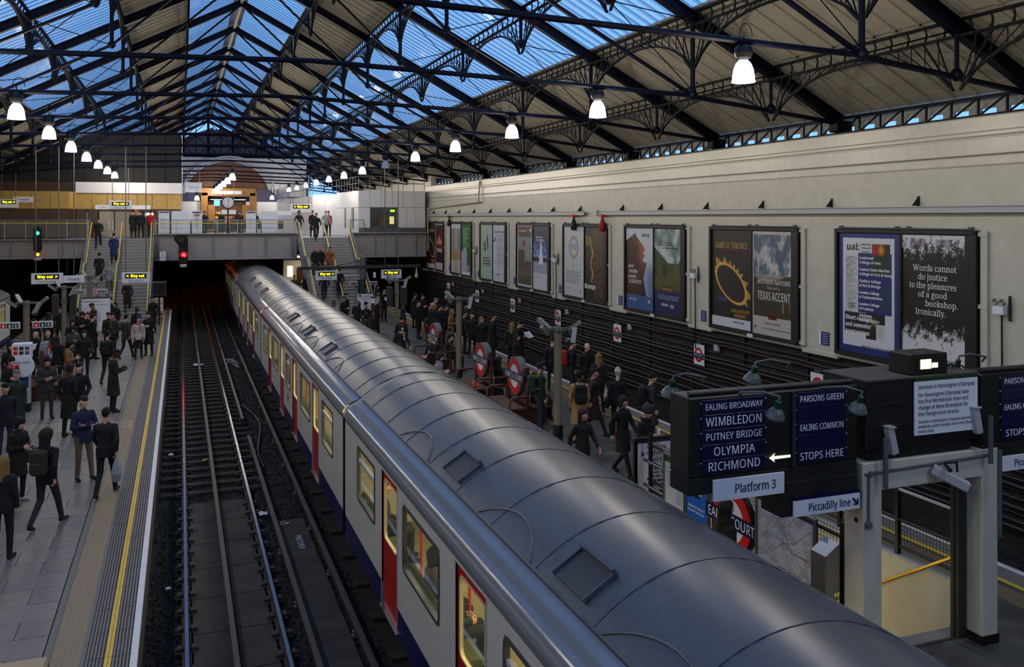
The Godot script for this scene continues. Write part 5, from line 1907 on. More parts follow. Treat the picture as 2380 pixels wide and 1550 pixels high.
func make_bridge() -> void:
	var deck := structure("floor", MB.new().box(at(2.5, 3.95, 80.2), Vector3(27, 0.8, 46)).mesh(), M["terrazzo"], "pale footbridge and ticket hall floor")
	structure("wall_tunnel", MB.new().box(at(2.5, 1.2, 103), Vector3(27, 5.0, 0.4)).mesh(), M["sooty_brick"], "brick end of the cutting under the ticket hall")
	girder("bridge_girder", -1.48, 6.87, 3.09, 4.64, FRONT - 0.25, 1.55, "grey riveted plate girder of the footbridge above the tracks")
	girder("bridge_girder", 10.2, 15.25, 3.09, 4.64, FRONT - 0.25, 1.35, "grey riveted plate girder below the white kiosk")
	girder("bridge_girder", -10.5, -5.05, 3.3, 4.36, FRONT - 0.25, 1.3, "dark grey girder of the footbridge below the golden panels")
	balustrade("glass balustrade with yellow handrail above the middle girder", [at(-1.4, 4.68, FRONT - 0.1), at(6.8, 4.68, FRONT - 0.1)], 0.8, true)
	balustrade("glass balustrade with yellow handrail in front of the golden wall", [at(-10.4, 4.4, FRONT - 0.1), at(-5.1, 4.4, FRONT - 0.1)], 1.1, true)
	balustrade("short corner of glass balustrade beside the white kiosk", [at(10.25, 4.68, FRONT - 0.1), at(11.1, 4.68, FRONT - 0.1)], 0.8, false)
	staircase("grey staircase with yellow handrails up from the paved platform", -5.0, -1.5, 49.4)
	staircase("grey staircase with yellow handrails up from the platform behind the train", 6.9, 10.15, 49.4)
	# white kiosk on the deck
	var k := thing("kiosk", "white panelled control kiosk on the footbridge with a lit window", "kiosk")
	var zk := FRONT + 0.3
	for c in [[10.85, 11.6], [13.4, 15.3]]:
		cladding(k, "panel", c[0], c[1], 4.95, 6.3, zk, 0.75, M["white_panel"])
	cladding(k, "panel", 10.85, 15.3, 6.3, 7.4, zk, 0.78, M["white_panel"])
	cladding(k, "base_panel", 10.85, 15.3, 4.36, 4.95, zk, 0.78, M["mid_grey"])
	part(k, "core", MB.new().box(at(13.1, 6.85, zk + 2.6), Vector3(4.4, 1.08, 5.0)).mesh(), M["light_grey"])
	cladding_along(k, "side_panel", Vector2(10.85, zk), Vector2(10.5, 64.0), 6.3, 7.4, 1.1, M["white_panel"])
	cladding_along(k, "side_panel", Vector2(10.85, zk), Vector2(10.5, 64.0), 4.36, 6.3, 1.1, M["white_panel"])
	cladding_along(k, "side_panel", Vector2(10.5, 64.0), Vector2(9.0, 65.5), 4.36, 7.3, 1.0, M["white_panel"])
	cladding_along(k, "side_panel", Vector2(9.0, 65.5), Vector2(7.9, 80.0), 4.36, 7.2, 1.2, M["white_panel"])
	var wn := part(k, "window_frame", MB.new().box(at(12.5, 4.99, zk - 0.02), Vector3(1.84, 0.06, 0.1)).box(at(12.5, 6.29, zk - 0.02), Vector3(1.84, 0.05, 0.1)).box(at(11.62, 5.64, zk - 0.02), Vector3(0.05, 1.3, 0.1)).box(at(12.48, 5.64, zk - 0.02), Vector3(0.06, 1.3, 0.1)).box(at(13.38, 5.64, zk - 0.02), Vector3(0.05, 1.3, 0.1)).mesh(), M["mid_grey"])
	part(wn, "window_pane", MB.new().box(at(12.05, 5.64, zk), Vector3(0.8, 1.25, 0.01)).mesh(), M["window_glass"])
	part(wn, "window_pane", MB.new().box(at(12.93, 5.64, zk), Vector3(0.85, 1.25, 0.01)).mesh(), M["window_glass"])
	part(k, "inner_wall", MB.new().box(at(13.0, 5.6, zk + 2.4), Vector3(4.4, 1.9, 0.05)).mesh(), mat("kiosk_inside", Color(0.30, 0.31, 0.24), 0.8))
	part(k, "cabinet", boxm(Vector3(0.5, 1.3, 0.5), 0.02), mat("cabinet_red", Color(0.32, 0.06, 0.05), 0.6), moved(at(12.7, 5.3, zk + 1.6)))
	part(k, "desk", boxm(Vector3(1.6, 0.06, 0.6), 0.01), M["old_wood"], moved(at(12.7, 5.05, zk + 0.6)))
	part(k, "screen", boxm(Vector3(0.3, 0.5, 0.04)), glow("screen_warm", Color(1.0, 0.9, 0.6), 1.2), moved(at(13.15, 5.45, zk + 0.5)))
	part(k, "screen", boxm(Vector3(0.16, 0.5, 0.04)), M["screen_warm"], moved(at(11.75, 5.45, zk + 1.0)))
	part(k, "exit_lamp", boxm(Vector3(0.3, 0.14, 0.05), 0.02), glow("exit_green", Color(0.55, 1.0, 0.25), 4.0), moved(at(13.2, 6.08, zk + 0.5)))
	for q in [[10.76, 59.1], [10.66, 61.4]]:
		part(k, "side_window", MB.new().box(at(q[0] - 0.02, 5.6, q[1]), Vector3(0.06, 1.35, 0.7)).mesh(), mat("side_glass", Color(0.28, 0.26, 0.18), 0.1))
	var rail := MB.new()
	var edge := [at(15.25, 7.42, zk), at(10.85, 7.42, zk), at(10.5, 7.42, 64.0), at(9.0, 7.3, 65.5), at(7.9, 7.2, 80.0)]
	for y in [0.45, 0.9]:
		var pts := []
		for p in edge:
			pts.append(p + Vector3(0, y, 0))
		rail.tube(pts, 0.025, 5)
	for i in edge.size() - 1:
		var a: Vector3 = edge[i]
		var b: Vector3 = edge[i + 1]
		var count := int(a.distance_to(b) / 0.85) + 1
		for j in count:
			var p := a.lerp(b, float(j) / count)
			rail.tube([p, p + Vector3(0, 0.9, 0)], 0.022, 5)
	part(k, "roof_railing", rail.mesh(), M["mid_grey"])
	# golden lift building
	var g := thing("lift_building", "gold and brown panelled lift hall at the top of the stairs", "building")
	cladding(g, "gold_panel", -10.4, -6.3, 6.15, 7.22, 59.4, 0.95, M["gold_panel"])
	cladding(g, "brown_panel", -10.4, -6.3, 4.36, 6.15, 59.4, 0.95, M["brown_panel"])
	cladding_along(g, "gold_panel", Vector2(-6.3, 59.4), Vector2(-6.05, 61.0), 6.15, 7.22, 0.8, M["gold_panel"])
	cladding_along(g, "brown_panel", Vector2(-6.3, 59.4), Vector2(-6.05, 61.0), 4.36, 6.15, 0.8, M["brown_panel"])
	cladding(g, "gold_panel", -6.05, 0.05, 6.15, 7.15, 61.0, 0.87, M["gold_panel"])
	cladding(g, "brown_panel", -6.05, -4.85, 4.36, 6.15, 61.0, 0.6, M["brown_panel"])
	cladding(g, "brown_panel", -1.5, 0.05, 4.36, 6.15, 61.0, 0.52, M["brown_panel"])
	cladding(g, "white_band", -6.1, 0.1, 7.15, 7.85, 60.8, 6.2, M["white_panel"])
	cladding(g, "brown_panel", -4.85, -1.5, 6.0, 6.15, 61.0, 3.3, M["brown_panel"])
	part(g, "core", MB.new().box(at(-5.2, 6.9, 64.5), Vector3(10.4, 1.9, 6.0)).mesh(), M["brown_panel"])
	for i in 11:
		for j in 3:
			if 8.95 + j * 1.1 > roof_y(-9.95 + i * 0.95) - 0.3:
				continue
			part(g, "dark_panel", boxm(Vector3(0.93, 1.08, 0.05), 0.004), M["dark_cladding"], moved(at(-9.95 + i * 0.95, 8.4 + j * 1.1, 61.6)))
	part(g, "tower", MB.new().prism(PackedVector2Array([Vector2(-10.4, 7.85), Vector2(0.05, 7.85), Vector2(0.05, 11.15), Vector2(-5.0, 11.15), Vector2(-10.4, 8.35)]), 0, 2.6, moved(at(0, 0, 64.3))).mesh(), M["dark_cladding"])
	part(g, "corner_strip", MB.new().box(at(0.1, 8.0, 61.4), Vector3(0.05, 6.4, 0.1)).mesh(), M["light_grey"])
	for x in [-4.35, -3.45]:
		part(g, "lift_door", boxm(Vector3(0.84, 1.62, 0.05), 0.01), mat("lift_steel", Color(0.55, 0.52, 0.46), 0.4, 0.4), moved(at(x, 5.2, 61.0)))
	part(g, "centre_panel", boxm(Vector3(0.72, 1.62, 0.05), 0.01), mat("lift_steel", Color(0.55, 0.52, 0.46), 0.4, 0.4), moved(at(-2.65, 5.2, 61.0)))
	part(g, "lift_cabin", MB.new().box(at(-1.9, 5.2, 62.0), Vector3(0.75, 1.62, 0.05)).mesh(), M["lift_steel"])
	part(g, "lift_lamp", boxm(Vector3(0.5, 0.3, 0.03)), glow("lift_light", Color(1.0, 0.97, 0.88), 2.0), moved(at(-1.9, 5.85, 61.95)))
	part(g, "call_light", boxm(Vector3(0.06, 0.12, 0.03)), glow("call_red", Color(1.0, 0.1, 0.05), 4.0), moved(at(-2.65, 6.08, 60.95)))
	for y in [5.3, 5.0]:
		for x in [-4.2, -4.0]:
			part(g, "door_light", boxm(Vector3(0.03, 0.25, 0.02)), M["sign_white"], moved(at(x, y, 60.96)))
	# boards and stands on the deck
	var boards := [[-0.95, 0.62, 1.0, "white notice board with a dark heading behind the footbridge glass"], [-0.05, 0.95, 1.05, "plain white hoarding behind the footbridge glass"], [0.95, 0.6, 1.02, "poster stand with a half ring emblem behind the footbridge glass"], [4.15, 0.6, 1.02, "white notice board beside the plain hoarding on the footbridge"], [5.3, 0.98, 1.08, "tall plain white hoarding towards the stairs on the footbridge"]]
	for i in boards.size():
		var b: Array = boards[i]
		var o := thing("notice_board", b[3], "board", at(b[0], DECK, 58.0))
		part(o, "panel", boxm(Vector3(b[1], 1.45, 0.05), 0.008), M["sign_white"], moved(Vector3(0, 0.95, 0)))
		part(o, "leg", boxm(Vector3(b[1] * 0.9, 0.3, 0.08)), M["mid_grey"], moved(Vector3(0, 0.15, 0)))
		if i in [0, 2, 3]:
			part(o, "heading", boxm(Vector3(b[1] - 0.06, 0.07, 0.01)), M["sign_blue"], moved(Vector3(0, 1.6, 0.03)))
			var t := MB.new()
			for q in 5:
				t.box(Vector3(-0.05, 1.2 - q * 0.12, 0.028), Vector3(0.34, 0.025, 0.004))
			part(o, "small_print", t.mesh(), mat("print_grey", Color(0.5, 0.51, 0.56), 0.6))
		if i == 2:
			var r := MB.new()
			ring(r, 0.2, 0.2, 0.0995, 0.04, 0.0, 0.01, moved(Vector3(-0.02, 1.42, 0.026)))
			part(o, "emblem", r.mesh(), M["signal_red"])
			part(o, "emblem_bar", boxm(Vector3(0.3, 0.05, 0.012)), M["sign_blue"], moved(Vector3(0, 1.42, 0.034)))
	# station clock
	var c := thing("station_clock", "round white station clock with roman numerals on a black post", "clock", at(2.72, 4.675, 56.92))
	part(c, "post", MB.new().tube([Vector3(0, 0, 0), Vector3(0, 1.55, 0)], 0.05, 8).mesh(), M["near_black"])
	var cf := Transform3D(Basis(Vector3.RIGHT, PI / 2), Vector3(0, 1.88, 0))
	part(c, "case", MB.new().lathe([Vector2(0.0, -0.1), Vector2(0.36, -0.1), Vector2(0.39, -0.06), Vector2(0.39, 0.08), Vector2(0.35, 0.1), Vector2(0.33, 0.085), Vector2(0.33, 0.07)], 24, cf).mesh(), mat("clock_case", Color(0.16, 0.13, 0.12), 0.5))
	var face := part(c, "dial", MB.new().lathe([Vector2(0.335, 0.07), Vector2(0.0, 0.072)], 24, cf).mesh(), mat("dial_white", Color(0.80, 0.81, 0.83), 0.5))
	var rom := ["XII", "I", "II", "III", "IIII", "V", "VI", "VII", "VIII", "IX", "X", "XI"]
	for i in 12:
		var a := TAU * i / 12.0
		lettering(face, rom[i], 0.055, M["text_black"], moved(Vector3(0.26 * sin(a), 1.88 + 0.26 * cos(a), 0.078)), 0.0, true)
	var hd := MB.new()
	hd.beam(Vector3(0, 1.86, 0.08), Vector3(0.0, 1.62, 0.08), 0.02, 0.006, Vector3.BACK)
	hd.beam(Vector3(0, 1.86, 0.084), Vector3(0.06, 2.12, 0.084), 0.028, 0.006, Vector3.BACK)
	part(c, "hands", hd.mesh(), M["text_black"])
	# ticket hall behind
	var h := structure_node("wall_hall", "bright ticket hall wall with a timber shop front")
	part(h, "white_wall", MB.new().box(at(0.9, 5.7, 83), Vector3(1.8, 2.7, 0.2)).mesh(), M["white_panel"])
	part(h, "white_wall", MB.new().box(at(7.3, 5.7, 83), Vector3(3.6, 2.7, 0.2)).mesh(), M["white_panel"])
	part(h, "blue_band", MB.new().box(at(0.9, 7.6, 83), Vector3(1.8, 1.1, 0.22)).mesh(), M["train_blue"])
	part(h, "blue_band", MB.new().box(at(7.6, 7.6, 83), Vector3(3.4, 1.1, 0.22)).mesh(), M["train_blue"])
	var arch := PackedVector2Array()
	for i in 17:
		var a := PI * i / 16.0
		arch.append(Vector2(3.5 * cos(a), 2.9 * sin(a)))
	part(h, "timber_arch", MB.new().prism(arch, -0.1, 0.1, moved(at(4.0, 7.7, 83.4))).mesh(), M["old_wood"])
	var rib := MB.new()
	for q in 3:
		var pts := []
		for i in 17:
			var a := PI * i / 16.0
			pts.append(at(4.0 + (3.6 + q * 0.12) * cos(a), 7.7 + (3.0 + q * 0.12) * sin(a), 83.0 - q * 1.2))
		rib.tube(pts, 0.06, 5)
	part(h, "arch_rib", rib.mesh(), M["light_grey"])
	for x in [1.95, 6.1]:
		part(h, "pilaster", MB.new().cbox(at(x, 6.1, 82.7), Vector3(0.6, 3.5, 0.4), 0.03).mesh(), mat("oak", Color(0.62, 0.42, 0.18), 0.4))
	part(h, "lintel", MB.new().cbox(at(4.0, 7.9, 82.7), Vector3(4.6, 0.7, 0.4), 0.03).mesh(), M["oak"])
	part(h, "door_leaf", MB.new().cbox(at(2.55, 5.6, 82.4), Vector3(0.6, 2.3, 0.1), 0.02).mesh(), M["oak"])
	part(h, "door_leaf", MB.new().cbox(at(5.45, 5.6, 82.4), Vector3(0.6, 2.3, 0.1), 0.02).mesh(), M["oak"])
	part(h, "upper_wall", MB.new().box(at(4.0, 9.3, 84.2), Vector3(14, 3.5, 0.1)).mesh(), M["light_grey"])
	var shop := thing("shop_display", "colourful lit shop shelves seen through the timber doorway", "shop")
	part(shop, "shop_sign", boxm(Vector3(2.2, 0.3, 0.06)), M["sign_white"], moved(at(4.0, 7.85, 82.3)))
	part(shop, "lit_sign", boxm(Vector3(0.5, 0.5, 0.06), 0.02), glow("shop_blue", Color(0.35, 0.65, 1.0), 1.5), moved(at(3.0, 6.9, 82.3)))
	var cols := [Color(0.8, 0.5, 0.2), Color(0.7, 0.2, 0.15), Color(0.85, 0.75, 0.3), Color(0.3, 0.35, 0.6), Color(0.6, 0.6, 0.55)]
	for i in 12:
		for j in 4:
			part(shop, "packet", boxm(Vector3(0.18, 0.24, 0.1), 0.01), mat("packet_%d" % ((i * 3 + j * 2) % 5), cols[(i * 3 + j * 2) % 5], 0.6), moved(at(2.9 + i * 0.2, 4.8 + j * 0.42, 85.0)))
	part(shop, "shelf_back", MB.new().box(at(4.0, 5.7, 85.2), Vector3(3.6, 2.8, 0.1)).mesh(), mat("shop_back", Color(0.35, 0.27, 0.2), 0.7))
	var sl := AreaLight3D.new()
	sl.name = "shop_light"
	sl.area_size = Vector2(3.0, 1.0)
	sl.light_color = Color(1.0, 0.85, 0.6)
	sl.light_energy = 6.0
	sl.area_range = 40.0
	sl.shadow_enabled = true
	shop.add_child(sl)
	sl.position = at(4.0, 7.2, 83.9)
	sl.rotation.x = -PI / 2
	part(shop, "ceiling_lamp", boxm(Vector3(3.0, 0.04, 1.0)), glow("shop_lamp", Color(1.0, 0.9, 0.72), 2.5), moved(at(4.0, 7.25, 83.9)))
	# ticket gates
	for i in 8:
		var o := thing("ticket_gate", "grey ticket gate in the hall behind the footbridge", "gate", at(0.8 + i * 0.85, DECK, 70.0), 0.0, "ticket gates")
		part(o, "cabinet", boxm(Vector3(0.26, 1.0, 1.6), 0.04), M["mid_grey"], moved(Vector3(0, 0.5, 0)))
		part(o, "flap", boxm(Vector3(0.5, 0.6, 0.03)), M["dark_grey"], moved(Vector3(0.4, 0.7, 0)))
		if i in [0, 3, 6]:
			part(o, "status_light", boxm(Vector3(0.1, 0.1, 0.02)), M["call_red"], moved(Vector3(0, 0.9, 0.82)))
	# gable end of the shed
	var gb := structure_node("wall_gable", "glazed iron gable at the far end of the train shed")
	part(gb, "gable_beam", MB.new().box(at(RIDGE_X + 2.0, 11.4, 92), Vector3(20, 0.75, 0.3)).mesh(), M["iron_black"])
	for x in range(-5, 11):
		var xx := float(x) * 1.15 + RIDGE_X
		part(gb, "glazing_bar", MB.new().box(at(xx, (11.4 + roof_y(xx)) / 2, 92), Vector3(0.08 if x % 2 else 0.24, roof_y(xx) - 11.4, 0.1)).mesh(), M["iron_black"])
	for y in [12.6, 13.7]:
		part(gb, "glazing_bar", MB.new().box(at(RIDGE_X, y, 92), Vector3(2 * (APEX - y) / PITCH, 0.1, 0.1)).mesh(), M["iron_black"])
	var br := MB.new()
	for x in range(-5, 10, 2):
		var a := float(x) * 1.15 + RIDGE_X
		br.beam(at(a, 11.6, 91.9), at(a + 2.3, 13.6, 91.9), 0.07, 0.07, Vector3.BACK)
		br.beam(at(a + 2.3, 11.6, 91.9), at(a, 13.6, 91.9), 0.07, 0.07, Vector3.BACK)
		br.beam(at(a, 11.0, 91.9), at(a + 2.3, 9.0, 91.9), 0.14, 0.1, Vector3.BACK)
	part(gb, "brace", br.mesh(), M["iron_black"])
	for x in [0.3, 2.6, 5.0, 7.3, 9.6]:
		part(gb, "column", MB.new().box(at(x, 8.0, 88), Vector3(0.3, 7.0, 0.3)).mesh(), M["iron_black"])
	structure("wall_side", MB.new().box(at(WALL_X + 0.3, 7.0, 76), Vector3(0.4, 5.5, 37)).mesh(), M["painted_wall"], "wall of the ticket hall beyond the kiosk")
	structure("wall_side", MB.new().box(at(-10.8, 7.0, 76), Vector3(0.4, 5.5, 37)).mesh(), M["dark_cladding"], "dark wall of the hall behind the lifts")
	structure("wall_side", MB.new().box(at(WALL_X + 0.5, 1.5, 76), Vector3(0.4, 6.0, 56)).mesh(), M["sooty_brick"], "sooty wall of the cutting below the hall")
	structure("wall_side", MB.new().box(at(-11.3, 1.5, 76), Vector3(0.4, 6.0, 56)).mesh(), M["sooty_brick"], "sooty wall of the cutting below the lifts")
	# brick building outside the gable
	var bb := thing("brick_building", "red brick gabled building outside the end of the shed", "building")
	part(bb, "gable_wall", MB.new().prism(PackedVector2Array([Vector2(-9, 0), Vector2(14, 0), Vector2(14, 11.8), Vector2(4.2, 15.6), Vector2(3.4, 15.6), Vector2(-9, 10.6)]), -0.3, 0.3, moved(at(0, 0, 106))).mesh(), M["red_brick"])
	part(bb, "coping", MB.new().beam(at(-9, 10.7, 105.7), at(3.5, 15.75, 105.7), 0.5, 0.2).beam(at(4.1, 15.75, 105.7), at(14, 11.9, 105.7), 0.5, 0.2).mesh(), mat("stone_coping", Color(0.4, 0.34, 0.32), 0.8))
	for x in [1.0, 3.6, 6.2]:
		part(bb, "pier", MB.new().box(at(x, 7.0, 105.6), Vector3(0.35, 12.0, 0.3)).mesh(), M["red_brick"])
	var ow := MB.new()
	for i in 17:
		var a := PI * i / 16.0
		if i < 16:
			var b := PI * (i + 1) / 16.0
			ow.beam(at(3.8 + 1.4 * cos(a), 12.0 + 1.1 * sin(a), 105.6), at(3.8 + 1.4 * cos(b), 12.0 + 1.1 * sin(b), 105.6), 0.25, 0.3)
	part(bb, "arched_window", ow.mesh(), M["dark_grey"])
	# signals
	var s := thing("signal", "black hooded railway signal showing red in front of the girder", "signal", at(0.15, 3.3, 55.9))
	part(s, "head", MB.new().prism(PackedVector2Array([Vector2(-0.26, -0.35), Vector2(0.26, -0.35), Vector2(0.26, 0.95), Vector2(0.24, 1.15), Vector2(0.12, 1.32), Vector2(-0.3, 1.34), Vector2(-0.52, 1.2), Vector2(-0.52, 1.02), Vector2(-0.26, 0.7)]), -0.1, 0.1).mesh(), M["matt_black"])
	part(s, "hood", MB.new().tube([Vector3(-0.1, 0.98, 0.1), Vector3(-0.1, 0.98, 0.34)], 0.17, 10).mesh(), M["near_black"])
	part(s, "number_plate", boxm(Vector3(0.36, 0.16, 0.02)), M["sign_white"], moved(Vector3(0, -0.5, 0.1)))
	lettering(s, "EC3", 0.1, M["text_black"], moved(Vector3(0, -0.5, 0.115)), 0.28, false, 700)
	part(s, "bracket", MB.new().box(Vector3(0, 0.0, -0.47), Vector3(0.12, 0.12, 1.3)).box(Vector3(0, 0.7, -0.47), Vector3(0.1, 0.1, 1.3)).mesh(), M["near_black"])
	part(s, "red_light", MB.new().lathe([Vector2(0.12, 0.0), Vector2(0.1, 0.03), Vector2(0.0, 0.05)], 14, Transform3D(Basis(Vector3.RIGHT, PI / 2), Vector3(0.02, 0.12, 0.1))).mesh(), glow("signal_glow", Color(1.0, 0.06, 0.05), 14.0))
	var rl := SpotLight3D.new()
	rl.name = "red_signal_light"
	rl.light_color = Color(1.0, 0.05, 0.08)
	rl.light_energy = 60.0
	rl.spot_angle = 45.0
	rl.spot_range = 90.0
	rl.light_size = 0.1
	rl.shadow_enabled = true
	s.add_child(rl)
	rl.position = Vector3(0.02, 0.12, 0.22)
	rl.rotation.y = 0.0
	var plate := thing("track_sign", "small square signs lettered D and OFF hanging beside the red signal", "sign", at(-0.98, 3.2, 55.8))
	part(plate, "upper_plate", boxm(Vector3(0.32, 0.3, 0.02)), M["sign_white"], moved(Vector3(0, 0.28, 0)))
	part(plate, "lower_plate", boxm(Vector3(0.32, 0.2, 0.02)), M["sign_white"])
	part(plate, "bracket", boxm(Vector3(0.06, 0.06, 1.22)), M["near_black"], moved(Vector3(0, 0.3, -0.64)))
	lettering(plate, "D", 0.2, M["text_black"], moved(Vector3(0, 0.28, 0.015)))
	lettering(plate, "OFF", 0.12, M["text_black"], moved(Vector3(0, 0, 0.015)))
	for q in [[-7.55, "black signal with a blue green light over an amber one beyond the stairs"], [-9.85, "black signal with a blue green light at the edge of the golden wall"]]:
		var o := thing("signal", q[1], "signal", at(q[0], 3.5, 56.2))
		part(o, "head", MB.new().prism(rounded(0.42, 1.5, 0.2), -0.08, 0.08, moved(Vector3(0, 0.9, 0))).mesh(), M["matt_black"])
		part(o, "green_light", MB.new().lathe([Vector2(0.1, 0.0), Vector2(0.08, 0.03), Vector2(0.0, 0.05)], 12, Transform3D(Basis(Vector3.RIGHT, PI / 2), Vector3(0.0, 1.25, 0.085))).mesh(), glow("green_glow", Color(0.1, 0.95, 0.75), 7.0))
		part(o, "post", MB.new().box(Vector3(0, 0.35, -0.42), Vector3(0.12, 0.12, 0.86)).mesh(), M["near_black"])
		if q[0] > -8.0:
			part(o, "amber_light", MB.new().lathe([Vector2(0.09, 0.0), Vector2(0.07, 0.03), Vector2(0.0, 0.05)], 12, Transform3D(Basis(Vector3.RIGHT, PI / 2), Vector3(0.0, 0.05, 0.03))).mesh(), glow("amber_glow", Color(1.0, 0.55, 0.08), 9.0))
			part(o, "number_plate", boxm(Vector3(0.36, 0.14, 0.02)), M["sign_white"], moved(Vector3(0, -0.2, 0.05)))
			lettering(o, "EC33", 0.09, M["text_black"], moved(Vector3(0, -0.2, 0.065)), 0.3, false, 700)
	# orange lamps in the cutting under the hall
	for q in [[2.4, 86.0], [-1.6, 78.0], [5.4, 95.0]]:
		var o := thing("tunnel_lamp", "small orange lamp glowing in the dark cutting under the hall", "lamp", at(q[0], 2.3, q[1]), 0.0, "orange tunnel lamps")
		part(o, "globe", MB.new().lathe([Vector2(0.0, -0.09), Vector2(0.08, -0.05), Vector2(0.09, 0.03), Vector2(0.0, 0.09)], 10).mesh(), glow("tunnel_glow", Color(1.0, 0.45, 0.12), 3.0))
		part(o, "stem", MB.new().tube([Vector3(0, 0.08, 0), Vector3(0, 1.2, 0)], 0.02, 5).mesh(), M["near_black"])
		var l := OmniLight3D.new()
		l.name = "tunnel_light"
		l.light_color = Color(1.0, 0.42, 0.12)
		l.light_energy = 1.2
		l.light_size = 0.08
		l.omni_range = 50.0
		l.omni_attenuation = 2.0
		l.shadow_enabled = true
		o.add_child(l)
	# lit lobby under the bridge
	var lob := structure_node("wall_lobby", "brightly lit white lobby under the footbridge")
	part(lob, "back_wall", MB.new().box(at(8.3, 1.5, 62.5), Vector3(3.4, 3.2, 0.2)).mesh(), M["white_panel"])
	part(lob, "column", MB.new().cbox(at(8.15, 1.5, 58.4), Vector3(0.45, 3.2, 0.45), 0.03).mesh(), M["white_panel"])
	part(lob, "door_panel", MB.new().box(at(7.75, 1.1, 62.3), Vector3(0.5, 2.2, 0.1)).mesh(), mat("door_maroon", Color(0.25, 0.07, 0.05), 0.6))
	part(lob, "canopy", MB.new().box(at(7.0, 2.95, 58.4), Vector3(1.6, 0.1, 0.8)).mesh(), M["light_grey"])
	part(lob, "lobby_lamp", boxm(Vector3(0.35, 0.7, 0.12), 0.02), glow("lobby_box", Color(1.0, 0.95, 0.85), 2.0), moved(at(6.55, 2.2, 58.0)))
	part(lob, "ceiling_lamp", boxm(Vector3(1.2, 0.05, 2.0)), glow("lobby_lamp", Color(1.0, 0.9, 0.72), 3.0), moved(at(7.9, 3.0, 60.6)))
	var ll := AreaLight3D.new()
	ll.name = "lobby_light"
	ll.area_size = Vector2(1.2, 2.0)
	ll.light_color = Color(1.0, 0.9, 0.72)
	ll.light_energy = 4.0
	ll.area_range = 30.0
	ll.shadow_enabled = true
	lob.add_child(ll)
	ll.position = at(7.9, 2.95, 60.6)
	ll.rotation.x = -PI / 2
	# hanging signs
	way_out(-5.2, 3.09, 41.34, 1.18, 0.45, "lit way out sign hanging over the paved platform by the dark tunnel", "Earl's Court Road", "after", 5.55)
	way_out(-1.8, 3.05, 41.34, 1.11, 0.45, "lit way out sign hanging in front of the paved platform's stairs", "Earl's Court Road", "before", 5.7)
	way_out(-3.4, 6.38, 58.41, 1.25, 0.5, "lit way out sign hanging before the lift doors", "Earl's Court Road", "after", 2.3)
	way_out(-9.35, 6.45, 58.41, 1.0, 0.5, "lit way out sign hanging before the golden wall", "", "after", 1.8)
	way_out(8.0, 6.3, 64.1, 1.5, 0.6, "lit way out sign above the ticket gates beside the kiosk", "", "before", 2.4)
	for q in [[-4.55, 6.28, 60.955, 0.9, 0.26, "Lifts", "white lifts sign above the lift doors"], [-2.35, 6.28, 60.955, 1.1, 0.26, "", "blank white panel above the open lift"], [-8.75, 6.7, 59.355, 1.05, 0.34, "Earl's Court Road", "white direction sign on the golden wall"], [0.75, 7.5, 58.41, 0.95, 0.6, "Take care", "white warning panel hanging beside the dark tower"]]:
		var o := thing("hanging_sign", q[6], "sign", at(q[0], q[1], q[2]))
		part(o, "panel", boxm(Vector3(q[3], q[4], 0.05), 0.006), M["sign_white"])
		if q[5]:
			lettering(o, q[5], 0.1, M["text_blue"], moved(Vector3(0, 0, 0.03)), q[3] * 0.6)
		if q[5] == "Take care":
			part(o, "hanging_rod", MB.new().tube([Vector3(-0.35, 0.2, 0), Vector3(-0.35, 1.36, 0)], 0.018, 5).tube([Vector3(0.35, 0.2, 0), Vector3(0.35, 1.36, 0)], 0.018, 5).mesh(), M["mid_grey"])
	for q in [[6.9, 5.95, "blank white hanging panel before the hall wall"], [3.1, 6.0, "white hanging panel in front of the shop doorway"]]:
		var o := thing("hanging_sign", q[2], "sign", at(q[0], q[1], 64.1))
		part(o, "panel", boxm(Vector3(0.95, 0.3, 0.06), 0.006), M["sign_white"])
		part(o, "hanging_rod", MB.new().tube([Vector3(-0.35, 0.1, 0), Vector3(-0.35, 2.78, 0)], 0.018, 5).tube([Vector3(0.35, 0.1, 0), Vector3(0.35, 2.78, 0)], 0.018, 5).mesh(), M["mid_grey"])
	# lamps along the hall
	for k2 in range(7, 13):
		lamp(at(2.75, 7.75, TRUSS0 + k2 * BAY), true, "white bell lamp in the row above the middle of the ticket hall", "lamps along the ticket hall", LAMP_POWER)
	for k2 in range(8, 13):
		lamp(at(9.07, 7.95, TRUSS0 + k2 * BAY), true, "white bell lamp above the white kiosk wall", "lamps beyond the kiosk", LAMP_POWER)
	for q in [[0.95, 6.7, 58.41], [6.0, 6.9, 64.1]]:
		lamp(at(q[0], q[1], q[2]), true, "low hung globe lamp beside the ticket hall entrance", "low lamps at the ticket hall", 2.5, 0.75, 8.75)

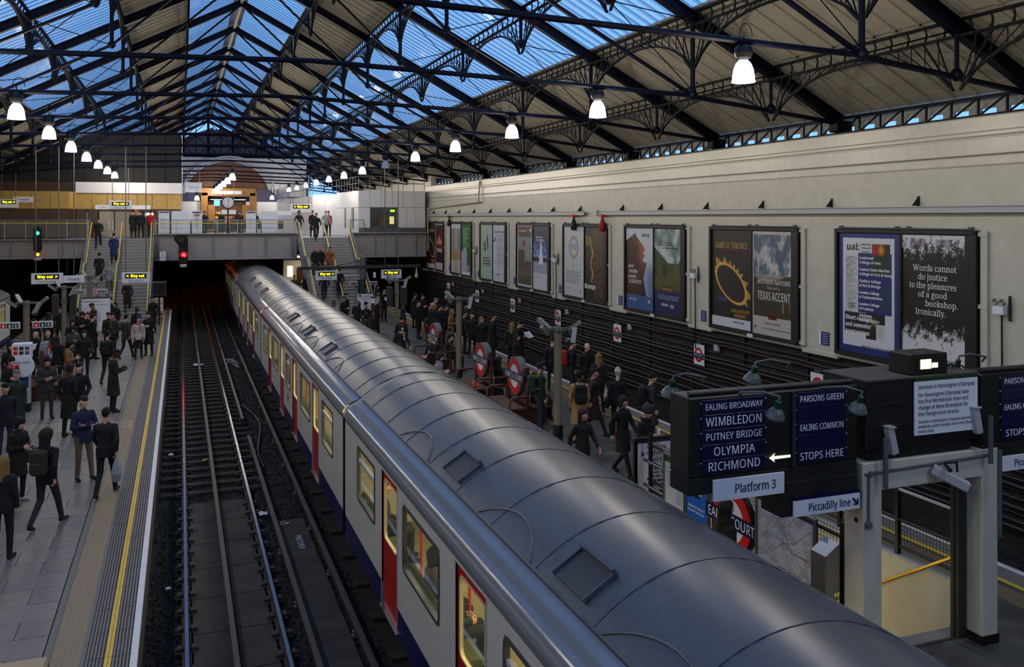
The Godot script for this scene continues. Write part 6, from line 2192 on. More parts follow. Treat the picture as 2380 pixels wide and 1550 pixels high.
# ---------------------------------------------------------------- platform furniture
func camera_cluster(o: Node, y: float, seed_: int) -> void:
	var r := RandomNumberGenerator.new()
	r.seed = seed_
	var arms := MB.new()
	arms.box(Vector3(0, y - 0.05, 0), Vector3(0.62, 0.07, 0.06))
	arms.box(Vector3(0, y - 0.05, 0), Vector3(0.06, 0.07, 0.5))
	arms.lathe([Vector2(0.09, y - 0.2), Vector2(0.11, y - 0.1), Vector2(0.08, y + 0.02), Vector2(0.0, y + 0.03)], 10)
	arms.tube([Vector3(0.28, y - 0.05, 0), Vector3(0.3, y - 0.2, 0.05), Vector3(0.42, y - 0.24, 0.06)], 0.018, 5)
	part(o, "camera_arm", arms.mesh(), M["mid_grey"])
	var cam := MB.new()
	cam.cbox(Vector3(0, 0, 0.0), Vector3(0.095, 0.09, 0.4), 0.012)
	cam.box(Vector3(0, 0.055, 0.03), Vector3(0.12, 0.012, 0.45))
	var cm := cam.mesh()
	var lens := MB.new().lathe([Vector2(0.05, 0.0), Vector2(0.045, 0.03), Vector2(0.0, 0.03)], 10, Transform3D(Basis(Vector3.RIGHT, PI / 2), Vector3(0, 0, 0.2))).mesh()
	# heading, tilt, offset
	var aims := [[2.3, 0.62, Vector3(-0.42, 0.0, 0.12)], [0.5, 0.55, Vector3(-0.28, 0.12, -0.3)], [-2.2, 0.6, Vector3(0.5, 0.05, -0.1)], [-0.6, 0.9, Vector3(0.36, -0.14, 0.2)]]
	for i in 4:
		var a: Array = aims[i]
		var b := Basis(Vector3.UP, a[0]) * Basis(Vector3.RIGHT, a[1])
		var c := part(o, "security_camera", cm, mat("camera_grey", Color(0.5, 0.51, 0.5), 0.4), Transform3D(b, Vector3(0, y - 0.06, 0) + a[2]))
		part(c, "lens", lens, M["near_black"])
	part(o, "flood_lamp", MB.new().lathe([Vector2(0.03, 0.1), Vector2(0.09, 0.02), Vector2(0.1, -0.06), Vector2(0.0, -0.05)], 10, Transform3D(Basis(Vector3.RIGHT, -1.0), Vector3(0.26, y - 0.36, 0.1))).mesh(), M["stainless"])

func camera_post(x: float, z: float, y: float, label: String, extra := "") -> void:
	var o := thing("camera_post", label, "post", at(x, 0, z))
	part(o, "pole", MB.new().tube([Vector3(0, 0, 0), Vector3(0, y, 0)], 0.1, 12).mesh(), M["post_paint"])
	part(o, "foot", MB.new().lathe([Vector2(0.125, 0.0), Vector2(0.125, 0.4), Vector2(0.1, 0.42)], 12).mesh(), M["near_black"])
	camera_cluster(o, y, int(z))
	if extra.contains("speaker"):
		for e in [-1.0, 1.0]:
			part(o, "speaker_box", boxm(Vector3(0.24, 0.85, 0.3), 0.02), M["dark_grey"], moved(Vector3(e * 0.32, y - 0.75, 0)))
		part(o, "clamp", MB.new().lathe([Vector2(0.14, y - 0.7), Vector2(0.14, y - 0.5)], 10).mesh(), M["mid_grey"])
	if extra.contains("sign"):
		for e in [-1.0, 1.0]:
			var s := part(o, "symbol_sign", boxm(Vector3(0.6, 0.22, 0.1), 0.01), M["sign_white"], moved(Vector3(e * 0.48, y - 0.78, 0.0)))
			var cols := ["signal_red", "green_paint", "mid_grey"]
			for i in 3:
				part(s, "symbol_square", boxm(Vector3(0.165, 0.16, 0.01)), M[cols[i]], moved(Vector3(-0.18 + i * 0.18, 0, 0.052)))
			lettering(s, "i", 0.1, M["text_white"], moved(Vector3(0.18, 0, 0.06)), 0.0, true, 700)
			for i in 2:
				part(s, "symbol_hand", boxm(Vector3(0.05, 0.09, 0.004)), M["text_white"], moved(Vector3(-0.18 + i * 0.18, -0.01, 0.06)))

func bench(z: float, label: String, with_base: bool) -> Node3D:
	var o := thing("bench", label, "bench", at(8.85, 0, z), 0.0, "platform benches with roundels")
	var wood: Material = M["bench_wood"]
	# centre frame with posts and slats
	for e in [-1.0, 1.0]:
		part(o, "frame_post", boxm(Vector3(0.09, 1.42, 0.09), 0.008), wood, moved(Vector3(0, 0.83, e * 0.72)))
	for y in [0.62, 0.80, 0.98, 1.42]:
		part(o, "back_slat", boxm(Vector3(0.05, 0.11, 1.4), 0.006), wood, moved(Vector3(0, y, 0)))
	for s in [-1.0, 1.0]:
		for i in 6:
			part(o, "seat_slat", boxm(Vector3(0.065, 0.035, 1.92), 0.006), wood, moved(Vector3(s * (0.14 + i * 0.078), 0.47, 0)))
		for e in [-1.0, 1.0]:
			var arm := MB.new()
			arm.tube([Vector3(s * 0.06, 0.78, e * 0.93), Vector3(s * 0.48, 0.78, e * 0.93), Vector3(s * 0.58, 0.72, e * 0.93), Vector3(s * 0.6, 0.46, e * 0.93)], 0.035, 8)
			part(o, "armrest", arm.mesh(), wood)
			part(o, "leg", boxm(Vector3(0.08, 0.46, 0.08), 0.006), wood, moved(Vector3(s * 0.5, 0.23, e * 0.8)))
	part(o, "base", boxm(Vector3(0.8, 0.36, 1.5), 0.01), M["near_black"] if with_base else wood, moved(Vector3(0, 0.19, 0)))
	# the ring is a thick drum seen through the frame
	var drum := MB.new()
	var xf := Transform3D(Basis(Vector3(0, 0, 1), Vector3.UP, Vector3(-1, 0, 0)), Vector3(0, 1.20, 0))
	ring(drum, 0.98, 0.98, 0.4895, 0.05, -0.11, 0.11, xf)
	part(o, "drum_rim", drum.mesh(), M["mid_grey"])
	part(o, "drum_core", MB.new().prism(rounded(0.98, 0.98, 0.4895, 6), -0.1, 0.1, xf).mesh(), M["dark_grey"])
	roundel(o, xf * moved(Vector3(0, 0, 0.102)), 0.5, 3.1, "EARL'S COURT", 0.15, 1.32)
	roundel(o, xf * Transform3D(Basis(Vector3.UP, PI), Vector3(0, 0, -0.102)), 0.5, 3.1, "EARL'S COURT", 0.15, 1.32)
	return o

func notice(parent: Node, called: String, xf: Transform3D, w: float, h: float, print_: Material, edge: Material) -> Node3D:
	# framed notice facing the transform's +z
	var fr := MB.new()
	for e in [-1.0, 1.0]:
		fr.cbox(Vector3(e * (w / 2 + 0.025), 0, 0), Vector3(0.05, h + 0.1, 0.06), 0.008)
		fr.cbox(Vector3(0, e * (h / 2 + 0.025), 0), Vector3(w, 0.05, 0.06), 0.008)
	fr.box(Vector3(0, 0, -0.02), Vector3(w, h, 0.02))
	var o := part(parent, called, fr.mesh(), edge, xf)
	part(o, "print", MB.new().box(Vector3(0, 0, 0.0), Vector3(w, h, 0.01)).mesh(), print_)
	return o

func p_table(x: float, y: float) -> Color:
	if y < 0.1:
		return Color(0.05, 0.32, 0.14)
	if lines(x, y, 0.12, 0.15, 0.8, 0.22, 2, 0.2):
		return Color(0.3, 0.4, 0.6)
	for a in [[0.12, 0.3], [0.33, 0.5], [0.6, 0.9]]:
		if lines(x, y, a[0], 0.28, a[1], 0.75 if a[0] > 0.5 else 0.52, 26, 0.2):
			return Color(0.42, 0.48, 0.62)
	if absf(y - 0.265) < 0.008 and x > 0.1 and x < 0.55:
		return Color(0.1, 0.4, 0.2)
	return Color(0.74, 0.77, 0.77)

func p_refund(x: float, y: float) -> Color:
	if Vector2((x - 0.5) * 0.5, y - 0.36).length() < 0.11:
		return Color(0.06, 0.07, 0.3) if absf(y - 0.36 - 0.03 * sin(x * 12.0)) > 0.02 else Color(0.75, 0.8, 0.9)
	return Color(0.05, 0.36, 0.72)

func p_map(x: float, y: float) -> Color:
	if y < 0.05:
		return Color(0.08, 0.1, 0.3)
	var c := Color(0.76, 0.77, 0.79)
	if n2(x, y, 3.0) > 0.55 and y < 0.85:
		c = Color(0.66, 0.67, 0.69)
	if y > 0.86:
		if lines(x, y, 0.5, 0.9, 0.85, 0.97, 2, 0.1):
			return Color(0.2, 0.24, 0.45)
		return c
	var cols := [Color(0.62, 0.25, 0.25), Color(0.35, 0.35, 0.4), Color(0.4, 0.6, 0.75), Color(0.7, 0.5, 0.55), Color(0.4, 0.55, 0.4), Color(0.6, 0.45, 0.3)]
	for i in 9:
		var a := i * 0.7
		var q := Vector2(x - 0.5 - 0.16 * sin(i * 2.1), y - 0.42 - 0.12 * cos(i * 1.7)).rotated(PI / 4 * (i % 4))
		var w := q.y - 0.08 * clampf(q.x * 6.0 + sin(a), -0.6, 0.6)
		if absf(w) < 0.004 and absf(q.x) < 0.42:
			return cols[i % 6]
	if lines(x, y, 0.5, 0.62, 0.66, 0.84, 14, 0.3) or lines(x, y, 0.06, 0.66, 0.3, 0.8, 9, 0.3):
		return Color(0.55, 0.6, 0.68)
	return c

func p_platforms(x: float, y: float) -> Color:
	if y < 0.06:
		return Color(0.04, 0.05, 0.28)
	if lines(x, y, 0.2, 0.55, 0.5, 0.95, 5, 0.2):
		return Color(0.25, 0.28, 0.38)
	return Color(0.76, 0.77, 0.8)

func describer(label: String, x0: float, x1: float, z: float, rows: Array, extra: bool) -> Node3D:
	var o := thing("train_describer", label, "sign board")
	var w := x1 - x0
	var y0 := 2.64
	var y1 := 3.56
	part(o, "cabinet", MB.new().cbox(at((x0 + x1) / 2, (y0 + y1) / 2, z + 0.22), Vector3(w, y1 - y0, 0.42), 0.015).mesh(), M["near_black"])
	part(o, "lower_box", MB.new().cbox(at((x0 + x1) / 2, y0 - 0.1, z + 0.22), Vector3(w, 0.2, 0.42), 0.012).mesh(), M["matt_black"])
	part(o, "top_pipe", MB.new().tube([at(x0 + 0.05, y1 + 0.03, z + 0.1), at(x1, y1 + 0.03, z + 0.1)], 0.03, 6).mesh(), M["dark_grey"])
	for c in rows:
		var cx: float = c[0]
		var cw: float = c[1]
		var names: Array = c[2]
		var hgt := 0.172
		for i in 5:
			var yy := y1 - 0.03 - hgt * (i + 0.5)
			var pl := part(o, "destination_plate", boxm(Vector3(cw, hgt - 0.008, 0.012), 0.002), M["sign_blue"], moved(at(cx, yy, z)))
			if names[i][0]:
				lettering(pl, names[i][0], names[i][1], M["text_white"], moved(Vector3(names[i][3] if names[i].size() > 3 else 0.0, 0, 0.008)), names[i][2])
			for e in [-1.0, 1.0]:
				part(pl, "fixing_stud", boxm(Vector3(0.012, 0.012, 0.008)), M["text_white"], moved(Vector3(e * (cw / 2 + 0.012), 0.05, 0.0)))
	return o

func green_lamp(o: Node, x: float, y: float, z: float, reach: float, bend := 0.0) -> void:
	var pts := [at(x + bend, y - 0.02, z + 0.12), at(x + bend * 0.9, y + 0.06, z + 0.02), at(x + bend * 0.4, y + 0.1, z - reach * 0.6), at(x + 0.02, y + 0.06, z - reach), at(x, y, z - reach)]
	var arm := part(o, "lamp_arm", MB.new().tube(pts, 0.016, 6).mesh(), M["mid_grey"])
	var tilt := Transform3D(Basis(Vector3.RIGHT, 0.35), at(x, y - 0.02, z - reach))
	part(arm, "lamp_socket", MB.new().lathe([Vector2(0.02, 0.04), Vector2(0.036, 0.03), Vector2(0.04, -0.06), Vector2(0.03, -0.07)], 10, tilt).mesh(), M["green_paint"])
	part(arm, "lamp_shade", MB.new().lathe([Vector2(0.115, -0.17), Vector2(0.11, -0.15), Vector2(0.085, -0.1), Vector2(0.045, -0.06), Vector2(0.03, -0.04)], 16, tilt).mesh(), mat("grey_enamel", Color(0.32, 0.35, 0.34), 0.35))
	part(arm, "shade_inside", MB.new().lathe([Vector2(0.02, -0.075), Vector2(0.08, -0.11), Vector2(0.112, -0.168)], 16, tilt).mesh(), M["green_paint"])

func make_platform_things() -> void:
	camera_post(8.9, 20.5, 2.87, "tall pale post with security cameras between the benches and the brown coats")
	camera_post(9.0, 29.3, 2.87, "tall pale post with security cameras behind the second bench")
	camera_post(9.05, 38.9, 2.87, "camera post carrying two dark speaker boxes near the stairs", "speaker")
	camera_post(-4.75, 32.9, 2.87, "camera post carrying red and green symbol signs on the paved platform", "sign")
	camera_post(-4.4, 39.8, 2.87, "camera post carrying two dark boxes before the paved platform's stairs", "speaker")
	camera_post(-4.05, 46.5, 2.87, "camera post with symbol signs at the foot of the paved platform's stairs", "sign")
	bench(23.2, "brown slatted bench with a red ring sign beside the camera post", false)
	bench(26.2, "brown slatted bench with a red ring sign and an orange bag on it", true)
	bench(31.7, "brown slatted bench with a red ring sign beyond the second camera post", false)
	single("carrier_bag", MB.new().sheet([[Vector3(-0.09, 0, 0.1), Vector3(0, 0.02, 0.13), Vector3(0.09, 0, 0.1)], [Vector3(-0.1, 0.09, 0.06), Vector3(0, 0.13, 0.07), Vector3(0.11, 0.09, 0.05)], [Vector3(-0.1, 0.1, -0.03), Vector3(0.02, 0.15, -0.02), Vector3(0.1, 0.1, -0.05)], [Vector3(-0.08, 0, -0.11), Vector3(0, 0.02, -0.13), Vector3(0.09, 0, -0.1)]]).mesh(), mat("orange_plastic", Color(0.85, 0.22, 0.08), 0.5), "crumpled orange carrier bag lying on the middle bench", "bag", "", moved(at(8.42, 0.49, 25.75)))
	# wooden notice stand with a ring silhouette
	var st := thing("notice_stand", "dark wooden notice stand with a station name and two posters", "notice stand", at(7.9, 0, 38.0), -0.35)
	for e in [-1.0, 1.0]:
		part(st, "post", boxm(Vector3(0.14, 2.0, 0.14), 0.01), M["bench_wood"], moved(Vector3(0.0, 1.0, e * 0.78)))
	part(st, "panel", boxm(Vector3(0.1, 1.5, 1.5), 0.01), M["near_black"], moved(Vector3(0, 1.1, 0)))
	part(st, "name_board", boxm(Vector3(0.14, 0.34, 1.5), 0.01), M["sign_white"], moved(Vector3(0, 2.05, 0)))
	part(st, "cap_rail", boxm(Vector3(0.2, 0.06, 1.7), 0.01), M["bench_wood"], moved(Vector3(0, 2.26, 0)))
	lettering(st, "EARL'S COURT", 0.16, M["text_blue"], Transform3D(Basis(Vector3(0, 0, 1), Vector3.UP, Vector3(-1, 0, 0)), Vector3(-0.075, 2.05, 0)), 1.2)
	var prof := PackedVector2Array()
	for i in 13:
		var a := PI * i / 12.0
		prof.append(Vector2(0.42 * cos(a), 0.42 * sin(a)))
	part(st, "ring_silhouette", MB.new().prism(prof, -0.04, 0.04, Transform3D(Basis(Vector3(0, 0, 1), Vector3.UP, Vector3(-1, 0, 0)), Vector3(0, 2.28, 0))).mesh(), M["dark_grey"])
	var tp := printed("print_table", 90, 140, p_table)
	for e in [-1.0, 1.0]:
		part(st, "poster", boxm(Vector3(0.012, 1.2, 0.62 if e < 0 else 0.5)), tp, moved(Vector3(-0.056, 1.15, e * 0.34)))
	# white line map boards
	for q in [[8.75, 44.0, 1.02, 1.35, "white line map board with a green top edge before the train platform's stairs"], [-3.65, 45.0, 1.2, 1.5, "white line map board with a green top edge before the paved platform's stairs"]]:
		var o := thing("map_board", q[4], "board", at(q[0], 0, q[1]))
		part(o, "panel", boxm(Vector3(q[2], q[3], 0.06), 0.008), M["sign_white"], moved(Vector3(0, 1.15, 0)))
		part(o, "green_edge", boxm(Vector3(q[2], 0.05, 0.07)), M["green_paint"], moved(Vector3(0, 1.15 + q[3] / 2 + 0.02, 0)))
		part(o, "leg", boxm(Vector3(0.06, 0.5, 0.06)), M["mid_grey"], moved(Vector3(-q[2] * 0.4, 0.25, 0)))
		part(o, "leg", boxm(Vector3(0.06, 0.5, 0.06)), M["mid_grey"], moved(Vector3(q[2] * 0.4, 0.25, 0)))
		lettering(o, "Westbound platform 3" if q[0] > 0 else "Eastbound platform 1", 0.07, M["text_blue"], moved(Vector3(-q[2] * 0.1, 1.15 + q[3] * 0.41, 0.035)), q[2] * 0.7)
		lettering(o, "Westbound platform 4" if q[0] > 0 else "Eastbound platform 2", 0.06, M["text_blue"], moved(Vector3(q[2] * 0.1, 1.15 + q[3] * 0.31, 0.035)), q[2] * 0.7)
		var t := MB.new()
		t.box(Vector3(-0.05, 1.35, 0.032), Vector3(0.2, 0.035, 0.004))
		t.box(Vector3(0.0, 1.1, 0.032), Vector3(0.006, 0.5, 0.004))
		for i in 8:
			t.box(Vector3(0.0, 1.25 - i * 0.06, 0.032), Vector3(0.4, 0.01, 0.004))
		part(o, "line_diagram", t.mesh(), M["text_blue"])
	# sign gantry across the train platform
	var g := thing("sign_gantry", "dark gantry arm on a post carrying two way out signs", "gantry", at(8.72, 0, 45.0))
	part(g, "post", MB.new().tube([Vector3(0, 0, 0), Vector3(0, 3.5, 0)], 0.14, 12).mesh(), M["dark_grey"])
	part(g, "post_sleeve", MB.new().lathe([Vector2(0.17, 2.5), Vector2(0.17, 3.55), Vector2(0.14, 3.58)], 14).mesh(), mat("steel_sleeve", Color(0.42, 0.40, 0.40), 0.3, 0.6))
	part(g, "arm", boxm(Vector3(6.2, 0.16, 0.14), 0.012), M["dark_grey"], moved(Vector3(-0.15, 3.12, 0.16)))
	part(g, "stay", MB.new().tube([Vector3(0, 3.48, 0.1), Vector3(-1.4, 3.2, 0.16)], 0.025, 5).tube([Vector3(0, 3.48, 0.1), Vector3(1.4, 3.2, 0.16)], 0.025, 5).mesh(), M["near_black"])
	part(g, "dome_camera", MB.new().lathe([Vector2(0.0, -0.12), Vector2(0.08, -0.08), Vector2(0.1, 0.02), Vector2(0.06, 0.1), Vector2(0.02, 0.42)], 10, moved(Vector3(2.75, 2.6, 0.16))).mesh(), M["light_grey"])
	part(g, "service_box", boxm(Vector3(0.12, 0.28, 0.1), 0.01), M["sign_white"], moved(Vector3(0.55, 2.7, 0.16)))
	for e in [-1.0, 1.0]:
		var s := part(g, "symbol_sign", boxm(Vector3(0.42, 0.18, 0.08), 0.01), M["sign_white"], moved(Vector3(e * 0.5, 2.28, 0.1)))
		for i in 3:
			part(s, "symbol_square", boxm(Vector3(0.12, 0.13, 0.01)), M[["signal_red", "green_paint", "mid_grey"][i]], moved(Vector3(-0.13 + i * 0.13, 0, 0.042)))
	way_out(6.86, 2.72, 45.0, 1.05, 0.46, "lit way out sign on the dark gantry towards the train", "Earl's Court Road", "after", 0.34)
	way_out(10.18, 2.72, 45.0, 1.05, 0.46, "lit way out sign on the dark gantry towards the poster wall", "Earl's Court Road", "before", 0.34)
	var rods := thing("hanging_rods", "pair of thin steel rods from the roof down to the sign gantry", "rods", at(10.2, 0, 45.0))
	part(rods, "rod", MB.new().tube([Vector3(-0.35, 3.1, 0), Vector3(-0.35, 8.7, 0)], 0.02, 5).mesh(), M["mid_grey"])
	part(rods, "rod", MB.new().tube([Vector3(0.35, 3.1, 0), Vector3(0.35, 8.7, 0)], 0.02, 5).mesh(), M["mid_grey"])
	var ps := thing("direction_sign", "white direction sign reading Piccadilly beside the paved platform's stairs", "sign", at(-4.2, 3.04, 41.34))
	part(ps, "panel", boxm(Vector3(0.8, 0.3, 0.1), 0.01), M["sign_white"])
	lettering(ps, "Piccadilly", 0.1, M["text_blue"], moved(Vector3(0, 0, 0.055)), 0.45)
	part(ps, "hanging_rod", MB.new().tube([Vector3(0, 0.1, 0), Vector3(0, 5.6, 0)], 0.018, 5).mesh(), M["mid_grey"])
	# help point on the paved platform
	var base := pixel_on_level(52, 955, 0.0)
	var hp := thing("help_point", "grey help point pillar with a round white disc", "help point", base)
	part(hp, "pillar", boxm(Vector3(0.42, 1.85, 0.34), 0.02), M["light_grey"], moved(Vector3(0, 0.93, 0)))
	part(hp, "plinth", boxm(Vector3(0.46, 0.24, 0.38)), M["near_black"], moved(Vector3(0, 0.12, 0)))
	part(hp, "head_panel", boxm(Vector3(0.5, 0.46, 0.36), 0.02), M["sign_white"], moved(Vector3(0, 1.75, 0)))
	for i in 3:
		for j in 2:
			part(hp, "symbol_square", boxm(Vector3(0.11, 0.1, 0.01)), M[["signal_red", "green_paint", "mid_grey"][i]], moved(Vector3(-0.15 + i * 0.15, 1.84 - j * 0.13, 0.182)))
	part(hp, "disc", MB.new().prism(rounded(0.6, 0.6, 0.2995, 7), 0.17, 0.23, moved(Vector3(0.05, 1.32, 0))).mesh(), M["sign_white"])
	lettering(hp, "Help Point", 0.06, M["text_blue"], moved(Vector3(0.03, 1.44, 0.235)), 0.36)
	part(hp, "button", boxm(Vector3(0.1, 0.1, 0.02), 0.01), M["signal_red"], moved(Vector3(-0.1, 1.33, 0.24)))
	for y in [1.22, 1.13]:
		part(hp, "button", MB.new().prism(rounded(0.07, 0.07, 0.0345, 4), 0.23, 0.245, moved(Vector3(-0.1, y, 0))).mesh(), M["near_black"])
	part(hp, "blue_notice", boxm(Vector3(0.2, 0.3, 0.01)), mat("notice_blue", Color(0.05, 0.15, 0.42), 0.5), moved(Vector3(0.08, 0.85, 0.175)))
	# bench behind the help point
	var lb := bench(33.5, "brown slatted bench with a red ring sign half hidden by people on the paved platform", false)
	lb.position = at(-4.0, 0, 31.3)
	var tb := thing("sign_case", "tan top of a sign case on the paved platform by the frame corner", "sign", pixel_on_level(18, 1545, 2.5))
	part(tb, "case", boxm(Vector3(0.5, 0.3, 0.2), 0.02), mat("tan_metal", Color(0.5, 0.42, 0.3), 0.5), moved(Vector3(0, -0.17, 0)))
	part(tb, "post", boxm(Vector3(0.08, 2.2, 0.08)), M["mid_grey"], moved(Vector3(0, -1.4, 0)))
	# warning board at the end of the paved platform
	var wb := thing("warning_board", "white safety board with yellow red and blue bands by the platform ramp", "board", pixel_on_level(369, 737, 0.0))
	part(wb, "panel", boxm(Vector3(0.46, 1.1, 0.06), 0.02), M["sign_white"], moved(Vector3(0, 0.55, 0)))
	part(wb, "yellow_band", boxm(Vector3(0.4, 0.12, 0.01)), M["yellow_line"], moved(Vector3(0, 0.78, 0.033)))
	part(wb, "red_band", boxm(Vector3(0.4, 0.12, 0.01)), M["signal_red"], moved(Vector3(0, 0.28, 0.033)))
	part(wb, "blue_band", boxm(Vector3(0.4, 0.12, 0.01)), M["notice_blue"], moved(Vector3(0, 0.14, 0.033)))
	part(wb, "warning_triangle", MB.new().prism(PackedVector2Array([Vector2(-0.12, 0.88), Vector2(0.12, 0.88), Vector2(0, 1.1)]), 0.03, 0.04).mesh(), M["yellow_line"])
	var rg := MB.new()
	ring(rg, 0.16, 0.16, 0.0795, 0.03, 0.03, 0.04, moved(Vector3(0, 0.53, 0)))
	part(wb, "prohibition_ring", rg.mesh(), M["signal_red"])
	# monitor hood by the ramp
	var mh := thing("driver_monitor", "dark driver's monitor hood at the end of the paved platform", "monitor", at(-1.05, 0, 50.0))
	part(mh, "post", MB.new().tube([Vector3(0, 0, 0), Vector3(0, 1.6, 0)], 0.05, 6).mesh(), M["near_black"])
	part(mh, "hood", boxm(Vector3(0.7, 0.75, 0.5), 0.02), M["dark_grey"], moved(Vector3(0, 1.9, 0)))
	part(mh, "screen", boxm(Vector3(0.55, 0.55, 0.02)), M["matt_black"], moved(Vector3(0, 1.9, 0.26)))

func make_portal() -> void:
	var z := 8.74
	# white portal over the stairwell
	var o := structure_node("doorway", "white painted portal over the stairs down to the other line")
	var w: Material = M["painted_wall"]
	part(o, "pier", MB.new().cbox(at(8.05, 1.29, z + 0.17), Vector3(0.3, 2.58, 0.34), 0.012).mesh(), w)
	part(o, "pier", MB.new().cbox(at(10.0, 1.29, z + 0.17), Vector3(0.28, 2.58, 0.34), 0.012).mesh(), w)
	part(o, "lintel", MB.new().cbox(at(9.02, 2.4, z + 0.17), Vector3(1.7, 0.36, 0.34), 0.012).mesh(), w)
	part(o, "plinth", MB.new().box(at(10.0, 0.06, z + 0.17), Vector3(0.3, 0.12, 0.36)).mesh(), M["near_black"])
	part(o, "plinth", MB.new().box(at(8.05, 0.06, z + 0.17), Vector3(0.32, 0.12, 0.36)).mesh(), M["near_black"])
	part(o, "shutter_guide", MB.new().cbox(at(9.78, 1.15, z + 0.28), Vector3(0.14, 2.2, 0.1), 0.01).mesh(), mat("worn_steel", Color(0.24, 0.23, 0.21), 0.5, 0.5))
	part(o, "shutter_guide", MB.new().cbox(at(9.62, 1.15, z + 0.24), Vector3(0.06, 2.2, 0.06), 0.008).mesh(), M["worn_steel"])
	part(o, "conduit", MB.new().tube([at(7.92, 2.45, z - 0.02), at(9.95, 2.5, z - 0.02)], 0.018, 6).tube([at(7.97, 2.45, z - 0.02), at(7.97, 1.85, z - 0.02)], 0.014, 6).tube([at(10.15, 2.55, z - 0.02), at(10.15, 1.4, z - 0.02)], 0.03, 6).mesh(), M["mid_grey"])
	part(o, "switch_box", boxm(Vector3(0.08, 0.08, 0.05), 0.006), M["mid_grey"], moved(at(7.96, 1.82, z - 0.03)))
	part(o, "switch_box", boxm(Vector3(0.06, 0.06, 0.05), 0.006), M["mid_grey"], moved(at(8.0, 2.45, z - 0.03)))
	part(o, "round_hole", MB.new().lathe([Vector2(0.035, 0.0), Vector2(0.0, 0.004)], 12, Transform3D(Basis(Vector3.BACK, PI / 2), at(7.898, 1.85, z + 0.12))).mesh(), M["matt_black"])
	# cameras on the portal
	for q in [[8.12, 2.72, 0.35, 0.25, "slim grey security camera on a bracket over the portal's inner pier"], [9.85, 2.86, -0.3, 0.2, "slim grey security camera beside the second train describer"]]:
		var c := thing("security_camera", q[4], "camera", at(q[0], q[1], z - 0.1))
		part(c, "bracket", boxm(Vector3(0.06, 0.62, 0.03)), M["mid_grey"], moved(Vector3(0, -0.12, 0.04)))
		part(c, "housing", MB.new().cbox(Vector3.ZERO, Vector3(0.1, 0.34, 0.1), 0.012).mesh(), M["light_grey"], Transform3D(Basis(Vector3.BACK, q[3]), Vector3(q[2] * 0.5, 0.12, -0.05)))
		part(c, "sun_shield", boxm(Vector3(0.12, 0.02, 0.13)), M["light_grey"], moved(Vector3(q[2] * 0.5 - q[3] * 0.15, 0.3, -0.05)))
	var pc := thing("security_camera", "grey box camera pointing down from the middle of the portal lintel", "camera", at(9.02, 2.36, z - 0.18))
	part(pc, "housing", MB.new().cbox(Vector3.ZERO, Vector3(0.16, 0.12, 0.46), 0.012).mesh(), M["light_grey"], Transform3D(Basis(Vector3.UP, 0.9) * Basis(Vector3.RIGHT, 0.45), Vector3(0.1, -0.03, 0)))
	part(pc, "bracket", MB.new().tube([Vector3(-0.05, 0.12, 0.16), Vector3(0.0, 0.16, 0.0), Vector3(0.1, 0.05, 0.0)], 0.018, 6).mesh(), M["dark_grey"])
	part(pc, "microphone", MB.new().tube([Vector3(0.05, 0.16, -0.02), Vector3(0.25, 0.14, -0.04), Vector3(0.26, 0.02, -0.04)], 0.016, 6).mesh(), M["near_black"])
	# describers
	var d := describer("black train describer listing Ealing Broadway, Wimbledon and other stations", 5.42, 7.82, z, [[6.02, 0.86, [["EALING BROADWAY", 0.07, 0.78], ["WIMBLEDON", 0.1, 0.76], ["PUTNEY BRIDGE", 0.08, 0.76], ["OLYMPIA", 0.1, 0.56], ["RICHMOND", 0.1, 0.7]]], [7.27, 0.72, [["PARSONS GREEN", 0.075, 0.64], ["", 0, 0], ["EALING COMMON", 0.075, 0.64], ["", 0, 0], ["STOPS HERE", 0.09, 0.64]]]], true)
	part(d, "divider", MB.new().box(at(6.86, 3.1, z - 0.005), Vector3(0.05, 0.9, 0.02)).mesh(), M["dark_grey"])
	var ar := MB.new()
	ar.prism(PackedVector2Array([Vector2(-0.15, 0), Vector2(-0.07, 0.055), Vector2(-0.09, 0.018), Vector2(0.15, 0.014), Vector2(0.15, -0.014), Vector2(-0.09, -0.018), Vector2(-0.07, -0.055)]), 0, 0.006, moved(at(6.66, 2.78, z + 0.0)))
	part(d, "lit_arrow", ar.mesh(), glow("arrow_light", Color(1.0, 0.97, 0.88), 1.6))
	var pl := part(d, "platform_plate", boxm(Vector3(0.98, 0.25, 0.03), 0.004), M["sign_white"], moved(at(6.22, 2.48, z - 0.01)))
	lettering(pl, "Platform 3", 0.105, M["text_blue"], moved(Vector3(0.08, 0, 0.018)), 0.56)
	part(d, "line_box", MB.new().cbox(at(7.25, 2.26, z + 0.2), Vector3(1.14, 0.42, 0.4), 0.012).mesh(), M["matt_black"])
	var pp := part(d, "line_plate", boxm(Vector3(0.98, 0.2, 0.03), 0.004), M["sign_white"], moved(at(7.33, 2.15, z - 0.02)))
	part(pp, "blue_edge", boxm(Vector3(0.98, 0.035, 0.032)), M["sign_blue"], moved(Vector3(0, 0.115, 0)))
	lettering(pp, "Piccadilly line", 0.095, M["text_blue"], moved(Vector3(0.03, -0.005, 0.018)), 0.62)
	arrow(pp, Vector3(0.42, -0.005, 0.018), 0.12, -PI / 4, M["text_blue"])
	green_lamp(d, 6.38, 3.52, z, 0.34, -0.28)
	green_lamp(d, 7.56, 3.5, z, 0.34, -0.3)
	green_lamp(d, 5.65, 3.62, z + 0.5, -0.25, 0.35)
	green_lamp(d, 6.85, 3.72, z + 0.5, -0.25, 0.4)
	var d2 := describer("black train describer cut off beyond the portal", 9.86, 12.2, z, [[10.62, 0.86, [["PARSONS GREEN", 0.075, 0.74], ["", 0, 0], ["EALING COMMON", 0.075, 0.74], ["", 0, 0], ["STOPS HERE", 0.09, 0.7]]]], false)
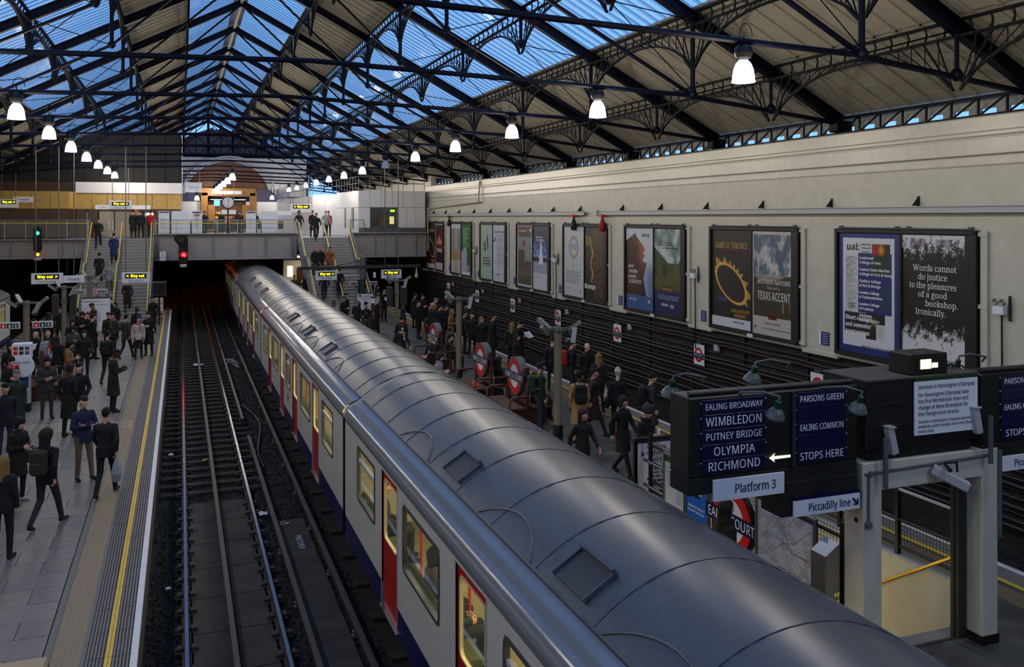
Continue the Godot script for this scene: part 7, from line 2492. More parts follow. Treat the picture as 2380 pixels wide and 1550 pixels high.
	var p2 := part(d2, "line_plate", boxm(Vector3(1.1, 0.2, 0.03), 0.004), M["sign_white"], moved(at(10.72, 2.36, z - 0.02)))
	lettering(p2, "Piccadilly line", 0.095, M["text_blue"], moved(Vector3(0, 0, 0.018)), 0.66)
	green_lamp(d2, 10.2, 3.62, z + 0.5, -0.2, 0.35)
	# services cabinet with its lit indicator
	var s := thing("indicator_cabinet", "grey cabinet above the portal with a white services notice", "cabinet")
	part(s, "cabinet", MB.new().cbox(at(8.87, 3.16, z + 0.4), Vector3(1.84, 0.84, 0.8), 0.012).mesh(), M["near_black"])
	part(s, "top_plate", MB.new().cbox(at(8.87, 3.59, z + 0.4), Vector3(1.86, 0.03, 0.82), 0.006).mesh(), mat("dusty_metal", Color(0.22, 0.21, 0.20), 0.8))
	part(s, "bottom_box", MB.new().cbox(at(8.87, 2.69, z + 0.35), Vector3(1.7, 0.2, 0.6), 0.012).mesh(), M["matt_black"])
	for y in [3.3, 3.02]:
		part(s, "shelf_line", MB.new().box(at(8.35, y, z - 0.003), Vector3(0.5, 0.012, 0.012)).mesh(), M["dark_grey"])
	var np := part(s, "notice_plate", boxm(Vector3(1.06, 0.72, 0.02), 0.003), M["sign_white"], moved(at(9.22, 3.22, z - 0.02)))
	part(np, "green_edge", boxm(Vector3(1.06, 0.04, 0.022)), M["green_paint"], moved(Vector3(0, 0.345, 0)))
	var txt := [["Services to Kensington (Olympia)", 0.052, 0.94, 0.25], ["For Kensington (Olympia) take", 0.05, 0.84, 0.15], ["the first Wimbledon train and", 0.05, 0.83, 0.07], ["change at West Brompton for", 0.05, 0.83, -0.01], ["the Overground service.", 0.05, 0.68, -0.09], ["Services to Kensington (Olympia) operate at", 0.036, 0.93, -0.19], ["weekends, public holidays and some Olympia", 0.036, 0.94, -0.25], ["events only.", 0.036, 0.26, -0.31]]
	for t in txt:
		lettering(np, t[0], t[1], M["text_blue"], moved(Vector3(-0.47 + t[2] / 2, t[3], 0.012)), t[2])
	var ib := part(s, "indicator_box", MB.new().cbox(at(9.02, 3.74, z + 0.25), Vector3(0.6, 0.27, 0.4), 0.012).mesh(), M["near_black"])
	part(ib, "display", boxm(Vector3(0.36, 0.15, 0.02)), M["matt_black"], moved(at(9.0, 3.74, z + 0.05)))
	part(ib, "lit_digits", MB.new().box(at(8.94, 3.745, z + 0.035), Vector3(0.17, 0.12, 0.01)).box(at(9.09, 3.725, z + 0.035), Vector3(0.09, 0.06, 0.01)).mesh(), glow("digit_light", Color(1.0, 0.98, 0.62), 4.0))
	var wires := MB.new()
	for k in 3:
		var pts := []
		for i in 7:
			pts.append(at(9.35 + i * 0.09, 3.62 + 0.03 * sin(i * 1.7 + k), z + 0.3 + 0.08 * k))
		wires.tube(pts, 0.012, 5)
	part(s, "loose_cable", wires.mesh(), M["near_black"])
	# railings, posters and lights around the stairwell
	var well := structure_node("wall_stairwell", "pale stairwell walls going down under the platform")
	part(well, "inner_wall", MB.new().box(at(8.0, -1.2, 11.6), Vector3(0.12, 2.6, 5.2)).mesh(), w)
	part(well, "inner_wall", MB.new().box(at(10.1, -1.2, 11.6), Vector3(0.12, 2.6, 5.2)).mesh(), w)
	part(well, "end_wall", MB.new().box(at(9.05, -1.2, 14.3), Vector3(2.2, 2.6, 0.12)).mesh(), w)
	part(well, "parapet", MB.new().prism(PackedVector2Array([Vector2(0, 0.1), Vector2(0, 0.55), Vector2(5.2, 0.5), Vector2(5.2, 0.1)]), -0.06, 0.06, Transform3D(Basis(Vector3(0, 0, -1), Vector3.UP, Vector3(1, 0, 0)), at(10.1, 0, 9.1))).mesh(), w)
	part(well, "parapet_cap", MB.new().beam(at(10.1, 0.57, 9.1), at(10.1, 0.52, 14.3), 0.16, 0.04).mesh(), M["light_grey"])
	part(well, "landing", MB.new().box(at(9.05, -1.06, 12.5), Vector3(1.98, 0.1, 3.6)).mesh(), M["step_grey"])
	for i in 6:
		var sp := part(well, "step", MB.new().box(at(9.05, -0.1 - i * 0.17, 9.15 + i * 0.27), Vector3(1.98, 0.2, 0.3)).mesh(), M["step_grey"])
		part(sp, "nosing", MB.new().box(at(9.05, 0.0 - i * 0.17, 9.03 + i * 0.27), Vector3(1.96, 0.012, 0.06)).mesh(), M["dark_grey"])
	part(well, "handrail", MB.new().tube([at(9.98, 0.95, 8.95), at(9.98, 0.95, 9.3), at(9.98, -0.4, 11.4), at(9.98, -1.0, 12.3)], 0.026, 8).mesh(), M["brass"])
	var rr := thing("stairwell_railing", "black mesh railing along the poster wall edge of the stairwell", "railing")
	for q in 5:
		part(rr, "post", MB.new().box(at(10.1, 1.05, 9.2 + q * 1.25), Vector3(0.06, 1.1, 0.06)).mesh(), M["near_black"])
	for y in [0.7, 1.1, 1.55]:
		part(rr, "rail", MB.new().tube([at(10.1, y, 9.2), at(10.1, y, 14.2)], 0.025, 6).mesh(), M["light_grey"] if y > 1.5 else M["near_black"])
	var ms := MB.new()
	for i in 84:
		ms.box(at(10.12, 1.1, 9.2 + i * 0.06), Vector3(0.005, 0.85, 0.005))
	for i in 14:
		ms.box(at(10.12, 0.7 + i * 0.06, 11.7), Vector3(0.005, 0.005, 5.0))
	part(rr, "wire_mesh", ms.mesh(), M["near_black"])
	var lr := thing("stairwell_screen", "black mesh screen carrying notices beside the train", "railing")
	for q in [9.2, 10.84, 12.14, 13.0, 14.2]:
		part(lr, "post", MB.new().box(at(8.0, 0.85, q), Vector3(0.06, 1.7, 0.06)).mesh(), M["near_black"])
	for y in [0.25, 0.85, 1.5]:
		part(lr, "rail", MB.new().tube([at(8.0, y, 9.1), at(8.0, y, 14.3)], 0.025, 6).mesh(), M["near_black"])
	part(lr, "wall_rail", MB.new().tube([at(7.95, 1.2, 13.3), at(7.95, 1.2, 14.35)], 0.03, 6).tube([at(7.95, 0.75, 13.3), at(7.95, 0.75, 14.35)], 0.03, 6).mesh(), M["stainless"])
	var m2 := MB.new()
	for i in 84:
		m2.box(at(8.0, 0.85, 9.15 + i * 0.06), Vector3(0.005, 1.5, 0.005))
	for i in 25:
		m2.box(at(8.0, 0.13 + i * 0.06, 11.7), Vector3(0.005, 0.005, 5.1))
	part(lr, "wire_mesh", m2.mesh(), M["near_black"])
	var face := Basis(Vector3(0, 0, 1), Vector3.UP, Vector3(-1, 0, 0))
	var a := thing("timetable_frame", "framed white timetable with a green heading on the stairwell screen", "notice", at(7.9, 1.0, 13.2))
	notice(a, "frame", Transform3D(face, Vector3.ZERO), 0.62, 1.0, M["print_table"], M["stainless"])
	var b := thing("refund_poster", "framed bright blue refund poster on the stairwell screen", "poster", at(7.9, 1.0, 12.5))
	var bn := notice(b, "frame", Transform3D(face, Vector3.ZERO), 0.62, 1.0, printed("print_refund", 64, 100, p_refund), M["stainless"])
	lettering(bn, "Automatic refunds if", 0.045, M["text_white"], moved(Vector3(-0.02, -0.12, 0.008)), 0.5)
	lettering(bn, "you don't touch out", 0.045, M["text_white"], moved(Vector3(-0.03, -0.19, 0.008)), 0.48)
	var c := thing("station_roundel", "large ring sign reading Earl's Court on the stairwell screen behind a dark coat", "sign", at(7.88, 1.0, 11.5))
	c.basis = face
	roundel(c, Transform3D.IDENTITY, 0.5, 2.7, "EARL'S COURT", 0.15, 1.2)
	part(c, "back_disc", MB.new().prism(rounded(1.06, 1.06, 0.5295, 6), -0.08, -0.002).mesh(), M["near_black"])
	var e := thing("underground_map", "framed underground map leaning light grey on the stairwell screen", "map", at(7.86, 1.1, 10.2))
	var en := notice(e, "frame", Transform3D(face, Vector3.ZERO), 1.22, 0.98, printed("print_map", 200, 160, p_map), M["stainless"])
	lettering(en, "150", 0.06, M["signal_red"], moved(Vector3(0.5, -0.38, 0.008)), 0.13)
	lettering(en, "Keep up with the upgrade plan and how", 0.022, M["text_blue"], moved(Vector3(0.1, -0.36, 0.008)), 0.5)
	lettering(en, "it might affect you at tfl.gov.uk", 0.022, M["text_blue"], moved(Vector3(0.06, -0.40, 0.008)), 0.42)
	var f := thing("line_board", "framed white board reading Piccadilly line platforms at the head of the screen", "board", at(8.5, 1.05, 14.45))
	var fn := notice(f, "frame", Transform3D.IDENTITY, 1.3, 0.95, printed("print_platforms", 90, 66, p_platforms), M["near_black"])
	lettering(fn, "Piccadilly line", 0.06, M["text_blue"], moved(Vector3(-0.25, 0.33, 0.008)), 0.42)
	lettering(fn, "Platforms", 0.07, M["text_blue"], moved(Vector3(-0.25, 0.22, 0.008)), 0.42)
	arrow(fn, Vector3(-0.53, 0.22, 0.008), 0.1, -PI / 2, M["text_blue"])
	lettering(fn, "5 and 6", 0.07, M["text_blue"], moved(Vector3(-0.28, 0.1, 0.008)), 0.3)
	part(f, "post", MB.new().box(Vector3(-0.68, -0.3, 0), Vector3(0.06, 1.5, 0.06)).mesh(), M["near_black"])
	var h := thing("ticket_reader", "slim stainless card reader post beside the underground map", "card reader", at(8.0, 0, 9.25))
	part(h, "column", boxm(Vector3(0.16, 1.15, 0.2), 0.015), M["stainless"], moved(Vector3(-0.25, 0.58, 0.0)))
	part(h, "head", MB.new().prism(PackedVector2Array([Vector2(-0.11, 0.0), Vector2(0.11, 0.0), Vector2(0.11, 0.62), Vector2(-0.11, 0.48)]), -0.14, 0.14, moved(Vector3(-0.25, 0.85, 0))).mesh(), M["stainless"])
	# strip lights down in the stairwell
	for q in [[8.35, -0.3, 11.0], [8.35, -0.75, 12.6]]:
		var t := thing("strip_light", "warm strip light glowing inside the stairwell", "light", at(q[0] - 0.2, q[1], q[2]), 0.0, "stairwell strip lights")
		part(t, "tube", boxm(Vector3(0.08, 0.08, 1.2), 0.01), glow("strip_glow", Color(1.0, 0.9, 0.6), 4.0), moved(Vector3(0.0, 0.1, 0)))
		var l := AreaLight3D.new()
		l.name = "strip_area"
		l.area_size = Vector2(0.3, 1.2)
		l.light_color = Color(1.0, 0.9, 0.62)
		l.light_energy = 1.2
		l.area_range = 20.0
		l.shadow_enabled = true
		t.add_child(l)
		l.position = Vector3(0.06, 0.1, 0)
		l.rotation.y = -PI / 2
	var rb := thing("station_roundel", "orange lit ring sign on the inner wall of the stairwell", "sign", at(9.95, 0.95, 12.6))
	rb.basis = face
	var rg := MB.new()
	ring(rg, 0.7, 0.7, 0.3495, 0.16, 0.0, 0.02, Transform3D.IDENTITY)
	part(rb, "roundel_ring", rg.mesh(), M["signal_red"])
	part(rb, "back_disc", MB.new().prism(rounded(1.0, 1.0, 0.4995, 6), -0.02, -0.002).mesh(), M["sign_white"])

# ---------------------------------------------------------------- people
# A figure is laid out as bones (joints with radii), joined with a smooth minimum on a grid and meshed as surface nets.
class Figure:
	var lo := Vector3.ZERO
	var cell := 0.02
	var nx := 0
	var ny := 0
	var nz_ := 0
	var d := PackedFloat32Array()
	var near := PackedFloat32Array()
	var kind := PackedByteArray()
	func setup(a: Vector3, b: Vector3, c: float) -> void:
		lo = a
		cell = c
		nx = int((b.x - a.x) / c) + 1
		ny = int((b.y - a.y) / c) + 1
		nz_ = int((b.z - a.z) / c) + 1
		d.resize(nx * ny * nz_)
		d.fill(1.0)
		near.resize(nx * ny * nz_)
		near.fill(1.0)
		kind.resize(nx * ny * nz_)
	func bone(a: Vector3, b: Vector3, ra: float, rb: float, k: int, blend := 0.03, flat := Vector3.ONE, hem := -9.0) -> void:
		# flat squeezes the distance along an axis: (1, 1, 1.4) makes a bone thinner in z
		var r := maxf(ra, rb) + 0.07
		var i0 := maxi(0, int((minf(a.x, b.x) - r - lo.x) / cell))
		var i1 := mini(nx - 1, int((maxf(a.x, b.x) + r - lo.x) / cell) + 1)
		var j0 := maxi(0, int((minf(a.y, b.y) - r - lo.y) / cell))
		var j1 := mini(ny - 1, int((maxf(a.y, b.y) + r - lo.y) / cell) + 1)
		var k0 := maxi(0, int((minf(a.z, b.z) - r - lo.z) / cell))
		var k1 := mini(nz_ - 1, int((maxf(a.z, b.z) + r - lo.z) / cell) + 1)
		var af := a * flat
		var ab := b * flat - af
		var l2 := maxf(ab.length_squared(), 1e-9)
		var dr := rb - ra
		for z in range(k0, k1 + 1):
			for y in range(j0, j1 + 1):
				var at_ := (z * ny + y) * nx
				for x in range(i0, i1 + 1):
					var p := (lo + Vector3(x, y, z) * cell) * flat - af
					var t := clampf(p.dot(ab) / l2, 0.0, 1.0)
					var v := (p - ab * t).length() - (ra + dr * t)
					if hem > -8.0:
						v = maxf(v, hem - (lo.y + y * cell))
					var i := at_ + x
					if v < near[i]:
						near[i] = v
						kind[i] = k
					var o := d[i]
					var h := maxf(blend - absf(o - v), 0.0)
					d[i] = minf(o, v) - h * h * 0.25 / blend
	func build(count: int) -> Array:
		# one list of arrays for each kind: [vertices, normals, indices]
		var id := PackedInt32Array()
		id.resize(nx * ny * nz_)
		id.fill(-1)
		var pos := PackedVector3Array()
		var nor := PackedVector3Array()
		var sx := 1
		var sy := nx
		var sz := nx * ny
		var corner := [0, sx, sy, sx + sy, sz, sx + sz, sy + sz, sx + sy + sz]
		var off := [Vector3(0, 0, 0), Vector3(1, 0, 0), Vector3(0, 1, 0), Vector3(1, 1, 0), Vector3(0, 0, 1), Vector3(1, 0, 1), Vector3(0, 1, 1), Vector3(1, 1, 1)]
		var edges := [[0, 1], [2, 3], [4, 5], [6, 7], [0, 2], [1, 3], [4, 6], [5, 7], [0, 4], [1, 5], [2, 6], [3, 7]]
		for z in nz_ - 1:
			for y in ny - 1:
				for x in nx - 1:
					var c := z * sz + y * sy + x
					var inside := 0
					for q in corner:
						if d[c + q] < 0.0:
							inside += 1
					if inside == 0 or inside == 8:
						continue
					var sum := Vector3.ZERO
					var n := 0
					for e in edges:
						var a := d[c + corner[e[0]]]
						var b := d[c + corner[e[1]]]
						if (a < 0.0) != (b < 0.0):
							sum += off[e[0]].lerp(off[e[1]], a / (a - b))
							n += 1
					id[c] = pos.size()
					pos.append(lo + (Vector3(x, y, z) + sum / n) * cell)
					nor.append(Vector3(d[c + 1] + d[c + sy + 1] + d[c + sz + 1] + d[c + sy + sz + 1] - d[c] - d[c + sy] - d[c + sz] - d[c + sy + sz], d[c + sy] + d[c + sy + 1] + d[c + sy + sz] + d[c + sy + sz + 1] - d[c] - d[c + 1] - d[c + sz] - d[c + sz + 1], d[c + sz] + d[c + sz + 1] + d[c + sz + sy] + d[c + sz + sy + 1] - d[c] - d[c + 1] - d[c + sy] - d[c + sy + 1]).normalized())
		var out := []
		var maps := []
		for q in count:
			out.append([PackedVector3Array(), PackedVector3Array(), PackedInt32Array()])
			maps.append({})
		for z in range(1, nz_ - 1):
			for y in range(1, ny - 1):
				for x in range(1, nx - 1):
					var c := z * sz + y * sy + x
					var a := d[c]
					for ax in 3:
						var step: int = [sx, sy, sz][ax]
						var b := d[c + step]
						if (a < 0.0) == (b < 0.0):
							continue
						var u: int = [sy, sz, sx][ax]
						var w: int = [sz, sx, sy][ax]
						var q := [c, c - u, c - u - w, c - w]
						if id[q[0]] < 0 or id[q[1]] < 0 or id[q[2]] < 0 or id[q[3]] < 0:
							continue
						var k: int = kind[c] if near[c] < near[c + step] else kind[c + step]
						var o: Array = out[k]
						var mp: Dictionary = maps[k]
						var li := []
						for g in q:
							var gi := id[g]
							if not mp.has(gi):
								mp[gi] = o[0].size()
								o[0].append(pos[gi])
								o[1].append(nor[gi])
							li.append(mp[gi])
						if a < 0.0:
							o[2].append_array(PackedInt32Array([li[0], li[2], li[1], li[0], li[3], li[2]]))
						else:
							o[2].append_array(PackedInt32Array([li[0], li[1], li[2], li[0], li[2], li[3]]))
		return out

var head_parts: Array
var hand_parts: Array
var bodies := {}
const SKIN := 0
const TOP := 1
const LEGS := 2
const SHOE := 3
const INNER := 4

func make_head() -> void:
	# head about 0.23 tall, chin at y = 0, facing +z
	var f := Figure.new()
	f.setup(Vector3(-0.13, -0.08, -0.15), Vector3(0.13, 0.27, 0.15), 0.0075)
	f.bone(Vector3(0, 0.135, -0.018), Vector3(0, 0.15, -0.005), 0.086, 0.08, 0, 0.03, Vector3(1.14, 1, 0.95))
	f.bone(Vector3(0, 0.09, 0.028), Vector3(0, 0.035, 0.05), 0.06, 0.036, 0, 0.05, Vector3(1.05, 1, 1))
	f.bone(Vector3(0, 0.12, 0.086), Vector3(0, 0.084, 0.108), 0.008, 0.0145, 0, 0.016)
	f.bone(Vector3(-0.03, 0.135, 0.078), Vector3(0.03, 0.135, 0.078), 0.011, 0.011, 0, 0.02)
	f.bone(Vector3(-0.034, 0.098, 0.06), Vector3(-0.03, 0.085, 0.062), 0.02, 0.018, 0, 0.03)
	f.bone(Vector3(0.034, 0.098, 0.06), Vector3(0.03, 0.085, 0.062), 0.02, 0.018, 0, 0.03)
	f.bone(Vector3(-0.018, 0.052, 0.083), Vector3(0.018, 0.052, 0.083), 0.0085, 0.0085, 1, 0.01)
	for s in [-1.0, 1.0]:
		f.bone(Vector3(s * 0.08, 0.13, -0.012), Vector3(s * 0.078, 0.09, -0.005), 0.018, 0.012, 0, 0.01, Vector3(1.7, 1, 1))
	f.bone(Vector3(0, 0.08, -0.02), Vector3(0, -0.07, -0.03), 0.05, 0.054, 0, 0.03)
	head_parts = f.build(2)

func make_hand() -> void:
	# relaxed hand hanging down from the wrist at the origin, palm towards +x... fingers bent forward, thumb to +z
	var f := Figure.new()
	f.setup(Vector3(-0.06, -0.23, -0.075), Vector3(0.075, 0.03, 0.085), 0.0055)
	f.bone(Vector3(0, 0.0, 0), Vector3(0, -0.085, 0), 0.03, 0.036, 0, 0.02, Vector3(1.7, 1, 1))
	var len_ := [0.062, 0.074, 0.07, 0.052]
	for i in 4:
		var z := 0.033 - i * 0.022
		var a := Vector3(0.0, -0.088 + 0.004 * absf(i - 1.2), z)
		var l: float = len_[i]
		var b := a + Vector3(0.012, -0.5 * l, 0.0)
		var c := b + Vector3(0.02, -0.38 * l, 0)
		var e := c + Vector3(0.02, -0.2 * l, 0)
		f.bone(a, b, 0.0105, 0.0095, 0, 0.006)
		f.bone(b, c, 0.0095, 0.0088, 0, 0.004)
		f.bone(c, e, 0.0088, 0.0075, 0, 0.004)
	f.bone(Vector3(0.004, -0.025, 0.028), Vector3(0.016, -0.062, 0.056), 0.014, 0.0115, 0, 0.012)
	f.bone(Vector3(0.016, -0.062, 0.056), Vector3(0.024, -0.095, 0.06), 0.0115, 0.0088, 0, 0.005)
	hand_parts = f.build(1)

func add_piece(lists: Array, k: int, piece: Array, xf: Transform3D) -> void:
	var o: Array = lists[k]
	var s: int = o[0].size()
	var flip := xf.basis.determinant() < 0.0
	for i in piece[0].size():
		o[0].append(xf * piece[0][i])
		o[1].append((xf.basis * piece[1][i]).normalized())
	for i in range(0, piece[2].size(), 3):
		if flip:
			o[2].append_array(PackedInt32Array([s + piece[2][i], s + piece[2][i + 2], s + piece[2][i + 1]]))
		else:
			o[2].append_array(PackedInt32Array([s + piece[2][i], s + piece[2][i + 1], s + piece[2][i + 2]]))

func body(pose: String, coat: String) -> Dictionary:
	# a body about 1.74 tall facing +z: {mesh, head transform, hands}
	var key := pose + coat
	if bodies.has(key):
		return bodies[key]
	var hip := Vector3(0, 0.92, 0)
	var chest := Vector3(0, 1.30, 0.0)
	var neck := Vector3(0, 1.47, -0.01)
	var turn := 0.0
	var nod := 0.12
	var sh := [Vector3(-0.175, 1.385, -0.01), Vector3(0.175, 1.385, -0.01)]
	var el := [Vector3(-0.225, 1.12, -0.03), Vector3(0.225, 1.12, -0.03)]
	var wr := [Vector3(-0.215, 0.88, 0.05), Vector3(0.215, 0.88, 0.05)]
	var hj := [Vector3(-0.095, 0.9, 0), Vector3(0.095, 0.9, 0)]
	var kn := [Vector3(-0.11, 0.5, 0.02), Vector3(0.11, 0.5, 0.02)]
	var an := [Vector3(-0.12, 0.09, -0.02), Vector3(0.12, 0.09, -0.02)]
	match pose:
		"phone":
			el = [Vector3(-0.225, 1.12, 0.0), Vector3(0.225, 1.12, 0.0)]
			wr = [Vector3(-0.10, 1.16, 0.24), Vector3(0.09, 1.18, 0.25)]
			nod = 0.4
		"folded":
			el = [Vector3(-0.25, 1.13, 0.05), Vector3(0.25, 1.13, 0.05)]
			wr = [Vector3(0.06, 1.15, 0.18), Vector3(-0.06, 1.18, 0.2)]
			kn[1] = Vector3(0.12, 0.5, 0.05)
			an[1] = Vector3(0.15, 0.09, 0.06)
		"pockets":
			el = [Vector3(-0.24, 1.12, -0.07), Vector3(0.24, 1.12, -0.07)]
			wr = [Vector3(-0.19, 0.94, 0.07), Vector3(0.19, 0.94, 0.07)]
			an[0] = Vector3(-0.13, 0.09, 0.03)
		"walk":
			hip = Vector3(0, 0.91, 0)
			kn = [Vector3(-0.10, 0.51, 0.17), Vector3(0.10, 0.49, -0.02)]
			an = [Vector3(-0.10, 0.1, 0.30), Vector3(0.10, 0.14, -0.32)]
			el = [Vector3(-0.24, 1.14, -0.14), Vector3(0.24, 1.14, 0.08)]
			wr = [Vector3(-0.23, 0.93, -0.12), Vector3(0.22, 0.96, 0.26)]
		"sit":
			hip = Vector3(0, 0.55, 0)
			chest = Vector3(0, 0.92, -0.03)
			neck = Vector3(0, 1.09, -0.02)
			sh = [Vector3(-0.185, 1.02, -0.03), Vector3(0.185, 1.02, -0.03)]
			el = [Vector3(-0.25, 0.76, 0.02), Vector3(0.25, 0.76, 0.02)]
			wr = [Vector3(-0.12, 0.68, 0.24), Vector3(0.12, 0.68, 0.24)]
			hj = [Vector3(-0.095, 0.56, 0.02), Vector3(0.095, 0.56, 0.02)]
			kn = [Vector3(-0.11, 0.54, 0.43), Vector3(0.11, 0.54, 0.43)]
			an = [Vector3(-0.12, 0.09, 0.42), Vector3(0.12, 0.09, 0.46)]
		"read":
			el = [Vector3(-0.23, 1.13, 0.02), Vector3(0.23, 1.13, 0.02)]
			wr = [Vector3(-0.14, 1.2, 0.28), Vector3(0.14, 1.2, 0.28)]
			nod = 0.5
		"turned":
			turn = 0.6
			el = [Vector3(-0.26, 1.12, -0.04), Vector3(0.25, 1.13, 0.02)]
			wr = [Vector3(-0.21, 0.90, 0.08), Vector3(0.06, 1.12, 0.22)]
	var f := Figure.new()
	f.setup(Vector3(-0.42, -0.03, -0.50), Vector3(0.42, 1.58 if pose != "sit" else 1.2, 0.62), 0.0215)
	var big := 0.0
	if coat == "puffer":
		big = 0.025
	# legs
	for i in 2:
		f.bone(hj[i], kn[i], 0.088, 0.060, LEGS, 0.03)
		f.bone(kn[i], an[i], 0.060, 0.046, LEGS, 0.02)
		var toe: Vector3 = an[i] + Vector3(0.02 * (1 if i == 1 else -1), -0.055, 0.15)
		if pose == "walk" and i == 1:
			toe = an[i] + Vector3(0, -0.1, 0.1)
		f.bone(an[i] + Vector3(0, -0.045, -0.02), toe, 0.044, 0.036, SHOE, 0.02, Vector3(1, 1.05, 1))
	# trunk
	f.bone(hip + Vector3(-0.06, 0.02, 0), hip + Vector3(0.06, 0.02, 0), 0.115, 0.115, TOP if coat != "none" else LEGS, 0.05, Vector3(1, 1, 1.1))
	f.bone(hip + Vector3(0, 0.05, 0), chest, 0.135 + big, 0.15 + big, TOP, 0.05, Vector3(0.95, 1, 1.2))
	f.bone(sh[0] + Vector3(0.05, -0.03, 0), sh[1] + Vector3(-0.05, -0.03, 0), 0.085 + big * 0.7, 0.085 + big * 0.7, TOP, 0.06)
	f.bone(chest + Vector3(0, 0.06, 0), neck + Vector3(0, -0.005, 0), 0.10, 0.062, TOP, 0.04)
	if coat == "suit":
		f.bone(chest + Vector3(0, 0.13, 0.06), chest + Vector3(0, -0.2, 0.155), 0.02, 0.018, INNER, 0.01)
	# arms
	for i in 2:
		f.bone(sh[i], el[i], 0.062 + big * 0.8, 0.05 + big * 0.8, TOP, 0.03)
		f.bone(el[i], wr[i], 0.05 + big * 0.8, 0.038 + big * 0.4, TOP, 0.02)
	if coat == "long" and pose != "sit":
		f.bone(hip + Vector3(0, 0.02, 0.0), hip + Vector3(0, -0.45, 0.01), 0.15, 0.195, TOP, 0.04, Vector3(0.92, 1, 1.12), hip.y - 0.45)
	elif coat in ["jacket", "puffer", "suit"] and pose != "sit":
		f.bone(hip + Vector3(0, 0.06, 0.0), hip + Vector3(0, -0.12, 0.0), 0.145 + big, 0.155 + big, TOP, 0.04, Vector3(0.95, 1, 1.15), hip.y - 0.12)
	elif coat == "skirt":
		f.bone(hip + Vector3(0, 0.0, 0.0), hip + Vector3(0, -0.36, 0.01), 0.145, 0.18, LEGS, 0.04, Vector3(0.95, 1, 1.1), hip.y - 0.36)
	if pose == "sit":
		f.bone(hip + Vector3(0, 0.02, 0), hip + Vector3(0, 0.0, 0.16), 0.14, 0.12, TOP, 0.04, Vector3(0.9, 1, 1))
	var lists := f.build(5)
	# head and hands join the same mesh
	var hx := Transform3D(Basis(Vector3.UP, turn) * Basis(Vector3.RIGHT, nod), neck + Vector3(0, 0.055, 0.025))
	add_piece(lists, SKIN, head_parts[0], hx)
	add_piece(lists, SKIN, head_parts[1], hx)
	for i in 2:
		var dir: Vector3 = (wr[i] - el[i]).normalized()
		var y := -dir
		var z := Vector3(0, 0, 1) if absf(dir.z) < 0.7 else Vector3(0, 1, 0)
		var x := y.cross(z).normalized()
		z = x.cross(y).normalized()
		var b := Basis(x, y, z)
		if i == 1:
			b = Basis(-x, y, z)
		if pose != "pockets":
			add_piece(lists, SKIN, hand_parts[0], Transform3D(b, wr[i]))
	var m := ArrayMesh.new()
	var slots := []
	for k in 5:
		if lists[k][0].size() == 0:
			continue
		var a := []
		a.resize(Mesh.ARRAY_MAX)
		a[Mesh.ARRAY_VERTEX] = lists[k][0]
		a[Mesh.ARRAY_NORMAL] = lists[k][1]
		a[Mesh.ARRAY_INDEX] = lists[k][2]
		m.add_surface_from_arrays(Mesh.PRIMITIVE_TRIANGLES, a)
		slots.append(k)
	bodies[key] = {"mesh": m, "slots": slots, "head": hx, "chest": chest, "wr": wr, "sh": sh, "el": el}
	return bodies[key]

func hair_mesh(kind: String) -> ArrayMesh:
	var key := "hair_" + kind
	if meshes.has(key):
		return meshes[key]
	var f := Figure.new()
	f.setup(Vector3(-0.17, -0.26, -0.2), Vector3(0.17, 0.33, 0.17), 0.011)
	match kind:
		"short":
			f.bone(Vector3(0, 0.158, -0.03), Vector3(0, 0.18, 0.022), 0.090, 0.072, 0, 0.02, Vector3(1.1, 1, 0.96))
			f.bone(Vector3(0, 0.12, -0.06), Vector3(0, 0.09, -0.06), 0.062, 0.045, 0, 0.03)
		"bald":
			f.bone(Vector3(-0.05, 0.105, -0.055), Vector3(0.05, 0.105, -0.055), 0.042, 0.042, 0, 0.02)
		"long":
			f.bone(Vector3(0, 0.158, -0.03), Vector3(0, 0.166, 0.0), 0.093, 0.084, 0, 0.02, Vector3(1.08, 1, 0.96))
			for s in [-1.0, 1.0]:
				f.bone(Vector3(s * 0.072, 0.14, -0.02), Vector3(s * 0.082, -0.08, -0.02), 0.035, 0.04, 0, 0.05)
			f.bone(Vector3(0, 0.12, -0.07), Vector3(0, -0.16, -0.09), 0.075, 0.055, 0, 0.06)
		"bob":
			f.bone(Vector3(0, 0.158, -0.03), Vector3(0, 0.166, 0.0), 0.097, 0.088, 0, 0.02, Vector3(1.06, 1, 0.96))
			for s in [-1.0, 1.0]:
				f.bone(Vector3(s * 0.072, 0.14, -0.01), Vector3(s * 0.078, 0.03, 0.0), 0.034, 0.034, 0, 0.05)
			f.bone(Vector3(0, 0.12, -0.06), Vector3(0, 0.0, -0.06), 0.08, 0.06, 0, 0.06)
		"beanie":
			f.bone(Vector3(0, 0.17, -0.022), Vector3(0, 0.19, -0.02), 0.099, 0.085, 0, 0.02, Vector3(1.08, 1, 0.97))
			f.bone(Vector3(0, 0.20, -0.03), Vector3(0, 0.25, -0.05), 0.075, 0.04, 0, 0.05)
		"hood":
			f.bone(Vector3(0, 0.15, -0.045), Vector3(0, 0.165, -0.015), 0.112, 0.102, 0, 0.03)
			f.bone(Vector3(0, 0.1, -0.07), Vector3(0, -0.08, -0.07), 0.1, 0.09, 0, 0.05)
		"fur":
			f.bone(Vector3(0, 0.19, -0.015), Vector3(0, 0.215, -0.015), 0.128, 0.118, 0, 0.02)
	var l := f.build(1)
	var m := ArrayMesh.new()
	var a := []
	a.resize(Mesh.ARRAY_MAX)
	a[Mesh.ARRAY_VERTEX] = l[0][0]
	a[Mesh.ARRAY_NORMAL] = l[0][1]
	a[Mesh.ARRAY_INDEX] = l[0][2]
	m.add_surface_from_arrays(Mesh.PRIMITIVE_TRIANGLES, a)
	meshes[key] = m
	return m

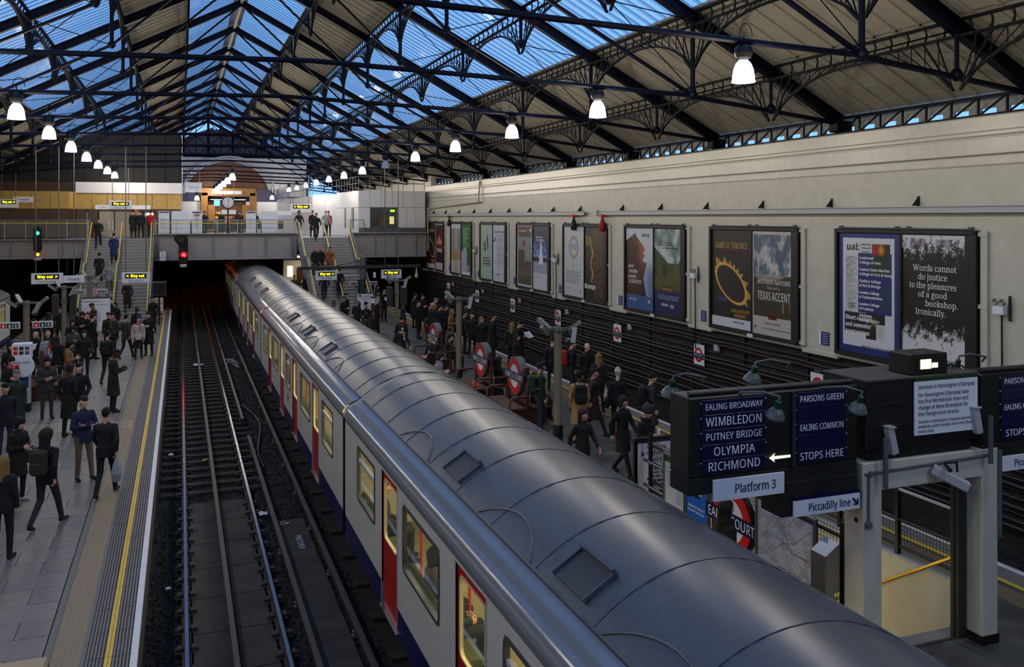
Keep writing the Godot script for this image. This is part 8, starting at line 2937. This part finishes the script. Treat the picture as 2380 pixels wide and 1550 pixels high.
func cloth(c: Color) -> StandardMaterial3D:
	return mat("cloth_%s" % c.to_html(false), c, 0.85)

const COLORS := {
	"black": Color(0.035, 0.035, 0.04), "char": Color(0.075, 0.075, 0.08), "navy": Color(0.045, 0.055, 0.10), "denim": Color(0.08, 0.12, 0.24), "jeans": Color(0.10, 0.13, 0.20), "brown": Color(0.11, 0.07, 0.05),
	"camel": Color(0.52, 0.37, 0.22), "cream": Color(0.62, 0.49, 0.32), "grey": Color(0.28, 0.29, 0.31), "mid": Color(0.17, 0.18, 0.19), "olive": Color(0.17, 0.17, 0.11), "maroon": Color(0.16, 0.04, 0.06), "khaki": Color(0.38, 0.31, 0.25),
	"white": Color(0.68, 0.66, 0.61), "red": Color(0.62, 0.06, 0.08), "blue": Color(0.05, 0.14, 0.34), "pale": Color(0.50, 0.52, 0.55), "green": Color(0.10, 0.16, 0.12), "pink": Color(0.72, 0.28, 0.36), "check": Color(0.26, 0.25, 0.24), "boots": Color(0.26, 0.15, 0.08),
	"dark_hair": Color(0.035, 0.028, 0.025), "brown_hair": Color(0.12, 0.075, 0.05), "auburn": Color(0.16, 0.075, 0.04), "blonde": Color(0.50, 0.37, 0.20), "grey_hair": Color(0.42, 0.42, 0.42), "lime": Color(0.32, 0.55, 0.10), "orange": Color(0.55, 0.28, 0.08)}

func col(c: String) -> StandardMaterial3D:
	return cloth(COLORS[c])

func person(label: String, where: Vector3, facing: float, pose: String, coat: String, top: String, legs: String, hair: String, hair_c: String, height := 1.74, extras := [], skin := 0, shoes := "black") -> Node3D:
	var b := body(pose, coat)
	var o := thing("person", label, "person", where, facing)
	o.scale = Vector3.ONE * (height / 1.74)
	var m := part(o, "body", b.mesh, null)
	var skins := [Color(0.74, 0.54, 0.45), Color(0.80, 0.62, 0.53), Color(0.24, 0.14, 0.10), Color(0.62, 0.45, 0.33)]
	var mats := [mat("skin_%d" % skin, skins[skin], 0.55), col(top), col(legs), col(shoes), col("white")]
	for i in b.slots.size():
		m.set_surface_override_material(i, mats[b.slots[i]])
	var hx: Transform3D = b.head
	if hair != "none":
		part(o, "hat" if hair in ["beanie", "fur", "hood"] else "hair", hair_mesh(hair), col(hair_c), hx)
	if not meshes.has("eye"):
		meshes["eye"] = MB.new().lathe([Vector2(0.0, -0.006), Vector2(0.011, 0.0), Vector2(0.0, 0.006)], 8).mesh()
	var eyes := MB.new()
	for s in [-1.0, 1.0]:
		eyes.lathe([Vector2(0.0, -0.007), Vector2(0.0115, 0.0), Vector2(0.0, 0.007)], 8, hx * Transform3D(Basis.IDENTITY, Vector3(s * 0.031, 0.117, 0.0775)))
	part(o, "eyes", eyes.mesh(), M["near_black"])
	var chest: Vector3 = b.chest
	for x in extras:
		var e: String = x[0]
		var c: Material = col(x[1])
		match e:
			"backpack":
				var p := MB.new()
				p.cbox(chest + Vector3(0, -0.08, -0.235), Vector3(0.30, 0.46, 0.17), 0.05)
				p.cbox(chest + Vector3(0, -0.17, -0.335), Vector3(0.22, 0.2, 0.06), 0.025)
				var n := part(o, "backpack", p.mesh(), c)
				var st := MB.new()
				for s in [-1.0, 1.0]:
					st.tube([chest + Vector3(s * 0.1, 0.1, -0.2), chest + Vector3(s * 0.115, 0.155, -0.04), chest + Vector3(s * 0.12, 0.06, 0.13), chest + Vector3(s * 0.13, -0.15, 0.05), chest + Vector3(s * 0.12, -0.2, -0.18)], 0.018, 6)
				part(n, "strap", st.mesh(), col(x[2]) if x.size() > 2 else M["near_black"])
			"bag":
				var p := MB.new()
				p.cbox(chest + Vector3(0.27, -0.42, -0.02), Vector3(0.12, 0.26, 0.36), 0.03)
				var n := part(o, "shoulder_bag", p.mesh(), c)
				part(n, "strap", MB.new().tube([chest + Vector3(0.27, -0.3, 0.13), chest + Vector3(0.2, 0.1, 0.03), chest + Vector3(0.19, 0.13, -0.02), chest + Vector3(0.2, 0.1, -0.06), chest + Vector3(0.27, -0.3, -0.16)], 0.014, 6).mesh(), c)
			"carrier":
				var w: Vector3 = b.wr[0]
				part(o, "carrier_bag", MB.new().lathe([Vector2(0.0, -0.62), Vector2(0.13, -0.6), Vector2(0.16, -0.45), Vector2(0.12, -0.3), Vector2(0.03, -0.14), Vector2(0.012, -0.06)], 10, Transform3D(Basis.from_scale(Vector3(0.6, 1, 1)), w)).mesh(), c)
			"scarf":
				part(o, "scarf", MB.new().tube([chest + Vector3(-0.075, 0.175, 0.0), chest + Vector3(-0.05, 0.165, 0.075), chest + Vector3(0.05, 0.16, 0.075), chest + Vector3(0.075, 0.175, 0.0), chest + Vector3(0.04, 0.19, -0.075), chest + Vector3(-0.04, 0.19, -0.075), chest + Vector3(-0.075, 0.175, 0.0)], 0.036, 8).tube([chest + Vector3(0.04, 0.15, 0.09), chest + Vector3(0.05, -0.12, 0.15)], 0.03, 6).mesh(), c)
			"phone":
				part(o, "phone", boxm(Vector3(0.07, 0.13, 0.012), 0.003), M["near_black"], Transform3D(Basis(Vector3.RIGHT, -0.7), (b.wr[0] + b.wr[1]) * 0.5 + Vector3(0, 0.05, 0.10)))
			"paper":
				part(o, "newspaper", MB.new().sheet([[Vector3(-0.2, -0.14, 0.02), Vector3(0, -0.14, -0.02), Vector3(0.2, -0.14, 0.02)], [Vector3(-0.2, 0.14, 0.02), Vector3(0, 0.14, -0.02), Vector3(0.2, 0.14, 0.02)]]).mesh(), M["sign_white"], Transform3D(Basis(Vector3.RIGHT, -0.8), (b.wr[0] + b.wr[1]) * 0.5 + Vector3(0, 0.07, 0.11)))
			"cup":
				part(o, "paper_cup", MB.new().lathe([Vector2(0.03, 0.0), Vector2(0.04, 0.11), Vector2(0.0, 0.115)], 10, moved((b.wr[0] + b.wr[1]) * 0.5 + Vector3(0, 0.02, 0.08))).mesh(), M["sign_white"])
			"glasses":
				var g := MB.new()
				for s in [-1.0, 1.0]:
					ring(g, 0.036, 0.028, 0.012, 0.004, 0.0, 0.004, hx * moved(Vector3(s * 0.031, 0.117, 0.092)))
					g.tube([hx * Vector3(s * 0.05, 0.12, 0.092), hx * Vector3(s * 0.082, 0.12, 0.0)], 0.003, 4)
				part(o, "glasses", g.mesh(), M["near_black"])
			"headphones":
				var pts := []
				for i in 9:
					var a := PI * i / 8.0
					pts.append(hx * Vector3(0.1 * cos(a), 0.12 + 0.14 * sin(a), -0.01))
				var h := MB.new().tube(pts, 0.012, 6)
				for s in [-1.0, 1.0]:
					h.cbox(hx * Vector3(s * 0.095, 0.11, -0.005), Vector3(0.03, 0.07, 0.06), 0.01, hx.basis)
				part(o, "headphones", h.mesh(), M["near_black"])
			"tie":
				part(o, "tie", MB.new().beam(chest + Vector3(0, 0.13, 0.088), chest + Vector3(0, -0.2, 0.178), 0.04, 0.012, Vector3.BACK).mesh(), c)
	return o

func head_at(px: float, py: float, tall: float, floor_y := 0.0) -> Vector3:
	# where somebody of this height stands whose crown shows at the pixel
	var p := pixel_on_level(px, py, floor_y + tall)
	return Vector3(p.x, floor_y, p.z)

func on_stairs(x: float, depth: float) -> Vector3:
	# on the treads of the stairs that begin at 49.4
	var d := depth - 49.4
	var n := 0
	if d < 13 * 0.26:
		n = int(d / 0.26) + 1
	elif d < 13 * 0.26 + 1.04:
		n = 13
	else:
		n = 13 + int((d - 13 * 0.26 - 1.04) / 0.26) + 1
	return at(x, DECK / 26.0 * clampi(n, 0, 26), depth)

func make_crowd() -> void:
	make_head()
	make_hand()
	var A := PI          # back to the viewer
	var R := PI / 2      # towards the poster wall
	var L := -PI / 2     # towards the standing train
	# label, crown pixel, facing, pose, coat, top, legs, hair, hair colour, height, extras, skin, shoes
	var list := [
		# paved platform
		["man in a blue denim jacket and khaki trousers with folded arms", 194, 922, 0.5, "folded", "jacket", "denim", "khaki", "short", "brown_hair", 1.78, [], 1, "black"],
		["man in a long brown coat with a tan scarf looking at his hands", 263, 813, 1.9, "phone", "long", "brown", "black", "short", "dark_hair", 1.8, [["scarf", "camel"], ["phone", "black"]], 2, "black"],
		["person in a white hooded jacket and blue hat with black mittens", 322, 737, 0.1, "stand", "jacket", "white", "black", "beanie", "blue", 1.66, [["scarf", "pink"]], 1, "char"],
		["man in a black coat and flat cap beside the white jacket", 346, 725, -0.3, "phone", "long", "black", "black", "beanie", "char", 1.78, [["phone", "black"]], 1, "black"],
		["man in a black coat beside the warning board", 355, 690, -0.5, "pockets", "long", "black", "black", "short", "dark_hair", 1.76, [], 1, "black"],
		["bald man in a black suit at the foot of the stairs", 317, 713, 2.4, "stand", "suit", "black", "black", "none", "dark_hair", 1.78, [], 2, "black"],
		["man in a grey jacket walking towards the stairs", 293, 732, 2.6, "walk", "jacket", "mid", "char", "short", "dark_hair", 1.74, [], 0, "black"],
		["man in an olive quilted jacket with a fur collar", 263, 728, -0.9, "pockets", "puffer", "olive", "black", "short", "dark_hair", 1.78, [["scarf", "khaki"]], 0, "black"],
		["woman in a dark jacket with a red strapped backpack", 252, 727, -0.3, "stand", "jacket", "char", "black", "short", "dark_hair", 1.7, [["backpack", "char", "red"]], 0, "black"],
		["woman in a black hat at the bottom of the stairs", 258, 695, 0.3, "stand", "jacket", "black", "black", "beanie", "black", 1.68, [], 1, "black"],
		["woman with auburn hair in a black coat by the stairs", 268, 703, -0.5, "stand", "long", "black", "black", "bob", "auburn", 1.68, [], 1, "black"],
		["dark walker with a backpack between the brown coat and the crowd", 250, 771, 2.9, "walk", "jacket", "black", "char", "short", "dark_hair", 1.76, [["backpack", "black"]], 0, "black"],
		["walker in black carrying a pale bag beside the denim jacket", 246, 950, 2.95, "walk", "jacket", "char", "black", "short", "dark_hair", 1.76, [["carrier", "pale"]], 0, "brown"],
		["walker in a black coat with a dark yellow backpack and blue jeans", 108, 1000, 2.7, "walk", "jacket", "black", "jeans", "hood", "black", 1.76, [["backpack", "olive"]], 0, "char"],
		["woman in a black coat carrying a brown handbag and a phone", 42, 971, 0.9, "phone", "skirt", "black", "black", "bob", "dark_hair", 1.66, [["bag", "khaki"], ["phone", "black"]], 1, "white"],
		["blonde woman in a dark coat with a grey shoulder bag", 6, 1062, 2.9, "stand", "jacket", "char", "black", "long", "blonde", 1.68, [["bag", "pale"]], 1, "black"],
		["man in a navy hooded coat beside the help point", 12, 892, 0.4, "pockets", "jacket", "navy", "jeans", "short", "dark_hair", 1.78, [], 0, "black"],
		["man with glasses in a dark green coat beside the help point", 38, 861, 0.6, "pockets", "long", "green", "jeans", "short", "grey_hair", 1.76, [["glasses", "black"]], 1, "black"],
		["woman in a black woolly hat and pink scarf behind the help point", 25, 832, 0.5, "phone", "jacket", "char", "black", "beanie", "black", 1.68, [["scarf", "pink"]], 1, "black"],
		["hooded figure in black behind the help point", 25, 798, 0.2, "stand", "jacket", "black", "black", "hood", "black", 1.72, [], 0, "black"],
		["person in a blue woolly hat and grey coat beside the help point", 109, 832, 0.3, "phone", "puffer", "mid", "mid", "beanie", "navy", 1.7, [["scarf", "maroon"]], 0, "black"],
		["tall man in a long black coat with his back turned", 160, 849, 2.6, "pockets", "long", "black", "black", "short", "dark_hair", 1.84, [], 2, "black"],
		["young man in a black jacket facing the long black coat", 183, 845, -0.1, "pockets", "jacket", "black", "char", "short", "dark_hair", 1.8, [], 1, "white"],
		["woman in a camel coat with a navy bag reading her phone", 158, 793, 1.6, "phone", "long", "camel", "camel", "bob", "dark_hair", 1.68, [["bag", "navy"], ["phone", "black"]], 1, "black"],
		["woman with long brown hair in a black quilted coat", 131, 782, 2.9, "stand", "puffer", "black", "black", "long", "auburn", 1.68, [], 1, "black"],
		["balding man in a black suit and striped tie", 111, 769, 0.2, "stand", "suit", "black", "char", "bald", "brown_hair", 1.78, [["tie", "maroon"]], 1, "black"],
		["balding man in a black coat looking down", 86, 770, -0.4, "read", "jacket", "black", "black", "bald", "dark_hair", 1.76, [["paper", "white"]], 1, "black"],
		["woman with brown hair in a dark blurred coat walking towards the viewer", 196, 769, 0.1, "walk", "jacket", "brown", "jeans", "long", "brown_hair", 1.7, [["bag", "black"]], 1, "black"],
		["woman in a grey checked coat holding papers", 170, 758, 0.2, "phone", "jacket", "check", "char", "bob", "dark_hair", 1.66, [["phone", "black"]], 3, "black"],
		["woman with curly brown hair in a black coat", 167, 742, 0.5, "phone", "jacket", "black", "black", "bob", "brown_hair", 1.68, [], 1, "black"],
		["man in a black coat beside the red hat", 216, 731, 2.2, "pockets", "long", "black", "black", "short", "brown_hair", 1.78, [], 1, "black"],
		["person in a bright red hat among the crowd", 204, 728, -0.2, "stand", "jacket", "char", "black", "beanie", "red", 1.66, [], 1, "black"],
		["person in a black hooded quilted jacket looking at a phone", 191, 726, 0.1, "phone", "puffer", "black", "black", "hood", "char", 1.72, [["phone", "black"]], 0, "black"],
		["man in a black hat and navy jacket before the map board", 178, 719, -1.2, "pockets", "jacket", "navy", "black", "beanie", "black", 1.74, [], 0, "black"],
		["man in an olive parka reading before the map board", 217, 705, -1.0, "read", "jacket", "olive", "khaki", "short", "dark_hair", 1.76, [["paper", "white"]], 3, "black"],
		["man in a dark coat beside the wooden stand", 139, 714, 0.2, "pockets", "jacket", "char", "black", "short", "dark_hair", 1.78, [], 1, "black"],
		["woman in a maroon coat with a white collar from behind", 112, 727, 2.7, "stand", "long", "maroon", "black", "long", "brown_hair", 1.7, [["scarf", "white"]], 1, "black"],
		["man with a dark fringe behind the symbol signs", 78, 741, 0.1, "stand", "jacket", "char", "char", "short", "dark_hair", 1.76, [], 1, "black"],
		["person in a dark coat in front of the stairs with a pushchair hood", 228, 688, 2.6, "walk", "jacket", "navy", "jeans", "hood", "grey", 1.72, [], 0, "black"],
		# platform behind the train
		["man in headphones with a grey and lime backpack beside the bench", 1256, 844, 1.45, "stand", "jacket", "green", "jeans", "short", "brown_hair", 1.8, [["backpack", "mid", "lime"], ["headphones", "black"]], 1, "boots"],
		["man in a dark jacket with a red backpack", 1329, 792, 1.3, "stand", "jacket", "char", "jeans", "short", "brown_hair", 1.76, [["backpack", "red"]], 1, "black"],
		["man in a black coat facing the viewer beside the red backpack", 1364, 798, 0.0, "stand", "long", "black", "black", "bald", "dark_hair", 1.8, [], 1, "black"],
		["blonde woman in a dark jacket with a brown bag", 1392, 822, 2.7, "pockets", "jacket", "char", "navy", "long", "blonde", 1.7, [["bag", "boots"], ["carrier", "white"]], 1, "boots"],
		["man in a long tan coat with a black backpack", 1346, 863, 2.9, "stand", "long", "cream", "cream", "short", "dark_hair", 1.78, [["backpack", "black"]], 2, "brown"],
		["walker in a maroon coat beyond the tan coat", 1380, 858, 1.2, "walk", "long", "maroon", "maroon", "short", "dark_hair", 1.72, [], 0, "black"],
		["woman in a white woolly hat and black coat", 1436, 859, 2.6, "stand", "jacket", "black", "black", "beanie", "white", 1.7, [["bag", "black"]], 1, "black"],
		["woman in a grey coat and black hat by the platform edge", 1514, 870, 1.3, "stand", "long", "mid", "navy", "beanie", "black", 1.7, [["backpack", "black"]], 1, "black"],
		["woman in a fur hat and navy coat drinking from a cup", 1500, 944, 0.5, "phone", "long", "navy", "black", "fur", "mid", 1.72, [["cup", "white"], ["scarf", "char"]], 1, "black"],
		["person in a dark coat walking in front of the tan coat", 1354, 952, 0.3, "walk", "jacket", "char", "black", "long", "auburn", 1.68, [], 0, "black"],
		["woman in black with a white bag and a dark skirt walking", 1447, 922, 0.4, "walk", "skirt", "black", "char", "bob", "brown_hair", 1.72, [["bag", "pale"]], 0, "black"],
		["woman in a black hat with a grey bag and tan boots", 1284, 786, 2.6, "stand", "jacket", "black", "navy", "beanie", "black", 1.7, [["bag", "mid"]], 1, "boots"],
		["man in a black hat reading beside the platform edge", 1207, 746, 0.6, "read", "long", "black", "black", "beanie", "black", 1.78, [["paper", "white"]], 1, "boots"],
		["woman with fair hair beside the reading man", 1190, 751, 2.6, "stand", "jacket", "black", "black", "long", "blonde", 1.68, [], 1, "black"],
		["woman with long brown hair in a maroon coat", 1200, 777, 1.0, "stand", "jacket", "maroon", "black", "long", "brown_hair", 1.66, [], 1, "black"],
		["man in a black coat standing apart at the platform edge", 1146, 730, 1.4, "pockets", "long", "black", "char", "short", "dark_hair", 1.8, [], 0, "black"],
		["blonde woman in a shiny black jacket", 1119, 737, 0.0, "pockets", "puffer", "black", "black", "long", "blonde", 1.72, [], 1, "black"],
		["man in a charcoal jacket and brown shoes beside the camera post", 1097, 726, 0.1, "pockets", "jacket", "char", "char", "short", "dark_hair", 1.8, [], 1, "boots"],
		["person with a black backpack behind the camera post", 1080, 724, 1.4, "stand", "jacket", "black", "black", "short", "dark_hair", 1.74, [["backpack", "black"]], 0, "black"],
		["woman in a camel coat and black tights holding a paper", 1048, 720, 0.9, "phone", "long", "camel", "black", "bob", "blonde", 1.68, [["bag", "black"], ["paper", "white"]], 1, "black"],
		["man in a dark jacket leaning over his phone", 1037, 708, 0.5, "phone", "jacket", "navy", "black", "short", "dark_hair", 1.74, [], 0, "black"],
		["person in a black coat in the waiting crowd", 1023, 707, 2.2, "stand", "long", "black", "black", "short", "dark_hair", 1.74, [], 0, "black"],
		["fair haired person in a green scarf in the waiting crowd", 1010, 708, 1.8, "stand", "jacket", "char", "black", "bob", "blonde", 1.66, [["scarf", "green"]], 1, "black"],
		["person in a grey coat with a pink collar in the waiting crowd", 1001, 704, 1.2, "read", "jacket", "mid", "black", "bald", "grey_hair", 1.7, [["scarf", "pink"], ["paper", "white"]], 1, "black"],
		["white haired person reading a paper in the waiting crowd", 1010, 693, 1.4, "read", "jacket", "black", "black", "short", "grey_hair", 1.76, [["paper", "white"]], 1, "black"],
		["man in a black coat with his phone in the waiting crowd", 982, 684, 0.3, "phone", "long", "black", "black", "short", "dark_hair", 1.8, [], 0, "black"],
		["man with a dark backpack and black boots", 972, 700, 1.0, "pockets", "jacket", "char", "black", "short", "brown_hair", 1.74, [["backpack", "char"]], 1, "black"],
		["person in a black hooded coat at the edge of the crowd", 964, 682, 2.0, "stand", "long", "black", "black", "short", "dark_hair", 1.76, [], 0, "black"],
		["walker with brown hair and an orange bag", 1000, 722, 2.8, "walk", "jacket", "char", "jeans", "long", "brown_hair", 1.7, [["bag", "orange"]], 1, "black"],
		["man in a white collar behind the speaker post", 937, 699, 1.0, "stand", "suit", "mid", "char", "short", "dark_hair", 1.74, [], 0, "black"],
		["woman in a black coat and white scarf carrying a pale carrier bag", 933, 756, 0.3, "walk", "jacket", "black", "jeans", "bob", "brown_hair", 1.68, [["scarf", "white"], ["carrier", "pale"]], 1, "black"],
		["person in a black coat and dark pink scarf from behind", 933, 735, 2.9, "stand", "jacket", "black", "black", "short", "dark_hair", 1.7, [["scarf", "red"]], 0, "black"],
		["man in a grey jacket before the map board", 834, 685, 0.6, "stand", "jacket", "mid", "black", "short", "brown_hair", 1.78, [], 1, "black"],
		["person in a grey hood before the map board", 829, 698, 2.4, "phone", "jacket", "navy", "black", "short", "grey_hair", 1.72, [], 0, "black"],
		["man in a navy woolly hat beside the wooden notice stand", 850, 704, 0.5, "pockets", "jacket", "black", "black", "beanie", "navy", 1.74, [], 1, "black"],
		["person with brown hair and an orange bag beside the notice stand", 850, 728, 2.7, "walk", "jacket", "brown", "maroon", "bob", "brown_hair", 1.68, [["bag", "orange"]], 0, "black"],
		["person in a dark coat beside the wooden notice stand", 864, 722, 0.8, "stand", "long", "brown", "black", "bob", "dark_hair", 1.68, [], 0, "black"],
		["white haired person behind the map board", 892, 674, 0.4, "read", "jacket", "black", "black", "short", "grey_hair", 1.72, [["paper", "white"]], 1, "black"],
		["person in a cap behind the map board", 877, 664, 0.4, "stand", "jacket", "black", "black", "beanie", "char", 1.72, [], 0, "black"],
		["walker in a pale grey hood at the foot of the train platform's stairs", 776, 698, 2.7, "walk", "jacket", "pale", "char", "hood", "grey", 1.72, [], 0, "black"],
		["man in a blue grey jacket and cap at the foot of the stairs", 797, 690, 0.9, "phone", "jacket", "navy", "khaki", "beanie", "grey", 1.74, [], 0, "black"],
		["dark haired man behind the blue grey jacket", 803, 682, 0.6, "stand", "jacket", "black", "black", "short", "dark_hair", 1.76, [], 0, "black"],
		["woman with fair hair in a black coat facing the stairwell screen", 1686, 1166, 1.6, "stand", "long", "black", "black", "long", "brown_hair", 1.68, [["scarf", "brown"]], 1, "black"],
		["person in black near the lit lobby under the bridge", 702, 658, 2.6, "stand", "jacket", "black", "black", "short", "dark_hair", 1.74, [], 0, "black"],
	]
	for a in list:
		person(a[0], head_at(a[1], a[2], a[10]), a[3], a[4], a[5], a[6], a[7], a[8], a[9], a[10], a[11], a[12], a[13])
	# seated on the benches
	person("grey haired man with glasses sitting on the furthest ring bench", at(8.47, -0.04, 31.0), L + 0.4, "sit", "suit", "navy", "char", "short", "grey_hair", 1.78, [["glasses", "black"]], 1, "black")
	person("man in an olive coat sitting behind the furthest ring bench", at(9.25, -0.04, 31.2), R, "sit", "jacket", "olive", "char", "short", "dark_hair", 1.76, [], 1, "black")
	person("woman with long hair sitting behind the middle ring bench", at(9.25, -0.04, 25.9), R + 0.2, "sit", "jacket", "black", "black", "long", "brown_hair", 1.7, [], 1, "black")
	person("woman in black boots sitting behind the bench near the camera post", at(9.25, -0.04, 22.9), R, "sit", "jacket", "black", "black", "long", "dark_hair", 1.7, [], 1, "black")
	person("woman with a brown bob in a pale grey coat beside the ring bench", head_at(1020, 821, 1.62), 0.9, "phone", "long", "pale", "black", "bob", "brown_hair", 1.62, [["bag", "black"]], 1, "black")
	# on the stairs and the bridge
	var st := [
		["person in dark clothes coming down the upper stairs", -4.45, 56.3, 0.0, "walk", "jacket", "char", "black", "short", "dark_hair"],
		["person in a bright blue coat climbing the upper stairs", -3.55, 55.0, A, "walk", "long", "blue", "char", "short", "dark_hair"],
		["dark figure climbing past the landing of the stairs", -4.1, 52.4, A, "walk", "long", "char", "black", "short", "dark_hair"],
		["figure in a pale coat climbing past the landing", -3.55, 51.6, A, "walk", "jacket", "pale", "khaki", "beanie", "pale"],
		["figure in a brown coat starting up the stairs", -2.6, 50.3, A, "walk", "long", "brown", "char", "short", "brown_hair"],
		["person in a pink hat on the train platform's stairs", 7.45, 53.1, 0.1, "stand", "jacket", "black", "black", "beanie", "pink"],
		["second person in a pink hat on the train platform's stairs", 7.8, 53.4, 0.0, "stand", "jacket", "black", "black", "beanie", "pink"],
		["figure in an orange brown coat on the train platform's stairs", 8.3, 53.0, 0.0, "walk", "long", "orange", "char", "short", "brown_hair"],
		["figure in a dark blue jacket at the top of the train platform's stairs", 8.05, 56.9, 0.1, "walk", "jacket", "navy", "char", "short", "dark_hair"],
		["dark figure low on the train platform's stairs", 7.6, 50.6, A, "walk", "jacket", "black", "black", "short", "dark_hair"],
		["dark figure in navy low on the train platform's stairs", 8.5, 50.9, A, "walk", "long", "navy", "black", "short", "dark_hair"],
		["dark figure by the handrail of the train platform's stairs", 9.6, 50.2, A, "walk", "jacket", "black", "jeans", "short", "dark_hair"]]
	for a in st:
		person(a[0], on_stairs(a[1], a[2]), a[3], a[4], a[5], a[6], a[7], a[8], a[9], 1.72)
	var up := [
		["person in red waiting at the open lift", -1.75, 59.6, A, "stand", "jacket", "red", "char", "short", "dark_hair"],
		["person in black waiting at the open lift", -2.3, 59.4, A, "stand", "jacket", "black", "black", "short", "dark_hair"],
		["person in a dark coat waiting beside the red jacket at the lift", -2.75, 59.9, A, "stand", "long", "char", "black", "beanie", "char"],
		["person in brown and red at the head of the train platform's stairs", 7.3, 59.5, 0.3, "walk", "jacket", "brown", "maroon", "bob", "brown_hair"],
		["man in a navy coat at the head of the train platform's stairs", 8.1, 59.0, 0.2, "stand", "long", "navy", "char", "short", "dark_hair"],
		["person in an orange vest near the kiosk door", 9.6, 62.0, 0.1, "stand", "jacket", "orange", "char", "short", "dark_hair"],
		["pale coated person near the kiosk door", 9.2, 60.6, 0.4, "walk", "jacket", "pale", "char", "short", "grey_hair"],
		["dark figure in the shop doorway", 3.2, 78.0, 0.0, "stand", "long", "black", "black", "short", "dark_hair"],
		["second dark figure in the shop doorway", 4.7, 77.0, 0.4, "stand", "jacket", "black", "black", "short", "dark_hair"],
		["dark figure at the ticket gates", 1.6, 67.0, 0.0, "walk", "jacket", "char", "black", "short", "dark_hair"],
		["second dark figure at the ticket gates", 5.1, 67.4, 0.0, "walk", "jacket", "char", "black", "short", "brown_hair"],
		["third dark figure at the ticket gates", 3.9, 66.5, 0.3, "walk", "long", "brown", "black", "bob", "brown_hair"]]
	for a in up:
		person(a[0], at(a[1], DECK, a[2]), a[3], a[4], a[5], a[6], a[7], a[8], a[9], 1.72)
	person("man in a dark jacket inside the lit lobby", at(7.2, 0, 61.2), 0.0, "stand", "jacket", "olive", "black", "short", "dark_hair", 1.72)
	person("person in a pale coat inside the lit lobby", at(7.85, 0, 61.0), A, "stand", "long", "white", "char", "short", "grey_hair", 1.72)
	person("orange jacketed clerk behind the kiosk window", at(12.75, DECK, FRONT + 1.5), 0.0, "stand", "jacket", "orange", "char", "short", "dark_hair", 1.5)
	# passengers in the carriages
	person("passenger in a red hat sitting by the wide train window", at(3.12, -0.03, 10.55), R, "sit", "jacket", "green", "char", "beanie", "red", 1.7, [], 1)
	person("passenger in an olive coat sitting beside the red hat on the train", at(3.12, -0.03, 11.2), R, "sit", "jacket", "khaki", "char", "bob", "brown_hair", 1.7, [], 1)
	person("standing passenger in a dark coat by the train door", at(3.75, -0.04, 8.7), L, "stand", "jacket", "brown", "black", "short", "dark_hair", 1.74, [], 1)
	person("standing passenger holding the rail by the second train door", at(3.7, -0.04, 12.7), L, "stand", "jacket", "mid", "black", "short", "brown_hair", 1.76, [], 1)
	person("passenger sitting by the end window of the train", at(3.12, -0.03, 14.3), R, "sit", "jacket", "char", "black", "short", "dark_hair", 1.72, [], 1)
